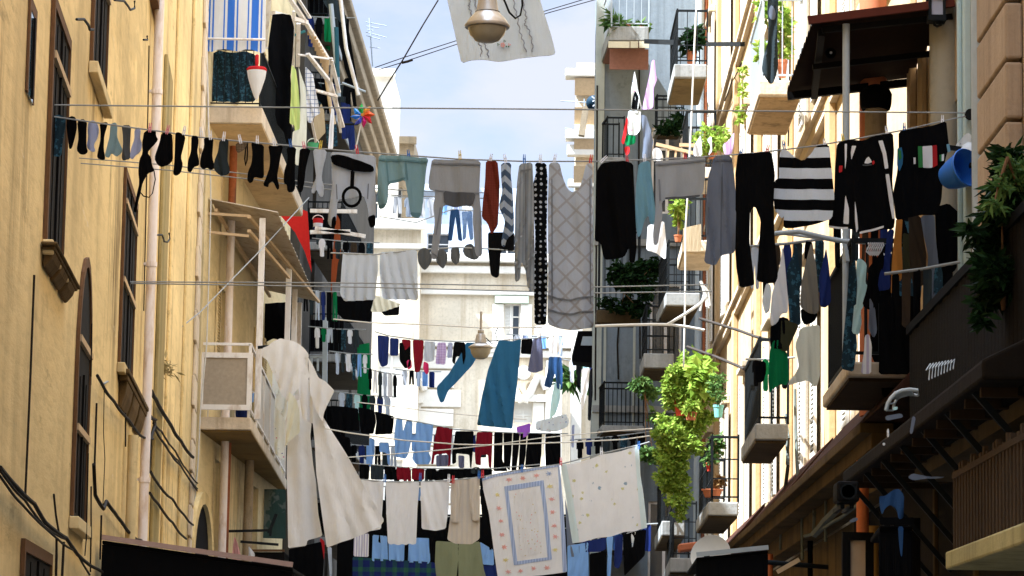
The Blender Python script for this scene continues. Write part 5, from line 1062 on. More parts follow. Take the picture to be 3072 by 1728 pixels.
line_through('clothes_line', 'low line carrying the white linen and flowered tablecloths', G(2, 2, "100,735 180,748 370,765 630,767 850,755 1060,735 1290,690 1640,640 1950,560 2215,500 2290,478"), 54, .012, group=LG)
for x, y, col, lab in ((968,1205,'blue','blue peg between the white towel and the nightdress'), (1057,1202,'blue','blue peg between the nightdress and the white sheet'), (1129,1205,'white','white peg on the right of the white sheet'), (1140,1208,'red','red peg on the left of the beige cardigan'), (1205,1196,'blue','blue peg on the right of the beige cardigan'), (1214,1194,'red','red peg at the left corner of the rose tablecloth'), (1313,1180,'blue','blue peg in the middle of the rose tablecloth'), (1411,1163,'red','red peg where the two tablecloths meet'), (1513,1138,'white','white peg in the middle of the yellow flowered tablecloth'), (1607,1122,'blue','blue peg at the right corner of the yellow flowered tablecloth')):
    peg(d(x, y), 53.9, col, lab, s=2.0)
# lower washing behind the linen
far(2, 2, 58, 'washing behind the white linen', [
 ('trousers', 'trousers', 'olive green trousers below the beige cardigan', 'olive', "742,1195 900,1205 1062,1200 1090,1400 1120,1500 1110,1600 910,1600 905,1330 880,1600 760,1600 735,1380"),
 ('t_shirt', 't-shirt', 'pale blue t-shirt below the left white towel', 'sblue', "285,1150 390,1160 396,1340 280,1342"),
 ('t_shirt', 't-shirt', 'pale blue t-shirt under the hem of the nightdress', 'sblue', "400,1190 518,1195 512,1342 402,1340"),
 ('t_shirt', 't-shirt', 'pale blue t-shirt below the short white sheet', 'sblue', "548,1170 698,1175 702,1340 690,1362 560,1350 540,1355"),
 ('shirt', 'shirt', 'finely striped shirt below the tip of the big cream sheet', 'strw', "150,1150 258,1140 255,1312 146,1306"),
 ('blanket', 'blanket', 'navy and green plaid blanket at the bottom edge', 'plaid', "140,1310 400,1330 735,1350 760,1600 140,1600"),
 ('stocking', 'stocking', 'black stocking hanging between the towel and the nightdress', 'black', "355,895 385,905 382,1080 355,1215 325,1205 345,1060"),
 ('stocking', 'stocking', 'black stocking below the short white sheet', 'black', "690,1120 745,1120 735,1310 700,1320"),
 ('shirt', 'shirt', 'black shirt between the nightdress and the short white sheet', 'black', "605,900 640,905 640,1140 598,1145"),
 ('shirt', 'shirt', 'black shirt peeping out below the short white sheet', 'black', "700,1118 815,1105 812,1170 760,1178"),
 ('scarf', 'scarf', 'short black scarf in front of the olive trousers', 'black', "880,1210 908,1210 905,1312 872,1312"),
 ('shirt', 'shirt', 'sky blue shirt right of the olive trousers', 'sblue', "1060,1200 1160,1260 1165,1372 1080,1365"),
 ('trousers', 'trousers', 'black trousers between the cardigan and the rose tablecloth', 'black', "1062,740 1085,760 1130,1000 1165,1260 1095,1258 1075,1000"),
 ('shirt', 'shirt', 'royal blue cloth below the sky blue shirt', 'navy', "1080,1372 1180,1370 1195,1600 1090,1600")], lam=.17)
far(3, 2, 58, 'washing behind the white linen', [
 ('shirt', 'shirt', 'pale blue sheet below the seam between the tablecloths', 'sblue', "488,1230 640,1205 645,1600 490,1600"),
 ('trousers', 'trousers', 'grey trousers in the gap between the tablecloths', 'bgrey', "470,880 490,980 530,1215 575,1225 575,1310 490,1310 480,1100"),
 ('trousers', 'trousers', 'dark navy shorts below the yellow flowered tablecloth', 'navy', "610,1200 770,1170 768,1255 720,1275 612,1275"),
 ('trousers', 'trousers', 'black trousers below the yellow flowered tablecloth', 'black', "650,1285 770,1270 780,1600 648,1600"),
 ('shirt', 'shirt', 'long pale blue shirt below the yellow flowered tablecloth', 'sblue', "770,1168 820,1158 810,1300 800,1460 772,1470 780,1300"),
 ('shirt', 'shirt', 'dark blue shirt right of the long pale blue shirt', 'navy', "830,1160 890,1145 885,1330 860,1400 825,1380"),
 ('shirt', 'shirt', 'small white patterned shirt at the right below the flowered tablecloth', 'flw', "912,1138 985,1125 975,1165 960,1245 930,1240 925,1180"),
 ('shirt', 'shirt', 'black shirt behind the white patterned shirt', 'black', "890,1150 1000,1120 1060,1110 1050,1300 900,1450")], lam=.17)
# ------------------------------------------------------------------ big cream sheets at the left balcony
GS = 'cream sheets hung over the left balcony'
def big(row, nm, cat, lab, m, Y, s, **k): return wash(1, row, nm, cat, lab, m, Y, s, group=GS, **k)
M_ = FB['bigc'] = fabric('big_cream_sheet', (.76, .74, .72))
big(2, 'sheet', 'sheet', 'huge cream sheet sweeping down to the right from the left balcony', 'bigc', 51, "1060,60 1100,240 1190,390 1300,560 1449,830 1577,1045 1545,1090 1440,1140 1340,1180 1160,1245 1140,1120 1110,900 1085,700 1075,500 1060,345 1030,200", fold=.085, lam=.36, fan=c(1,2,1040,-150))
big(2, 'sheet', 'sheet', 'long cream sheet hanging straight down beside the huge sweeping one', 'bigc', 51.5, "900,200 1000,150 1050,345 1040,430 1060,640 1080,760 1100,1000 1130,1160 1020,1190 1015,1230 880,1248 875,900 868,700 872,520", fold=.08, lam=.26, fan=c(1,2,975,-500))
big(2, 'shirt', 'shirt', 'white shirt pegged over the top of the long cream sheets', 'white', 50.9, "960,-60 1040,40 1060,180 1062,348 985,310 968,190 950,60", fold=.04, lam=.15)
big(2, 'shirt', 'shirt', 'yellowish shirt hanging left of the white shirt', 'cream', 51.2, "885,110 940,170 962,250 965,410 880,480 858,525 868,360 880,240", fold=.04, lam=.15)
big(1, 'cover', 'cover', 'narrow white printed cover at the left edge of the cream sheets', 'flw', 54, "770,1230 840,1380 870,1449 862,1650 850,1985 785,1940 775,1720 785,1500 765,1480", fold=.04, lam=.16)
big(1, 'cover', 'cover', 'wrinkled cream cover thrown over the end of the balcony rail', 'bigc', 52.5, "690,1172 745,1150 770,1122 800,1112 822,1098 860,1106 915,1118 960,1140 1000,1175 1030,1215 1022,1290 1034,1380 1000,1440 965,1449 920,1500 880,1560 830,1500 800,1420 770,1350 730,1260 690,1230", fold=.06, lam=.2)
big(1, 'pillowcase', 'pillowcase', 'cream pillowcase blown out to the right of the sheets', 'bigc', 50.7, "1025,1235 1062,1300 1100,1385 1150,1410 1218,1480 1160,1590 1138,1640 1130,1705 1080,1620 1040,1500", fold=.06, lam=.22)
big(1, 'shirt', 'shirt', 'small white garment with coloured trim on the rail cover', 'flw', 53.5, "780,1220 800,1290 870,1370 905,1310 935,1150 960,1320 950,1500 900,1520 860,1700 800,1600 790,1450", fold=.05, lam=.15)
f = MB(); f.tube([W(p, 54) for p in G(1, 1, "660,1165 760,1155 910,1135 925,1180")], .03, 7); obj('airer', f, M_iron, label='thin iron arm sticking out over the cream rail cover', cat='airer arm', smooth=True)
# ------------------------------------------------------------------ upper left balcony
o, pr = wash(1, 0, 'awning_blind', 'awning', 'blue and white striped awning blind on the upper left balcony', 'awn', 57.0, "300,-140 722,-140 715,372 690,385 650,372 615,362 570,358 520,372 470,365 420,355 370,360 325,378 298,372", fold=.02, lam=.8, rnd=.05)
f = MB(); a_, b_ = W(c(1,0,290,280), 56.9), W(c(1,0,715,287), 56.9); f.tube([a_, b_], .025, 7); f.tube([a_, W(c(1,0,305,980), 56.9)], .016, 6); obj('pull_bar', f, M_white, o, smooth=True)
wash(1, 0, 'blanket', 'blanket', 'dark folded blanket slung behind the upper left railing', 'dteal', 57.6, "310,400 380,365 470,385 570,368 640,395 660,520 640,735 480,740 300,735 305,560", fold=.06, lam=.25, group='washing on the upper left balcony')
t = thing('parasol', 'closed red and white parasol hanging on the upper left railing', 'parasol', W(c(1,0,655,640), 56.9))
pa_, pb_ = W(c(1,0,655,400), 56.9), W(c(1,0,648,730), 56.9); dv = pb_-pa_; Lp = dv.length
obj('cover', MB().lathe(pa_+dv*.25, [(.02, 0), (.17, .02), (.2, Lp*.06), (.19, Lp*.1)], 12, ax=dv), FB['redc'], t, smooth=True)
obj('skirt', MB().lathe(pa_+dv*.35, [(.19, 0), (.17, Lp*.15), (.1, Lp*.4), (.05, Lp*.55), (.02, Lp*.62)], 12, ax=dv), FB['white'], t, smooth=True)
obj('handle', MB().lathe(pa_-dv*.02, [(.01, 0), (.035, .02), (.035, Lp*.2), (.02, Lp*.28)], 8, ax=dv), FB['redc'], t, smooth=True)
UL = 'washing on the upper left balcony'
far(1, 0, 60, UL, [
 ('towel', 'towel', 'yellow green striped towel beside the checked cloth', 'lime', "905,470 935,500 955,640 970,860 968,965 930,960 925,905 890,895 900,700"),
 ('sheet', 'sheet', 'tall cream sheet hanging behind the yellow green towel', 'cream', "955,480 980,560 1010,640 1015,900 1010,1075 965,1080 962,1200 932,1195 935,1070 905,1060 915,950 965,940 970,700"),
 ('cloth', 'cloth', 'blue checked white cloth on the upper left', 'checkw', "1005,480 1060,540 1080,660 1115,820 1065,850 1045,895 1018,880 1010,700"),
 ('cloth', 'cloth', 'pale cloth strip hanging beside the upper left frame', 'offw', "1195,760 1215,800 1205,1080 1170,1085 1180,900")], lam=.14)
far(2, 0, 74, UL, [
 ('trousers', 'trousers', 'black trousers hung on the upper left beside the pinwheel', 'black', "80,570 150,558 155,640 170,770 145,775 128,660 118,770 100,700 65,700"),
 ('shirt', 'shirt', 'dark blue cloth hanging under the pinwheel', 'navy', "105,880 150,890 160,1080 120,1090 100,960")], lam=.16)
far(1, 0, 78, UL, [
 ('towel', 'towel', 'dark red towel high on the upper left balcony', 'crim', "1125,40 1140,60 1135,300 1118,340"),
 ('sheet', 'sheet', 'dark green sheet beside the dark red towel', 'dgreen', "1150,40 1190,50 1185,370 1150,350 1140,200")], lam=.16)
# rust and red pieces further left
far(1, 1, 74, 'washing on the dark left balconies', [
 ('curtain', 'curtain', 'long rust orange curtain twisted on the dark left balconies', 'rustc', "1228,195 1255,240 1262,480 1240,560 1225,700 1200,700 1190,960 1183,955 1195,560 1210,400"),
 ('cloth', 'cloth', 'large black cloth hanging below the left grey sheet', 'black', "1215,790 1449,815 1500,815 1480,980 1300,985 1225,900"),
 ('shirt', 'shirt', 'black shirt left of the rust curtain', 'black', "1150,270 1205,280 1190,430 1155,430"),
 ('towel', 'towel', 'dark towel hanging under the hooped basket', 'char', "1080,330 1125,330 1120,420 1085,420")], lam=.18)
wash(2, 1, 'sheet', 'sheet', 'cream sheet folded below the right grey sheet', 'cream', 60, "300,785 490,850 470,870 340,912 270,905", group='washing on the dark left balconies', fold=.05)
wash(2, 1, 'trousers', 'trousers', 'black trousers below the folded cream sheet', 'black', 61, "345,905 480,860 475,930 370,935", group='washing on the dark left balconies')
random.seed(11)
# dense rows of small washing on the dark left balconies
KEYS_ = ['white', 'char', 'lgrey', 'black', 'dgreen', 'sblue', 'offw', 'dteal', 'black', 'lav', 'navy', 'mint']
NAMES = {'white': 'white', 'char': 'charcoal', 'lgrey': 'light grey', 'black': 'black', 'dgreen': 'dark green', 'sblue': 'sky blue', 'offw': 'off white', 'dteal': 'dark teal', 'lav': 'lavender', 'navy': 'navy', 'mint': 'pale mint', 'dbr': 'dark brown', 'crim': 'wine red', 'denim': 'denim blue', 'pgrey': 'purple grey'}
def shirtpts(x, y, w, h):
    return [(x-.28*w, y), (x+.28*w, y), (x+.5*w, y+.16*h), (x+.5*w, y+.5*h), (x+.33*w, y+.45*h), (x+.33*w, y+h), (x-.33*w, y+.98*h), (x-.33*w, y+.45*h), (x-.5*w, y+.52*h), (x-.5*w, y+.16*h)]
def trous(x, y, w, h): return [(x-.4*w, y), (x+.4*w, y), (x+.48*w, y+h), (x+.12*w, y+h), (x, y+.4*h), (x-.14*w, y+.99*h), (x-.48*w, y+h)]
def towelp(x, y, w, h): return [(x-.5*w, y), (x+.5*w, y+.02*h), (x+.46*w, y+h), (x-.52*w, y+.95*h)]
def row(x0, x1, y0, y1, n, Y, h, where, keys):
    for i in range(n):
        t = (i+.5)/n; x = x0+(x1-x0)*t; y = y0+(y1-y0)*t; w = (x1-x0)/n*.82; k = keys[i % len(keys)]; hh = h*random.uniform(.75, 1.15)
        kind, fn = random.choice((('shirt', shirtpts), ('trousers', trous), ('towel', towelp), ('shirt', shirtpts)))
        ordn = ('first', 'second', 'third', 'fourth', 'fifth', 'sixth', 'seventh', 'eighth', 'ninth', 'tenth', 'eleventh')[i]
        cloth(kind, '%s %s, %s from the left %s' % (NAMES[k], kind, ordn, where), kind, [d(*p) for p in fn(x, y, w, hh)], Y, FB[k], group='small washing on the dark left balconies', fold=.04, lam=.16)
    wire('clothes_line', 'line of small washing %s' % where, [W(d(x0-15, y0-1), Y), W(d((x0+x1)/2, (y0+y1)/2+2), Y), W(d(x1+15, y1-1), Y)], .013, M_rope, 'clothes line', LG)
row(842, 925, 884, 892, 6, 73, 62, 'in the row above the plaid curtain', ['lgrey', 'char', 'white', 'dteal', 'sblue', 'offw'])
row(925, 1000, 925, 945, 6, 66, 72, 'in the row just below the navy shorts', ['black', 'white', 'char', 'lgrey', 'white', 'black'])
row(790, 905, 822, 830, 7, 73.5, 48, 'in the row under the cream rail cover', ['white', 'dgreen', 'lgrey', 'black', 'dteal', 'white', 'char'])
row(850, 985, 985, 1000, 7, 73.2, 50, 'in the lowest row beside the cream sheets', ['lgrey', 'dteal', 'mint', 'black', 'char', 'navy', 'lgrey'])
row(895, 1235, 1222, 1228, 10, 63, 52, 'behind the white nightdress and sheet', ['black', 'navy', 'char', 'black', 'sblue', 'black', 'dteal', 'black', 'navy', 'char'])
row(985, 1225, 1180, 1184, 9, 62.5, 44, 'just above the line of white linen', ['black', 'crim', 'black', 'char', 'black', 'crim', 'black', 'black', 'char'])
row(1430, 1640, 1330, 1318, 8, 60, 62, 'low at the right below the flowered tablecloth', ['black', 'navy', 'char', 'black', 'denim', 'black', 'char', 'navy'])
row(1000, 1230, 1090, 1096, 8, 70, 50, 'half hidden behind the red and black jumpers', ['lgrey', 'sblue', 'lav', 'pgrey', 'white', 'lgrey', 'navy', 'char'])
row(1448, 1625, 1108, 1086, 8, 65, 48, 'below the grey balcony right of the black trousers', ['black', 'navy', 'black', 'char', 'black', 'dteal', 'black', 'black'])
row(1885, 2075, 622, 600, 7, 26.6, 120, 'on the rail behind the cream cardigan', ['lgrey', 'black', 'dbr', 'navy', 'char', 'black', 'dteal'])
row(2095, 2235, 545, 540, 6, 25.9, 150, 'just under the track jacket', ['black', 'lav', 'char', 'dbr', 'black', 'navy'])
row(2240, 2400, 690, 660, 6, 24.1, 150, 'low between the orange trousers and the creeper', ['black', 'dbr', 'black', 'char', 'dteal', 'black'])
row(1890, 1985, 905, 900, 4, 36.4, 85, 'over the rail below the drying poles', ['black', 'dgreen', 'char', 'black'])
row(770, 880, 40, 46, 5, 75.2, 85, 'at the very top left under the eave', ['navy', 'black', 'dgreen', 'char', 'black'])
row(775, 885, 205, 215, 6, 75.3, 80, 'on the upper left behind the white frame', ['black', 'dteal', 'black', 'navy', 'char', 'black'])
row(762, 850, 728, 735, 6, 72.5, 70, 'behind the far end of the corrugated canopy', ['black', 'char', 'lgrey', 'navy', 'black', 'dgreen'])
row(800, 940, 600, 612, 7, 72, 60, 'left of the plain grey sheet', ['offw', 'black', 'char', 'black', 'dbr', 'black', 'dteal'])
row(880, 1000, 1118, 1124, 6, 70, 55, 'left of the sky blue trousers', ['black', 'navy', 'sblue', 'black', 'char', 'lgrey'])
row(1430, 1500, 905, 915, 4, 86, 60, 'between the dark jeans and the grey building end', ['offw', 'black', 'mint', 'navy'])
row(1290, 1420, 842, 846, 6, 95, 44, 'high behind the purple grey dress', ['white', 'lav', 'offw', 'sblue', 'white', 'lgrey'])
row(1010, 1095, 930, 936, 5, 88, 40, 'in front of the cream house wing', ['white', 'black', 'lgrey', 'sblue', 'navy'])
row(985, 1190, 495, 500, 7, 100, 55, 'high up in front of the pale blue house', ['offw', 'lgrey', 'white', 'offw', 'sblue', 'lav', 'white'])
wash(1, 1, 'shutter_blind', 'blind', 'dark green striped blind hanging on the dark left balconies', 'dgreen', 73.6, "1380,1150 1470,1130 1480,1560 1460,1700 1370,1690 1385,1400", fold=.02, lam=.3)
far(2, 2, 68, 'washing on the dark left balconies', [
 ('shirt', 'shirt', 'black shirt hanging highest left of the sky blue trousers', 'black', "180,225 260,240 300,255 310,330 290,420 200,415 190,330"),
 ('trousers', 'trousers', 'black trousers folded wide left of the sky blue trousers', 'black', "300,255 440,292 436,360 425,420 300,425 312,330"),
 ('blanket', 'blanket', 'black blanket below the row beside the cream sheets', 'black', "-20,215 80,222 180,235 190,400 80,395 -20,380"),
 ('shirt', 'shirt', 'pale blue shirt hanging low left of the sky blue trousers', 'sblue', "262,445 300,460 300,560 275,640 255,625"),
 ('shirt', 'shirt', 'pale blue long sleeved shirt below the black tarpaulin', 'sblue', "330,480 400,480 412,560 410,650 395,640 385,555 335,550"),
 ('cloth', 'cloth', 'black cloth with bars of light under the black tarpaulin', 'black', "-40,395 120,450 140,600 60,610 -60,560")], lam=.18)
far(1, 2, 60, 'washing on the dark left balconies', [
 ('trousers', 'trousers', 'black trousers below the cream sheets at the bottom', 'black', "885,1255 1120,1200 1140,1330 1120,1600 890,1600"),
 ('cloth', 'cloth', 'small orange red cloth below the cream sheets', 'redc', "1112,1170 1145,1200 1142,1330 1112,1330"),
 ('scarf', 'scarf', 'pale thin scarf below the huge sweeping sheet', 'lgrey', "1165,1240 1195,1240 1200,1500 1178,1600 1180,1420")], lam=.18)
# ------------------------------------------------------------------ upper right washing (between the right balconies)
far(3, 0, 55, 'washing on the upper right', [
 ('dress', 'dress', 'pink dress hanging on the upper right beside the grey wall', 'pink', "1100,440 1120,430 1130,540 1140,570 1112,640 1110,780 1070,795 1030,800 1050,690 1080,560"),
 ('shirt', 'shirt', 'black and white shirt hanging left of the pink dress', 'flw', "975,510 985,560 1005,680 1030,790 1010,830 950,800 950,650"),
 ('vest', 'vest', 'black vest in front of the black and white shirt', 'black', "978,655 1000,690 1020,790 1000,800 950,790 962,710"),
 ('shirt', 'shirt', 'white flowered blouse on the upper right', 'flw', "930,800 1020,800 1020,940 985,980 930,975 920,880"),
 ('shorts', 'shorts', 'green shorts below the white flowered blouse', 'dgreen', "910,980 985,985 980,1040 920,1058 902,1030"),
 ('cloth', 'cloth', 'red cloth strip left of the flowered blouse', 'redc', "915,850 928,860 920,960 895,1050 878,1030 900,930"),
 ('trousers', 'trousers', 'grey blue trousers hanging low beside the flowered blouse', 'bgrey', "1020,830 1060,840 1090,940 1112,1030 1085,1140 1030,1150 1040,1000"),
 ('cloth', 'cloth', 'small red cloth right above the wide black dress', 'redc', "905,1060 940,1065 938,1110 915,1130 902,1095"),
 ('cloth', 'cloth', 'cream ironing cover behind the pale teal blouse', 'offw', "1105,1090 1130,1065 1165,1085 1185,1140 1180,1165 1105,1165")], lam=.15)
far(4, 0, 40, 'washing in the sun on the right', [
 ('cloth', 'cloth', 'bright white cloth hanging in the sun left of the pink cloth', 'white', "195,1060 245,980 250,1010 258,1130 195,1135"),
 ('cloth', 'cloth', 'narrow white cloth left of the pink checked cloth', 'white', "290,1010 325,985 330,1100 300,1130 320,1060"),
 ('cloth', 'cloth', 'pink checked cloth hanging in the sun', 'pink', "405,1050 450,1020 490,955 485,1040 470,1120 420,1125")], lam=.12)
o, pr = wash(4, 0, 'stocking', 'trousers', 'dark twisted trousers dangling alone in front of the upper right balcony', 'char', 30, "735,-60 805,-60 808,40 800,180 802,320 808,480 790,560 770,605 745,602 715,560 690,500 705,400 735,300 738,180 730,60", fold=.03, lam=.08, th=.05)
cloth('light_patch', None, None, G(4, 0, "742,60 760,40 790,90 785,145 750,150 735,110"), 30, FB['bgrey'], parent=o, like=pr, lift=.03)
wash(3, 1, 'sheet', 'sheet', 'cream cloth with a torn edge hanging below the pale teal blouse', 'offw', 44, "1070,280 1190,250 1205,420 1200,530 1130,480 1060,460", group='washing in the sun on the right', fold=.05, lam=.3)
wash(4, 1, 'soffit_panel', 'board', 'tan panel standing in for a sunlit balcony soffit behind the pale sunlit cloth', 'tan', 44, "120,300 250,270 250,470 115,470", fold=.01, lam=.6, rnd=.03)  # stands in for a balcony soffit lit by the sun
# ------------------------------------------------------------------ clothes on hangers at the right balcony
GR = 'clothes hung on the right balcony rack'
far(4, 1, 25.6, GR, [
 ('cardigan', 'cardigan', 'cream cardigan on a hanger below the black trousers', 'offw', "838,430 850,500 862,620 880,820 878,915 830,920 800,990 755,1015 748,960 762,780 800,650 822,560"),
 ('jacket', 'jacket', 'dark blue green jacket right of the cream cardigan', 'dteal', "935,405 948,470 970,640 965,800 972,1005 920,1000 890,1000 880,820 870,600 905,520"),
 ('jacket', 'jacket', 'taupe jacket right of the dark blue green jacket', 'taupe', "1045,405 1080,560 1100,780 1105,905 1060,930 1000,900 965,870 975,700 1010,540"),
 ('jacket', 'jacket', 'navy jacket right of the taupe jacket', 'navy', "1155,440 1168,520 1188,700 1190,840 1150,878 1110,870 1105,650 1130,560"),
 ('shirt', 'shirt', 'black and white shirt edge left of the cream cardigan', 'flw', "720,700 752,710 760,780 745,900 715,925 690,830"),
 ('shirt', 'shirt', 'black shirt showing below the cream cardigan', 'black', "750,1010 830,940 890,960 885,1110 840,1180 750,1170"),
 ('trousers', 'trousers', 'dark olive trousers below the dark blue green jacket', 'dolive', "830,960 960,1000 905,1120 870,1200 822,1185"),
 ('cloth', 'cloth', 'black cloth ends below the taupe jacket', 'black', "970,880 1100,915 1070,980 1000,1005 975,960"),
 ('towel', 'towel', 'bright green towel hanging over the lower right balcony', 'dgreen', "770,1115 818,1112 825,1180 875,1200 885,1400 865,1440 840,1430 800,1445 765,1470 745,1500 735,1400 745,1200"),
 ('bedspread', 'bedspread', 'cream bedspread hanging below the taupe jacket', 'cream', "975,1020 1050,1010 1110,1000 1110,1380 1085,1449 1060,1440 1020,1400 880,1440 890,1400 930,1360 960,1300 930,1150"),
 ('trousers', 'trousers', 'black trousers left of the bright green towel', 'black', "640,1265 718,1265 722,1340 700,1420 645,1415")], fold=.025, lam=.1)
far(5, 1, 24.4, GR, [
 ('trousers', 'trousers', 'navy black trousers hanging left of the pale mint shirt', 'dteal', "180,600 225,520 240,700 225,1000 240,1150 215,1343 125,1320 140,1100 160,900"),
 ('shirt', 'shirt', 'pale mint shirt on a hanger at the right balcony', 'mint', "240,520 275,525 310,560 300,700 320,720 285,870 265,900 275,980 255,1075 200,1060 215,900 230,650"),
 ('jacket', 'jacket', 'black jacket on a hanger right of the pale mint shirt', 'black', "320,590 380,520 430,450 435,560 410,650 400,850 330,900 275,860 310,740"),
 ('trousers', 'trousers', 'white striped pyjama trousers at the right balcony', 'strw', "295,1080 325,1065 345,1150 340,1360 265,1355 290,1200"),
 ('blouse', 'blouse', 'grey satin blouse above the white striped trousers', 'bgrey', "330,800 370,880 385,1050 360,1100 320,1040"),
 ('shirt', 'shirt', 'royal blue shirt left of the orange trousers', 'navy', "465,310 510,310 490,450 475,600 480,740 440,750 385,760 400,640 430,560"),
 ('trousers', 'trousers', 'orange trousers hanging at the right balcony', 'orange', "525,235 570,230 560,400 570,600 560,680 530,685 515,770 485,775 490,600 505,400"),
 ('trousers', 'trousers', 'dark olive trousers right of the orange trousers', 'dolive', "570,330 625,350 640,500 625,790 590,700 570,600"),
 ('jeans', 'jeans', 'faded grey blue jeans right of the orange trousers', 'bgrey', "700,210 800,205 810,400 830,600 848,890 790,905 740,920 745,700 755,500 720,350"),
 ('coat', 'coat', 'long black coat below the orange trousers', 'black', "400,780 480,800 600,790 690,800 675,1150 690,1180 660,1360 395,1360 400,1050"),
 ('coat', 'coat', 'black coat right of the faded grey blue jeans', 'black', "800,150 900,120 990,200 970,420 960,600 900,640 850,880 820,700 815,400"),
 ('trousers', 'trousers', 'dark brown trousers left of the faded jeans', 'dbr', "610,200 700,210 745,500 735,700 650,760 620,560")], fold=.025, lam=.1)
far(5, 1, 25.2, GR, [
 ('coat', 'coat', 'black overcoat hanging deep in the rack behind the blue shirt', 'black', "430,430 470,400 520,640 560,800 540,1300 400,1340 330,1200 350,800"),
 ('jacket', 'jacket', 'very dark teal jacket behind the orange trousers', 'dteal', "560,240 640,260 720,560 700,820 600,860 540,780 545,500"),
 ('coat', 'coat', 'long dark coat hanging at the right end of the rack beside the creeper', 'char', "860,300 980,380 1000,520 960,760 900,900 840,1000 780,920 800,620"),
 ('trousers', 'trousers', 'black trousers hanging below the long black coat', 'black', "410,1100 690,1120 680,1500 560,1530 540,1280 520,1540 420,1520"),
 ('shirt', 'shirt', 'dark navy shirt between the flag t-shirt and the long dark coat', 'navy', "800,200 860,210 880,360 850,520 805,500"),
 ('skirt', 'skirt', 'black pleated skirt under the flag t-shirt', 'black', "520,230 690,210 720,420 620,460 530,420")], fold=.03, lam=.1)
# plastic airer with hangers
t = thing('clothes_airer', 'grey plastic clothes airer arm with hangers at the right balcony', 'airer', W(c(5,1,150,420), 25))
f = MB(); f.tube([W(p, 25) for p in G(4, 1, "775,340 960,325 1150,370 1280,395 1449,400 1590,398")], .022, 8); f.tube([W(p, 25.2) for p in G(4, 1, "775,335 900,345 1150,380 1300,405")], .014, 8); obj('arm', f, M_greym, t, smooth=True)
for k, x in enumerate((320, 335, 350, 365, 380, 395, 410, 425)):
    f = MB().tube([W(p, 24.6) for p in G(5, 1, f"{x},405 {x+8},425 {x-4},445 {x-12},470 {x+20},500")], .007, 5); obj('hanger', f, FB['white'], t, smooth=True)
f = MB(); f.bar(W(c(5,1,150,425), 24.8), W(c(5,1,170,545), 24.8), .1, .03); obj('bracket', f, M_greym, t)
for s_ in ("240,955 520,1040 640,1085 740,1110", "150,1160 350,1230 520,1300 560,1320"):
    p = [W(q_, 41-i*1.0) for i, q_ in enumerate(G(4, 1, s_))]
    obj('drying_pole', MB().tube(p, .02, 7), paint('weathered_pole', (.05, .042, .035), .8, 0, .4), label='weathered wooden pole sticking out over the sunlit balcony, %s of two' % ('upper' if s_.startswith('240') else 'lower'), cat='pole', group='drying poles on the right', smooth=True)
# rope knot on the right
p3 = lambda s_, Y=40: [W(q_, Y) for q_ in G(3, 1, s_)]
wire('rope', 'pale rope stretched from the grey building to the knot on the right', p3("690,1010 900,1003 1100,998 1230,1000 1350,1015 1480,1040"), .02, M_ropew, 'rope', 'ropes at the knot')
wire('rope', 'pale rope rising from the knot to the right wall', p3("1210,1000 1330,930 1450,850 1500,790"), .02, M_ropew, 'rope', 'ropes at the knot')
wire('rope', 'thin pale rope hanging down from the upper right balcony', [W(q_, 41) for q_ in G(3, 0, "1425,0 1410,300 1385,900 1360,1400")]+[W(q_, 41) for q_ in G(3, 1, "1345,300 1340,900 1330,1310")], .012, M_ropew, 'rope')
f = MB()
for k in range(6): f.tube([W(c(4,1,255+random.uniform(-15,25),690+random.uniform(-10,20)), 40), W(c(4,1,280+random.uniform(-20,30),760), 40), W(c(4,1,270+random.uniform(-30,60),860+random.uniform(-10,50)), 40)], .016, 5)
obj('rope_bundle', f, M_ropew, label='tangle of pale rope ends knotted on the right wall', cat='rope', smooth=True)
# ================================================================== street lamps, cloth overhead, overhead wires
def lamp(p_top, p_neck, p_rim, rimw, p_bot, Y, label, cable):
    top, neck, rim, bot = W(p_top, Y), W(p_neck, Y), W(p_rim, Y), W(p_bot, Y); r = rimw/2*Y/F; x, z = rim.x, rim.z
    t = thing('street_lamp', label, 'lamp', (x, Y, bot.z), 'hanging street lamps')
    h = neck.z-z; H = top.z-z
    mg = paint('lamp_grey_metal', (.34, .31, .27), .35, .3, .25); mc = paint('lamp_cream', (.5, .48, .45), .3, .6, .25)
    obj('cap', MB().lathe((x, Y, z), [(r*.5, h), (r*.56, h*1.02), (r*.5, h*1.08), (r*.38, H*.9), (r*.3, H), (r*.08, H*1.02)], 28), mg, t, smooth=True)
    obj('shade', MB().lathe((x, Y, z), [(r*.98, 0), (r*.93, h*.25), (r*.8, h*.55), (r*.62, h*.82), (r*.53, h), (r*.4, h)], 32), mc, t, smooth=True)
    obj('rim', MB().lathe((x, Y, z), [(r*.9, -.012), (r*1.0, -.012), (r*1.03, .0), (r*1.0, .012), (r*.94, .012)], 32), mg, t, smooth=True)
    b = z-bot.z
    obj('glass_bowl', MB().lathe((x, Y, z), [(.003, -b), (r*.3, -b*.97), (r*.55, -b*.85), (r*.78, -b*.5), (r*.88, -.014), (r*.5, -.013)], 32), paint('lamp_bowl', (.3, .27, .2), .15, 0, .2, bumps=0), t, smooth=True)
    f = MB().tube([(x, Y, top.z-.01), (x, Y, top.z+.35)], .02, 8); f.lathe((x, Y, top.z), [(.02, 0), (.05, .01), (.05, .05), (.02, .07)], 12); obj('hanger', f, mg, t, smooth=True)
    obj('cable', MB().tube([W(q, Y) for q in cable], .008, 6), M_iron, t, smooth=True)
lamp(c(2,0,1125,-70), c(2,0,1125,88), c(2,0,1115,190), 136*330/1449*1.46, c(2,0,1110,310), 22, 'large hanging street lamp in front of the white tablecloth at the top', G(2, 0, "1180,-90 1238,0 1275,90 1320,133 1355,110 1370,40 1365,-90"))
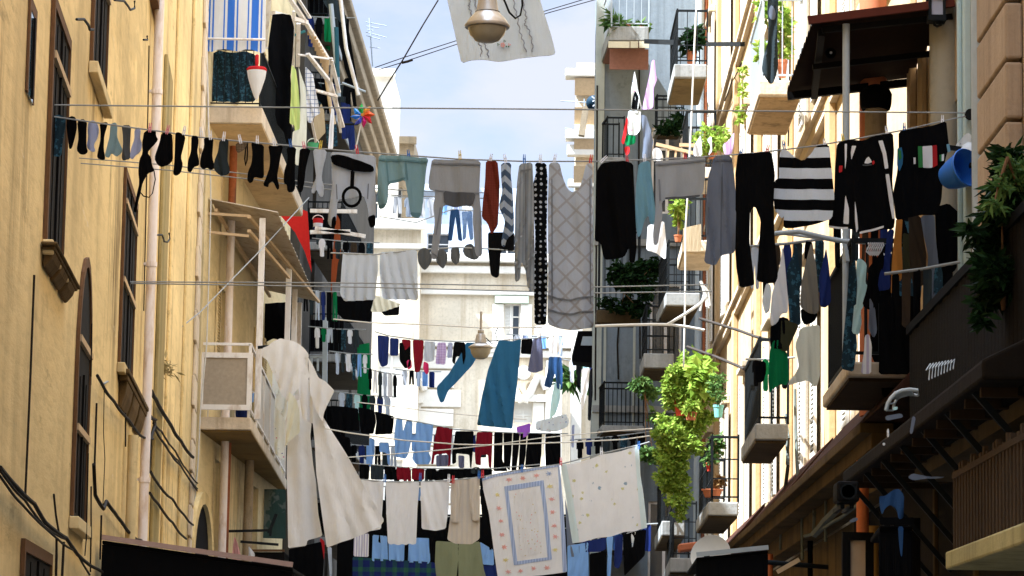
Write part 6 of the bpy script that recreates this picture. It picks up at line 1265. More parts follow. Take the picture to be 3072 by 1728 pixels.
lamp(c(2,1,1066,1065), c(2,1,1065,1135), c(2,1,1067,1165), 24.2, c(2,1,1070,1252), 47, 'smaller hanging street lamp between the two blue cloths', G(2, 1, "1066,1060 1110,1100 1150,1140 1190,1120 1175,1060 1190,1025"))
wire('suspension_wire', 'wire holding up the large street lamp above the frame', sag(L1.P(24, 10.4), Vector((RX, 22, 10.4)), .25), .008, M_iron, 'wire')
o, pr = cloth('tablecloth', 'white embroidered tablecloth hanging at the very top with a small red flower motif', 'tablecloth', G(2, 0, "770,-230 1420,-250 1497,0 1577,250 1612,388 1560,405 1449,415 1330,425 1190,448 1100,440 1000,440 928,458 890,290 825,0"), 28, FB['tabl'], fold=.035, lam=.5)
for s_ in ("975,-60 990,30 980,50 1000,95 1010,180 1035,250 1050,310 1075,350 1070,430", "1010,-60 1030,30 1045,120 1080,300 1120,370 1122,432", "1305,-60 1310,50 1335,130 1350,230 1375,300 1400,400", "1365,-60 1380,60 1400,130 1385,180 1415,220 1440,300 1445,400"):
    P = G(2, 0, s_); wv = []
    for i in range(len(P)-1):
        for k in range(6): t_ = k/6; wv.append((P[i][0]*(1-t_)+P[i+1][0]*t_+.9*math.sin((i*6+k)*1.6), P[i][1]*(1-t_)+P[i+1][1]*t_))
    obj('stitching', MB().tube([W(q, 28)+Vector((0, -.035, 0)) for q in wv], .006, 4), FB['stitch'], o)
def petalset(cx, cy, n, r, key, off=.04):
    for i in range(n):
        a = 6.283*i/n; x, y = cx+r*math.cos(a), cy+r*math.sin(a)
        cloth('flower_motif', None, None, G(2, 0, ' '.join(f'{x+r*.75*math.cos(b):.1f},{y+r*.75*math.sin(b):.1f}' for b in [j*1.047 for j in range(6)])), 28, FB[key], parent=o, like=pr, lift=.03, th=.006)
petalset(1228, 328, 5, 11, 'rose'); petalset(1275, 325, 3, 7, 'rose'); petalset(1195, 325, 3, 6, 'leaf'); petalset(1240, 300, 3, 6, 'leaf'); petalset(1262, 338, 2, 8, 'leaf')
wire('clothes_line', 'line above the frame carrying the embroidered tablecloth', sag(W(c(2,0,300,-330), 28), W(c(2,0,2100,-330), 28), -.1), .008, M_rope, 'clothes line', LG)
GWI = 'overhead wires in the sky gap'
for s_, lab, r_, Y in (("760,0 650,180 500,440 410,580 320,730", 'steep wire crossing the sky beside the white tablecloth', .012, 45), ("300,490 500,420 890,295 1500,90 1900,-30", 'upper of two thin wires rising to the right across the sky', .007, 45), ("330,505 500,452 890,322 1550,95 1960,-20", 'lower of two thin wires rising to the right across the sky', .007, 45.3)):
    wire('overhead_wire', lab, [W(q, Y) for q in G(2, 0, s_)], r_, M_cable, 'wire', GWI)
f = MB().tube([W(q, 45.25) for q in G(2, 0, "495,455 540,445 575,432")], .02, 6); obj('wire_splice', f, M_cable, label='dark splice sleeve on the lower thin wire', cat='splice', smooth=True)
t = thing('tv_antenna', 'thin television antenna rods sticking out from the left eave', 'antenna', W(c(2,0,250,250), 82))
obj('mast', MB().tube([W(q, 82) for q in G(2, 0, "262,130 285,480")], .02, 6), M_greym, t)
for s_ in ("235,160 385,187", "240,190 330,205", "245,215 290,222", "235,232 385,272", "240,258 340,285", "262,340 340,352"):
    obj('rod', MB().tube([W(q, 82) for q in G(2, 0, s_)], .012, 5), M_greym, t)
t = thing('tv_antenna', 'thin television antenna on the cream house right of the sky', 'antenna', W(c(3,0,600,730), 92))
for s_ in ("440,732 690,745", "470,930 520,935", "560,720 560,760", "610,715 610,770"): obj('rod', MB().tube([W(q, 92) for q in G(3, 0, s_)], .016, 5), M_greym, t)
# ================================================================== leaves
def leaves(name, label, cat, blobs, n, size, m, parent=None, group=None, droop=.3, kind=None, seed=1, long=1.6):
    rg = random.Random(seed); mb = MB()
    tot = sum(b[1].x*b[1].y*b[1].z for b in blobs)
    for ce, rad in blobs:
        k = int(n*(rad.x*rad.y*rad.z)/tot)
        for _ in range(k):
            while True:
                u = Vector((rg.uniform(-1, 1), rg.uniform(-1, 1), rg.uniform(-1, 1)))
                if .12 < u.length < 1: break
            u = u.normalized()*u.length**.5
            p = ce+Vector((u.x*rad.x, u.y*rad.y, u.z*rad.z))
            if noise.noise(p*2.4/max(.15, rad.x)) < -.17: continue
            a = Vector((rg.gauss(0, 1), rg.gauss(0, 1), rg.gauss(-droop, .6))).normalized(); b_ = a.orthogonal().normalized()
            b_ = Matrix.Rotation(rg.uniform(0, 6.28), 3, a) @ b_; s_ = size*rg.uniform(.55, 1.3); nn = a.cross(b_)*s_*.18
            mb.add([p, p+a*s_*long*.5+b_*s_*.45-nn, p+a*s_*long, p+a*s_*long*.5-b_*s_*.45-nn, p+a*s_*long*.5], [(0, 1, 4), (1, 2, 4), (2, 3, 4), (3, 0, 4)])
    return obj(name, mb, m, parent, label, cat, group, kind)
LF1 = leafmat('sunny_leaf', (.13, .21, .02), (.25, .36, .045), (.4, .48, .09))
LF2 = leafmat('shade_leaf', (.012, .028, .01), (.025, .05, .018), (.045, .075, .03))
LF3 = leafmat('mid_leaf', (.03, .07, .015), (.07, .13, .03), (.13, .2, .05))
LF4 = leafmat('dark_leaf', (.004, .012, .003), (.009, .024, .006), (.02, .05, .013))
def blobs(col, row, Y, lst, dep=.8):
    out = []
    for x, y, rx, ry in lst:
        p = W(c(col, row, x, y), Y+random.uniform(-.2, .2)); k = Y/F/7.245; out.append((p, Vector((rx*k, max(.08, min(rx, ry)*k*dep), ry*k))))
    return out
def potplant(name, label, ppot, potw, poth, Y, bl, n, size, lm, pm, col, row, group=None, seed=1, long=1.6, trunk=True):
    p = W(c(col, row, *ppot), Y); k = Y/F/7.245; w, h = potw*k/2, poth*k
    t = thing(name, label, 'plant', p, group)
    if potw: obj('pot', MB().lathe(p, [(w*.72, 0), (w*.95, h*.8), (w*1.05, h*.82), (w*1.05, h), (w*.9, h), (w*.85, h*.9), (.01, h*.88)], 16), pm, t, smooth=False)
    B = blobs(col, row, Y, bl)
    if trunk:
        f = MB()
        for ce, rad in B[:7]: f.tube([p+Vector((0, 0, h*.8)), p.lerp(ce, .5)+Vector((0, .02, .02)), ce], .012, 5, .004)
        obj('stem', f, M_wood, t, smooth=True)
    leaves('foliage', None, None, B, n, size, lm, parent=t, seed=seed, long=long)
    return t
red_pot = paint('red_pot', (.5, .05, .03), .5, 0, .15, bumps=0); teal_pot = paint('teal_pot', (.2, .5, .45), .5, 0, .1, bumps=0)
# big sunlit creeper over the balconies at centre right
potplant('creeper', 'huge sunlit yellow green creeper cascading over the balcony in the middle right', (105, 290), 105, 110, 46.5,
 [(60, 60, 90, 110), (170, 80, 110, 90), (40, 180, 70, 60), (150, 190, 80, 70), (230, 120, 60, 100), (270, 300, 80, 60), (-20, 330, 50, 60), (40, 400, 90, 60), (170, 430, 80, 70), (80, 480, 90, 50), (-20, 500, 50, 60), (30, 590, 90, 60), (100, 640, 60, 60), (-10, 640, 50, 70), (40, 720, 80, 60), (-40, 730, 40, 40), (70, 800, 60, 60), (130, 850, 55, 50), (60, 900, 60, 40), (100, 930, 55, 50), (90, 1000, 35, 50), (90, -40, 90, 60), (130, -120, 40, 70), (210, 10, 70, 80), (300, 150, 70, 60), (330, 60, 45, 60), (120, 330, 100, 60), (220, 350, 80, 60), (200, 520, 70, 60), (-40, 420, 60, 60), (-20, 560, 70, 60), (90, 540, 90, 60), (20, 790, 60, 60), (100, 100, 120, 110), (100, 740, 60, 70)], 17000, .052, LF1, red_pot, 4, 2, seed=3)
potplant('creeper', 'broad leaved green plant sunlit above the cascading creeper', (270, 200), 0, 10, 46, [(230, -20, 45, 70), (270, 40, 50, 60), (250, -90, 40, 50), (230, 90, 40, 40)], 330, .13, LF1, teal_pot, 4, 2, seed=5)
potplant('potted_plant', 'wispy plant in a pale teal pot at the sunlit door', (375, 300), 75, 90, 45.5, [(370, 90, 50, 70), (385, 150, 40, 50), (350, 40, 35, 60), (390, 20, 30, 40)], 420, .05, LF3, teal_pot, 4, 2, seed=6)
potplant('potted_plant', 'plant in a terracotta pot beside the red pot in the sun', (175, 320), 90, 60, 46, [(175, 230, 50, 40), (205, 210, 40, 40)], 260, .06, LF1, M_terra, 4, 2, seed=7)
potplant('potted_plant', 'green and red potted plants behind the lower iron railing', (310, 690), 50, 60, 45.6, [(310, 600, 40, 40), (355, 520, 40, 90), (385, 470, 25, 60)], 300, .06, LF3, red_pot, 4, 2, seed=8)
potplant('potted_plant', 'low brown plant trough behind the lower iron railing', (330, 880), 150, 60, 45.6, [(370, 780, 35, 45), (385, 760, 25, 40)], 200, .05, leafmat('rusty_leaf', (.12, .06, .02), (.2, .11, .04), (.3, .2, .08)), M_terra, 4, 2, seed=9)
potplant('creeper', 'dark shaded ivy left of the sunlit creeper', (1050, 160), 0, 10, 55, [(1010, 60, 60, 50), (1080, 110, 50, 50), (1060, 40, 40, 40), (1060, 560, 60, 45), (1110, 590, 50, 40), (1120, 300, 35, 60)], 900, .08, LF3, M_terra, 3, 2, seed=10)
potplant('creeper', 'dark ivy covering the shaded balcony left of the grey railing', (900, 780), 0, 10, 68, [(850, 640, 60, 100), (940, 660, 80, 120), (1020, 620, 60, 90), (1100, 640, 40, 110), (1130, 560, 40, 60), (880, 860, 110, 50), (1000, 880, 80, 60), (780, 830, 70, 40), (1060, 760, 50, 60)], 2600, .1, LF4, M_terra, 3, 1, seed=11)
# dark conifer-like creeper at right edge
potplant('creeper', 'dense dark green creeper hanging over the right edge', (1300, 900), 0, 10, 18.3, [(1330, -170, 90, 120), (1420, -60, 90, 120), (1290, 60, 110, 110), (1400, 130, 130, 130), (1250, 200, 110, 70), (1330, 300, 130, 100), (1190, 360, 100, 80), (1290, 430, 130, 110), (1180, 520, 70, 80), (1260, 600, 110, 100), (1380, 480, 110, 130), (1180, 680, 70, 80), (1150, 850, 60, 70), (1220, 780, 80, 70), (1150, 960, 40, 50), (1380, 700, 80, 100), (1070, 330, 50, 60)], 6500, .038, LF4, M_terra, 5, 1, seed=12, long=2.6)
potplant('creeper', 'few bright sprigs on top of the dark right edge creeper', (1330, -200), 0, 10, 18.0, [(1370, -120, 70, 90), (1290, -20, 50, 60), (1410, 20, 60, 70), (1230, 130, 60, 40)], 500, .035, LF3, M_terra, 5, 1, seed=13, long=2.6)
# plants on the upper right balconies
for lab, pp, pw, ph, Y, bl, n, sz, lm, pm, sd, lg in (
 ('spiky plant on the top right balcony of the grey building', (830, 215), 60, 40, 68.8, [(830, 160, 45, 50), (815, 125, 30, 35), (865, 175, 35, 35)], 150, .1, LF3, M_slabg, 21, 3.2),
 ('small bush in a terracotta pot with a blue box behind', (925, 218), 45, 50, 68.8, [(925, 175, 30, 15)], 60, .1, LF3, M_terra, 22, 1.6),
 ('leafy green bush at the right of the top balcony', (1030, 218), 60, 25, 68.8, [(1010, 185, 40, 28), (1045, 190, 30, 25)], 200, .1, LF3, M_terra, 23, 1.6),
 ('dark shrub in a terracotta pot on the second upper right balcony', (1385, 460), 80, 95, 57.5, [(1400, 280, 50, 70), (1430, 240, 40, 60), (1360, 320, 30, 40)], 420, .09, LF4, M_terra, 24, 2.0),
 ('dark green shrub on the small railing balcony under it', (1230, 960), 60, 40, 66.5, [(1230, 920, 60, 50), (1280, 900, 40, 80), (1180, 930, 40, 40), (1300, 850, 25, 60)], 500, .1, LF4, M_terra, 25, 1.6),
 ('green tufted plant on the far sunlit terrace', (530, 1440), 60, 30, 90, [(535, 1380, 50, 40)], 160, .2, LF3, M_terra, 26, 3.5)):
    potplant('potted_plant', lab, pp, pw, ph, Y, bl, n, sz, lm, pm, 3, 0 if 'terrace' not in lab else 1, group='potted plants on the right', seed=sd, long=lg)
potplant('potted_plant', 'sunlit climbing plant in a terracotta pot behind the upper grey railing', (838, 560), 75, 130, 39, [(820, 60, 40, 60), (850, 150, 35, 80), (840, 260, 30, 80), (690, 60, 35, 70), (690, 360, 30, 60), (850, 380, 30, 50), (740, 100, 40, 60)], 420, .09, LF1, M_terra, 4, 0, seed=31)
potplant('creeper', 'thin green creeper trailing down the grey side railing', (550, 900), 0, 10, 43, [(550, 520, 18, 60), (555, 640, 16, 60), (530, 840, 20, 50), (545, 780, 15, 40)], 180, .06, LF1, M_terra, 4, 0, seed=32)
potplant('potted_plant', 'sunlit pale bush between the white cloths on the right', (330, 1150), 70, 40, 46, [(290, 960, 50, 50), (390, 970, 60, 60), (350, 1040, 70, 60), (230, 1000, 40, 40), (270, 1070, 40, 50)], 620, .06, LF1, M_terra, 4, 0, seed=33)
potplant('potted_plant', 'tall green bush behind the plain grey jumper', (1290, 400), 60, 50, 50, [(1290, 150, 40, 60), (1300, 240, 30, 60), (1320, 110, 40, 40)], 300, .08, LF1, M_terra, 3, 1, seed=34)
potplant('weed', 'dry weed growing out of the ochre wall beside the drainpipe', (1105, 1380), 0, 10, 43, [(1150, 1330, 50, 70), (1200, 1290, 60, 50), (1130, 1250, 40, 50), (1230, 1340, 50, 40)], 130, .045, leafmat('dry_leaf', (.2, .16, .06), (.28, .22, .1), (.4, .33, .16)), M_terra, 0, 1, seed=35, long=3.5)
# ================================================================== odd things
def pinwheel():
    ce = W(c(2,0,212,838), 70); t = thing('pinwheel', 'rainbow pinwheel with eight petals on the left balcony', 'pinwheel', ce); k = 70/F/7.245
    cols = [(.02, .3, .03), (.7, .28, .01), (.7, .1, .01), (.5, .01, .02), (.45, .01, .12), (.05, .06, .4), (.02, .12, .5), (.03, .2, .6)]
    for i in range(8):
        a = math.radians(95-45*i); u = Vector((math.cos(a), 0, math.sin(a))); v = Vector((-math.sin(a), 0, math.cos(a))); L = 92*k
        mb = MB().add([ce, ce+u*L*.55+v*L*.32+Vector((0, -.05, 0)), ce+u*L, ce+u*L*.7-v*L*.12+Vector((0, .02, 0)), ce+u*L*.5+v*L*.06+Vector((0, -.1, 0))], [(0, 1, 4), (1, 2, 4), (2, 3, 4), (3, 0, 4)])
        mb.v += [q_+Vector((0, .012, 0)) for q_ in mb.v]; mb.f += [tuple(j+5 for j in f_)[::-1] for f_ in mb.f[:4]]+[(0, 5, 6, 1), (1, 6, 7, 2), (2, 7, 8, 3), (3, 8, 5, 0)]
        obj('petal', mb, paint('petal_%s' % ('green orange vermilion red crimson indigo blue azure'.split()[i]), cols[i], .5, 0, .05, bumps=0), t)
    obj('hub', MB().lathe(ce+Vector((0, -.12, 0)), [(.01, 0), (.04, .01), (.04, .03), (.01, .04)], 10, ax=(0, 1, 0)), FB['orange'], t)
    obj('stick', MB().tube([ce+Vector((0, .02, 0)), W(c(2,0,160,1090), 70.2)], .018, 6), M_white, t)
pinwheel()
t = thing('satellite_dish', 'white satellite dish at the bottom right above the black awning', 'satellite dish', W(c(4,2,330,1400), 36)); ce = W(c(4,2,330,1310), 36); rr = 150*36/F/7.245
ax = Vector((-.35, -1, .25)).normalized()
obj('reflector', MB().lathe(ce+ax*.0, [(.01, 0), (rr*.5, rr*.06), (rr*.85, rr*.2), (rr, rr*.3), (rr*1.01, rr*.28), (rr*.85, rr*.16), (rr*.5, rr*.02), (.01, -rr*.04)], 32, ax=ax), paint('dish_white', (.62, .62, .58), .5, 0, .1, bumps=0), t, smooth=True)
f = MB().tube([ce-ax*.02-Vector((0, 0, rr*.9)), ce+ax*rr*.9-Vector((0, 0, rr*.3))], .015, 6); f.tube([ce+ax*rr*.9-Vector((0, 0, rr*.36)), ce+ax*rr*.95-Vector((0, 0, rr*.2))], .035, 8); obj('feed_arm', f, M_iron, t, smooth=True)
obj('mount', MB().tube([ce-ax*.05, Vector((RX, ce.y+.2, ce.z-.1))], .03, 8), M_iron, t, smooth=True)
def awning(name, label, quad, Y, dep, m, edge=None, drop=1.2, Y2=None):
    a, b_ = W(quad[0], Y), W(quad[1], Y2 or Y); t = thing(name, label, 'awning', (a+b_)/2); dv = Vector((0, dep, -.05)) if dep else Vector()
    obj('canvas', MB().hexa([a-up*.04, b_-up*.04, b_+dv-up*.04, a+dv-up*.04, a, b_, b_+dv, a+dv]), m, t, bevel=.01)
    n = 16; mb = MB()
    for i in range(n):
        p, q_ = a.lerp(b_, i/n), a.lerp(b_, (i+1)/n); s1, s2 = .02*math.sin(i*1.3), .02*math.sin((i+1)*1.3)
        mb.hexa([p-up*drop+Vector((0, s1*2, 0)), q_-up*drop+Vector((0, s2*2, 0)), q_-up*drop+Vector((0, s2*2+.02, 0)), p-up*drop+Vector((0, s1*2+.02, 0)), p-up*.042, q_-up*.042, q_-up*.042+Vector((0, .02, 0)), p-up*.042+Vector((0, .02, 0))])
    obj('valance', mb, m, t)
    f = MB().bar(a+Vector((0, -.03, .03)), b_+Vector((0, -.03, .03)), .04, .05); obj('front_bar', f, edge or M_white, t)
    return t
awning('shop_awning', 'long black awning at the bottom left with a pale front edge', (c(0,2,740,1190), c(1,2,915,1390)), 30, 4.5, M_black, paint('pinkish_edge', (.42, .3, .26), .6), drop=1.4)
awning('shop_awning', 'black awning in front of the white satellite dish', (c(4,2,215,1315), c(4,2,735,1262)), 33, 2.5, M_black, M_greym, drop=1.2)
awning('shop_awning', 'dark brown awning under the left lower balcony beside the cream sheets', (c(1,2,615,1275), c(1,2,855,1275)), 66, 2.0, M_shut, M_wood, drop=.9)
f = MB(); q0, q1 = W(c(4,2,85,1250), 41), W(c(4,2,225,1232), 41); f.bar(q0, q1, .5, .1); obj('awning_box', f, paint('orange_box', (.45, .15, .07), .6), label='orange lit edge of a shop hood left of the satellite dish', cat='shop hood', bevel=.02)
# black awnings added to darken the bottom of the view
awning('shop_awning', 'low black awning added to darken the bottom right above the market stall', (c(5,2,400,1085), c(5,2,640,1085)), 21, .6, M_black, M_black, drop=.9)
awning('shop_awning', 'wide black awning added low in the street as dark backing behind the washing', (d(850, 1300), d(1500, 1300)), 74, 6, M_black, M_iron, drop=3.0)  # black sheet added as dark backing between the linen
# striped lantern box, dark fittings
t = thing('wall_lantern', 'old square wall lantern with grey glass at the top right', 'lantern', W(c(5,0,815,140), 25)); a_, b_ = W(c(5,0,762,5), 25), W(c(5,0,865,120), 25); cx_ = (a_.x+b_.x)/2; w_ = (b_.x-a_.x)/2
f = MB(); f.box(a_.x, 25-w_, b_.z, b_.x, 25+w_, a_.z); obj('glass', f, glass('lantern_glass', (.2, .2, .24)), t)
f = MB()
for sx in (-1, 1):
    for sy in (-1, 1): f.box(cx_+sx*w_-.012, 25+sy*w_-.012, b_.z-.01, cx_+sx*w_+.012, 25+sy*w_+.012, a_.z+.02)
f.box(a_.x-.02, 25-w_-.02, a_.z, b_.x+.02, 25+w_+.02, a_.z+.05); f.box(a_.x-.015, 25-w_-.015, b_.z-.05, b_.x+.015, 25+w_+.015, b_.z); f.tube([W(q_, 25) for q_ in G(5, 0, "795,150 800,180 820,190 845,180 850,150")], .012, 6); f.bar((cx_, 25, a_.z+.05), (RX, 25, a_.z+.2), .03)
obj('frame', f, M_iron, t)
for lab, s_, Y, col_ in (('dark terracotta head shaped vent cowl under the brown canopy', (375, 780), 27, (.05, .035, .03)),):
    p = W(c(5,0,*s_), Y); t = thing('vent_cowl', lab, 'vent', p)
    obj('cowl', MB().lathe(p+Vector((0, 0, -.02)), [(.13, 0), (.145, .05), (.15, .14), (.12, .2), (.05, .23), (.01, .235)], 18), M_black, t, smooth=True)
    obj('stack', MB().tube([p+Vector((0, 0, -.9)), p+Vector((0, 0, -.02))], .1, 14), M_tuff, t, smooth=True)
p = W(c(5,0,355,450), 28.2); obj('flue_pipe', MB().tube([Vector((p.x, p.y, 4.3)), Vector((p.x, p.y, p.z+1.0))], .13, 14), M_terra, label='orange terracotta flue pipe on the sunlit wall under the brown canopy', cat='pipe', smooth=True)
# air conditioners and boxes
def acbox(label, pa, pb, Y, m, dep=.35):
    a_, b_ = W(pa, Y), W(pb, Y); t = thing('air_conditioner', label, 'air conditioner', ((a_.x+b_.x)/2, Y+dep/2, b_.z))
    obj('case', MB().box(a_.x, Y, b_.z, b_.x, Y+dep, a_.z), m, t, bevel=.02)
    ce = Vector(((a_.x+b_.x)/2, Y-.006, (a_.z+b_.z)/2)); r_ = min(b_.x-a_.x, a_.z-b_.z)*.4
    f = MB()
    for k in range(1, 6): f.lathe(ce, [(r_*k/5-.008, 0), (r_*k/5, 0), (r_*k/5, .008), (r_*k/5-.008, .008)], 20, ax=(0, 1, 0))
    obj('fan_grille', f, M_iron, t)
    f = MB(); f.bar((a_.x+.05, Y+.1, b_.z-.03), (a_.x+.05, Y+dep+.4, b_.z-.03), .03); f.bar((b_.x-.05, Y+.1, b_.z-.03), (b_.x-.05, Y+dep+.4, b_.z-.03), .03); obj('bracket', f, M_iron, t)
acbox('dark air conditioner box beside the red downpipe at the lower right', c(5,2,95,760), c(5,2,258,912), 23, M_shut)
# round pale drum and fittings in the dark right
t = thing('wire_cage', 'curved pale wire cage top glinting in the dark lower right', 'cage', W(c(5,2,560,250), 17.1))
arc = G(5, 2, "450,250 462,200 485,160 520,125 565,105 620,98 680,105"); arc2 = G(5, 2, "500,250 510,200 530,165 560,148 610,135 650,135 685,140")
obj('hoop', MB().tube([W(q2, 17.1) for q2 in arc], .012, 7), M_greym, t, smooth=True); obj('hoop', MB().tube([W(q2, 17.25) for q2 in arc2], .008, 7), M_greym, t, smooth=True)
for k in range(7): obj('wire', MB().tube([W(arc[k], 17.1), W(arc2[k], 17.25)], .005, 5), M_greym, t)
obj('cover', MB().hexa([W(arc[k_], 17.12) for k_ in (2, 3, 4, 5)]+[W(arc2[k_], 17.27) for k_ in (2, 3, 4, 5)]), M_greym, t)
far(5, 2, 20, 'clothes in the dark lower right', [
 ('shirt', 'shirt', 'blue shirt hanging in the dark at the lower right', 'denim', "400,865 440,872 500,825 545,815 580,865 575,1030 540,1040 525,960 480,930 440,960 420,1010 400,930"),
 ('cloth', 'cloth', 'thin blue cloth dangling below the blue shirt', 'denim', "535,1090 575,1090 572,1180 565,1310 555,1300 545,1200"),
 ('rag', 'cloth', 'pale glint drawn as a grey cloth under the dark roof at the lower right', 'bgrey', "605,735 640,705 690,715 760,730 880,728 850,742 730,745 650,758"),  # thin pale cloth painting a glint
 ('bag', 'bag', 'pale teal rag on the railing above the blue shirt', 'bgrey', "180,1050 220,1025 250,1030 240,1050 200,1062")], fold=.015, lam=.08)
f = MB(); q0, q1 = W(c(4,2,800,1420), 27), W(c(4,2,960,1330), 27); f.bar(q0, q1, .06, .04); obj('pale_batten', f, M_lwood, label='pale slanted batten at the bottom right beside the orange pipe', cat='batten')
for k, (x, w_) in enumerate(((1330, 110), (565, 70))):
    cc_ = 4 if k == 0 else 5; a_, b_ = W(c(cc_,2,x,1190 if k == 0 else 1090), 26-k), W(c(cc_,2,x+w_,1600), 26-k)
    t = thing('market_door', ('pale lit door panel between dark posts at the bottom right', 'cream door panel under the low black awning')[k], 'door', ((a_.x+b_.x)/2, 26-k, b_.z))
    obj('panel', MB().box(a_.x, 26-k, max(.02, b_.z), b_.x, 26.04-k, a_.z), plaster('door_cream', (.5, .36, .22), (.2, .14, .08), .5, .4), t)
    f = MB(); f.box(a_.x-.07, 25.97-k, max(.02, b_.z), a_.x, 26.06-k, a_.z+.07); f.box(b_.x, 25.97-k, max(.02, b_.z), b_.x+.07, 26.06-k, a_.z+.07); f.box(a_.x, 25.97-k, a_.z, b_.x, 26.06-k, a_.z+.07); obj('frame', f, M_shut, t)
# white lattice awning frames on the upper left
t = thing('sun_canopy_frame', 'white metal awning frame with slanted slats on the upper left', 'awning frame', W(c(1,0,1000,400), 63))
for s_, w_ in (("770,95 1010,165", .14), ("885,-20 1010,165 1190,465", .09), ("945,-20 1040,130", .06), ("745,-20 712,345", .09), ("725,345 780,360", .06), ("780,95 745,345", .05), ("920,80 915,470", .06), ("955,170 950,480", .09), ("1020,390 1185,600 1275,920", .09), ("1190,420 1250,670", .07), ("945,395 1200,430", .06), ("1070,655 1230,700", .07), ("1040,640 1225,690 1260,960", .05), ("1200,440 1185,700", .05), ("1050,870 1080,1030", .05)):
    P = [W(q_, 62+i*.8) for i, q_ in enumerate(G(1, 0, s_))]; f = MB()
    for i in range(len(P)-1): f.bar(P[i], P[i+1], w_, w_*.6)
    obj('strut', f, M_white, t)
for k in range(11):
    x = 1035+k*13; y = 190+k*24
    f = MB().bar(W(c(1,0,x,y), 63), W(c(1,0,x-4,y+62+k*5), 63.2), .07, .03); obj('slat', f, M_lwood, t)
wire('frame_rod', 'thin blue green rod slanting across the upper left awning frame', [W(q_, 62.5) for q_ in G(1, 0, "765,330 900,265 1005,225")], .03, paint('green_rod', (.05, .16, .16), .6), 'rod')
cloth('net', 'black net drawn over the dark shaded side of the upper left balcony', 'net', G(1, 0, "735,360 765,100 840,95 900,110 925,200 915,420 900,560 912,700 900,860 905,1040 870,1045 850,960 800,900 775,760 750,700 738,560"), 61, FB['black'], fold=.1, lam=.5, group=UL)  # outline follows the balcony's dark side, shade drawn as black cloth
cloth('tarpaulin', 'black tarpaulin behind the white posts of the left lower balcony', 'tarpaulin', G(1, 1, "690,850 870,835 915,860 905,1140 860,1120 770,1100 690,1140"), 69, FB['black'], fold=.08, lam=.6)
cloth('tarpaulin', 'dark glass like tarpaulin under the left lower balcony', 'tarpaulin', G(1, 2, "640,820 862,820 862,1180 615,1170"), 70, fabric('dark_green_sheet', (.03, .05, .04), 'print', (.09, .1, .08), .9), fold=.02, lam=.9)
t = thing('airer', 'black iron airer rod with hooks low on the left building', 'airer', W(c(1,2,640,1125), 60))
for s_, w_ in (("435,1125 740,1118", .05), ("740,1140 795,1000", .06), ("535,1200 810,1222", .05), ("750,1160 755,1110", .05)):
    P = [W(q_, 60) for q_ in G(1, 2, s_)]; obj('rod', MB().bar(P[0], P[1], w_), M_iron, t)
far(1, 2, 60.5, 'washing low on the left', [('cloth', 'cloth', 'pale pink cloth hanging low on the left building', 'rose', "490,1160 510,1200 540,1310 535,1335 470,1325 480,1240"), ('cloth', 'cloth', 'pale cloth tip beside the dark brown awning', 'offw', "595,1230 640,1290 625,1345 590,1340")], lam=.12)
# things on left balconies
def bucket(p, Y, w_, h_, m, label):
    q_ = W(p, Y); k = Y/F/7.245; t = thing('bucket', label, 'bucket', q_); obj('body', MB().lathe(q_, [(w_*k*.4, 0), (w_*k*.5, h_*k), (w_*k*.53, h_*k), (w_*k*.5, h_*k*.9), (.01, h_*k*.85)], 16), m, t, smooth=False)
    f = MB().tube([q_+Vector((w_*k*.5*math.cos(a), 0, h_*k+w_*k*.4*math.sin(a))) for a in [i*math.pi/8 for i in range(9)]], .012, 5); obj('handle', f, M_white, t, smooth=True)
bucket(c(1,2,545,298), 57.9, 110, 65, FB['navy'], 'dark blue tub on the floor of the lower left balcony')
bucket(c(1,2,615,190), 57.8, 36, 65, FB['sblue'], 'light blue bucket at the corner of the lower left balcony')
q_ = W(c(1,1,1095,320), 72); t = thing('basket', 'hanging basket in red, white and blue on the dark left balconies', 'basket', q_); k = 72/F/7.245
for z0_, z1_, cl_ in ((0, 28, 'navy'), (28, 55, 'white'), (55, 90, 'redc')): obj('band', MB().lathe(q_, [(38*k*(.85+z0_*.0016), z0_*k), (38*k*(.85+z1_*.0016), z1_*k), (.01, z1_*k)], 16), FB[cl_], t)
obj('handle', MB().tube([q_+Vector((40*k*math.cos(a), 0, 85*k+32*k*math.sin(a))) for a in [i*math.pi/8 for i in range(9)]], .012, 5), M_white, t, smooth=True)
cloth('board', 'tan folding board leaning on the upper left balcony', 'board', G(1, 0, "1065,870 1120,750 1140,800 1150,960 1085,1030 1070,1000"), 66, FB['tan'], fold=.004, th=.04, rnd=.05)
bucket(c(1,0,1060,1080), 64, 85, 45, paint('green_plastic', (.08, .35, .16), .5, 0, .1, bumps=0), 'green plastic tub beside the tan board')
f = MB()
for s_ in ("1040,175 1380,180", "1075,300 1440,360", "1040,330 1330,325"): P = [W(q2, 71) for q2 in G(1, 1, s_)]; f = MB().bar(P[0], P[1], .09); obj('drying_rod', f, M_white, label='white drying rod on the dark left balconies, %s' % {'1': 'above the hooped basket', '3': 'slanting right of the rust curtain', '0': 'beside the rust curtain'}[{'1040,175 1380,180': '1', '1075,300 1440,360': '3'}.get(s_, '0')], cat='rod', group='white drying rods on the left')
f = MB()
for x in (1050, 1095, 1135): f.bar(W(c(1,1,x,1235), 74), W(c(1,1,x,1335), 74), .05)
f.bar(W(c(1,1,1040,1235), 74), W(c(1,1,1145,1235), 74), .05); f.bar(W(c(1,1,1150,950), 74), W(c(1,1,1145,1449), 74), .12)
obj('railing', f, M_greym, label='pale grey railing and post on the dark left balconies', cat='railing')
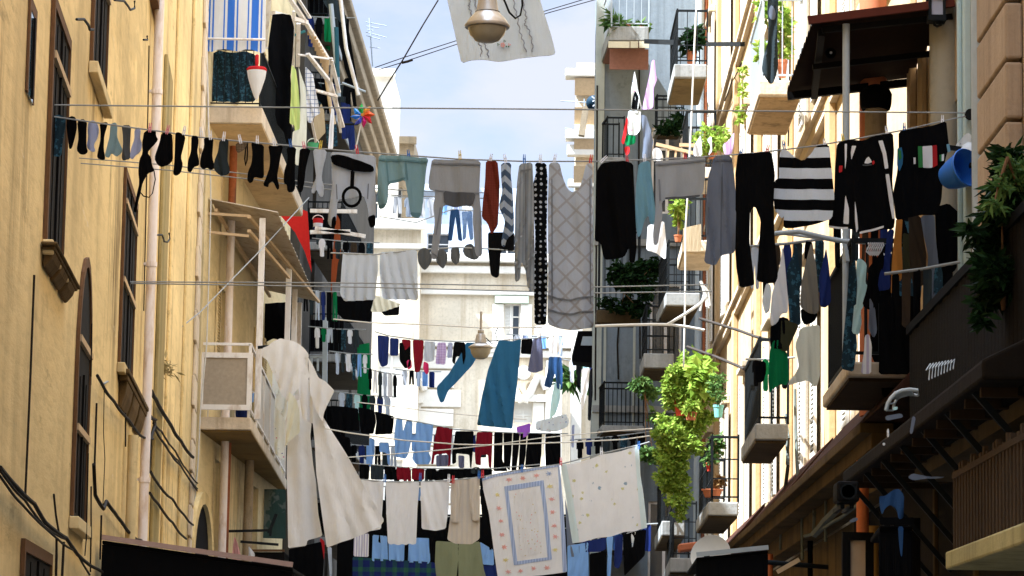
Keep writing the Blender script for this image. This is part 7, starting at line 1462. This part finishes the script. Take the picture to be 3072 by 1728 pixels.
# ladder / clothes airer in the sun, dark umbrella with white marks, hanging props on the right
t = thing('clothes_airer', 'cream folding airer in the sun behind the plain grey jumper', 'airer', W(c(3,0,1260,1100), 43))
for s_, w_ in (("1130,1045 1400,1110", .05), ("1220,1075 1215,1140", .03), ("1275,1090 1270,1140", .03), ("1330,1100 1330,1150", .03), ("1300,1050 1440,1055", .05)): P = [W(q2, 43) for q2 in G(3, 0, s_)]; obj('rod', MB().bar(P[0], P[1], w_), M_lwood, t)
t = thing('sunshade', 'round dark blue sunshade with white strokes at the far right of the sky', 'sunshade', W(c(3,0,675,740), 88)); ce = W(c(3,0,680,745), 88); k = 88/F/7.245
obj('disc', MB().lathe(ce, [(.01, -.3), (30*k, -.22), (58*k, 0), (58*k, .02), (.01, .03)], 18, ax=(0, 1, 0)), paint('dark_navy', (.01, .025, .04), .6), t)
for a0, a1 in (((665, 700), (705, 730)), ((670, 735), (708, 720)), ((672, 770), (706, 745)), ((690, 800), (700, 760))): obj('white_stroke', MB().bar(W(c(3,0,*a0), 87.68), W(c(3,0,*a1), 87.68), .13, .02), FB['white'], t)
t = thing('iron_bar', 'black iron bar joining the upper right balconies', 'bar', W(c(3,0,1180,302), 60)); obj('bar', MB().bar(W(c(3,0,1060,300), 64), W(c(3,0,1290,308), 57), .1), M_iron, t)
t = thing('iron_bar', 'dark iron bar on the sunlit wall left of the grey railing', 'bar', W(c(4,0,420,320), 48)); obj('bar', MB().bar(W(c(4,0,300,320), 50), W(c(4,0,550,320), 45), .07), M_iron, t)
t = thing('dark_hood', 'black window hood at the far end beside the grey building', 'hood', W(c(3,1,600,1200), 72))
obj('hood', MB().prism([W(q2, 72) for q2 in G(3, 1, "565,1045 672,1045 672,1280 530,1260 520,1225")], (0, 1.0, 0)), M_black, t); obj('hood_glass', MB().prism([W(q2, 71.97) for q2 in G(3, 1, "600,1085 672,1085 672,1150 585,1150")], (0, .02, 0)), M_greym, t)
t = thing('round_fan', 'round dark disc with a white centre on the canopy beam', 'fan', W(c(4,0,1190,385), 26)); ce = W(c(4,0,1190,382), 26)
obj('disc', MB().lathe(ce, [(.01, 0), (.045, 0), (.05, .02), (.01, .03)], 18, ax=(0, 1, 0)), M_black, t); obj('centre', MB().lathe(ce+Vector((0, -.006, 0)), [(.001, 0), (.012, 0), (.012, .006), (.001, .006)], 10, ax=(0, 1, 0)), FB['white'], t)
# thin iron lattice rods and loops on the sunlit right wall
for s_, lab in (("300,850 280,450 300,300", 'thin vertical cable on the sunlit wall left of the grey railing'), ("420,730 470,600 550,440", 'slanting cable on the sunlit wall under the grey railing'), ("880,1060 890,700 895,300", 'cable hanging beside the brown canopy on the sunlit wall')):
    wallcable(RW, None, G(4, 0, s_), .012, off=.1, name='wall_cable')['label'] = lab; COL.objects[-1]['category'] = 'cable'
for s_, Y, lab in (("130,1310 250,1230 430,920 600,830 760,560", 0, 0),): pass
wire('clothes_line', 'thin line rising from the corbel to the canopy on the left', [L1.pt(c(0,1,750,1430), .05), W(c(0,1,960,1300), 45), W(c(0,1,1449,910), 52), W(c(1,1,700,440), 57), W(c(1,1,1030,80), 62)], .012, M_rope, 'clothes line', LG)
wire('pull_cord', 'pale cord hanging from the upper left blind to the low cables', [W(q2, 56.8) for q2 in G(1, 0, "300,980 318,1300")]+[W(q2, 56.8) for q2 in G(1, 1, "320,130 310,500 290,1150")]+[W(q2, 56.8) for q2 in G(1, 2, "245,240 230,600 190,1060")], .012, M_ropew, 'cord')

# poles, pipes and shades crowding the upper left balconies
random.seed(23)
for k, (s_, w_, m_, lab) in enumerate((("1190,30 1225,400 1245,700", .12, M_greym, 'grey post beside the dark red towel on the upper left'), ("1260,0 1300,350 1390,690", .1, M_white, 'pale leaning pole against the eave on the upper left'), ("1225,200 1235,560", .14, paint('teal_post', (.03, .09, .11), .6), 'dark teal post on the upper left'), ("1140,440 1185,760 1215,900", .1, M_lwood, 'pale wooden pole hanging over the upper left frame'), ("1270,600 1400,650 1440,665", .06, M_greym, 'short grey rod pointing at the pinwheel'), ("1250,900 1380,900 1440,860", .06, M_iron, 'iron rod below the pinwheel'))):
    P = [W(q2, 73.5) for q2 in G(1, 0, s_)]; f = MB()
    f.tube(P, w_/2, 7); obj('pole', f, m_, label=lab, cat='pole', group='poles on the upper left balconies', smooth=True)
for k, (s_, key, lab) in enumerate((("1130,0 1260,0 1310,160 1290,200 1150,40", 'char', 'dark slanting shade at the very top under the left eave'), ("1240,100 1300,110 1340,330 1390,640 1350,660 1290,500 1250,300", 'black', 'long black shade cloth hanging along the left eave'), ("1040,560 1100,600 1190,760 1180,800 1090,720 1040,640", 'black', 'black shade cloth behind the lower end of the white frame'), ("1150,900 1230,900 1240,1060 1160,1065", 'dteal', 'dark teal cloth under the white frame'), ("1260,740 1330,760 1325,1000 1270,1010", 'navy', 'navy cloth between the frame and the pinwheel'))):
    cloth('shade', lab, 'shade cloth', G(1, 0, s_), 74, FB[key], fold=.06, lam=.3, group='shade cloths on the upper left')
# small scraps and pale pieces added as glints on the dark right side
for s_, lab, key in (("455,385 470,380 472,440 456,445", 'tiny pale tag hanging in the dark lower right', 'offw'), ("425,485 443,485 443,503 425,503", 'small white bottle cap on the dark hood', 'white'), ("500,225 535,222 530,245 502,248", 'pale teal scrap on the dark lower right ledge', 'mint'), ("440,290 560,270 575,300 450,325", 'teal grey folded sheet on the dark lower right shelf', 'bgrey'), ("640,290 665,300 640,420 620,415", 'teal grey strip hanging from the folded sheet', 'bgrey')):
    cloth('scrap', lab, 'cloth', G(5, 2, s_), 16.9, FB[key], fold=.004, lam=.05)
t = thing('wire_shelf', 'grey wire shelf glinting below the rack in the dark at right', 'shelf', W(c(5,1,830,1330), 17.2))
for k in range(9): obj('wire', MB().tube([W(c(5,1,740+k*22,1330-k*6), 17.2), W(c(5,1,770+k*22,1280-k*4), 17.3), W(c(5,1,760+k*22,1400-k*10), 17.2)], .004, 5), M_greym, t)
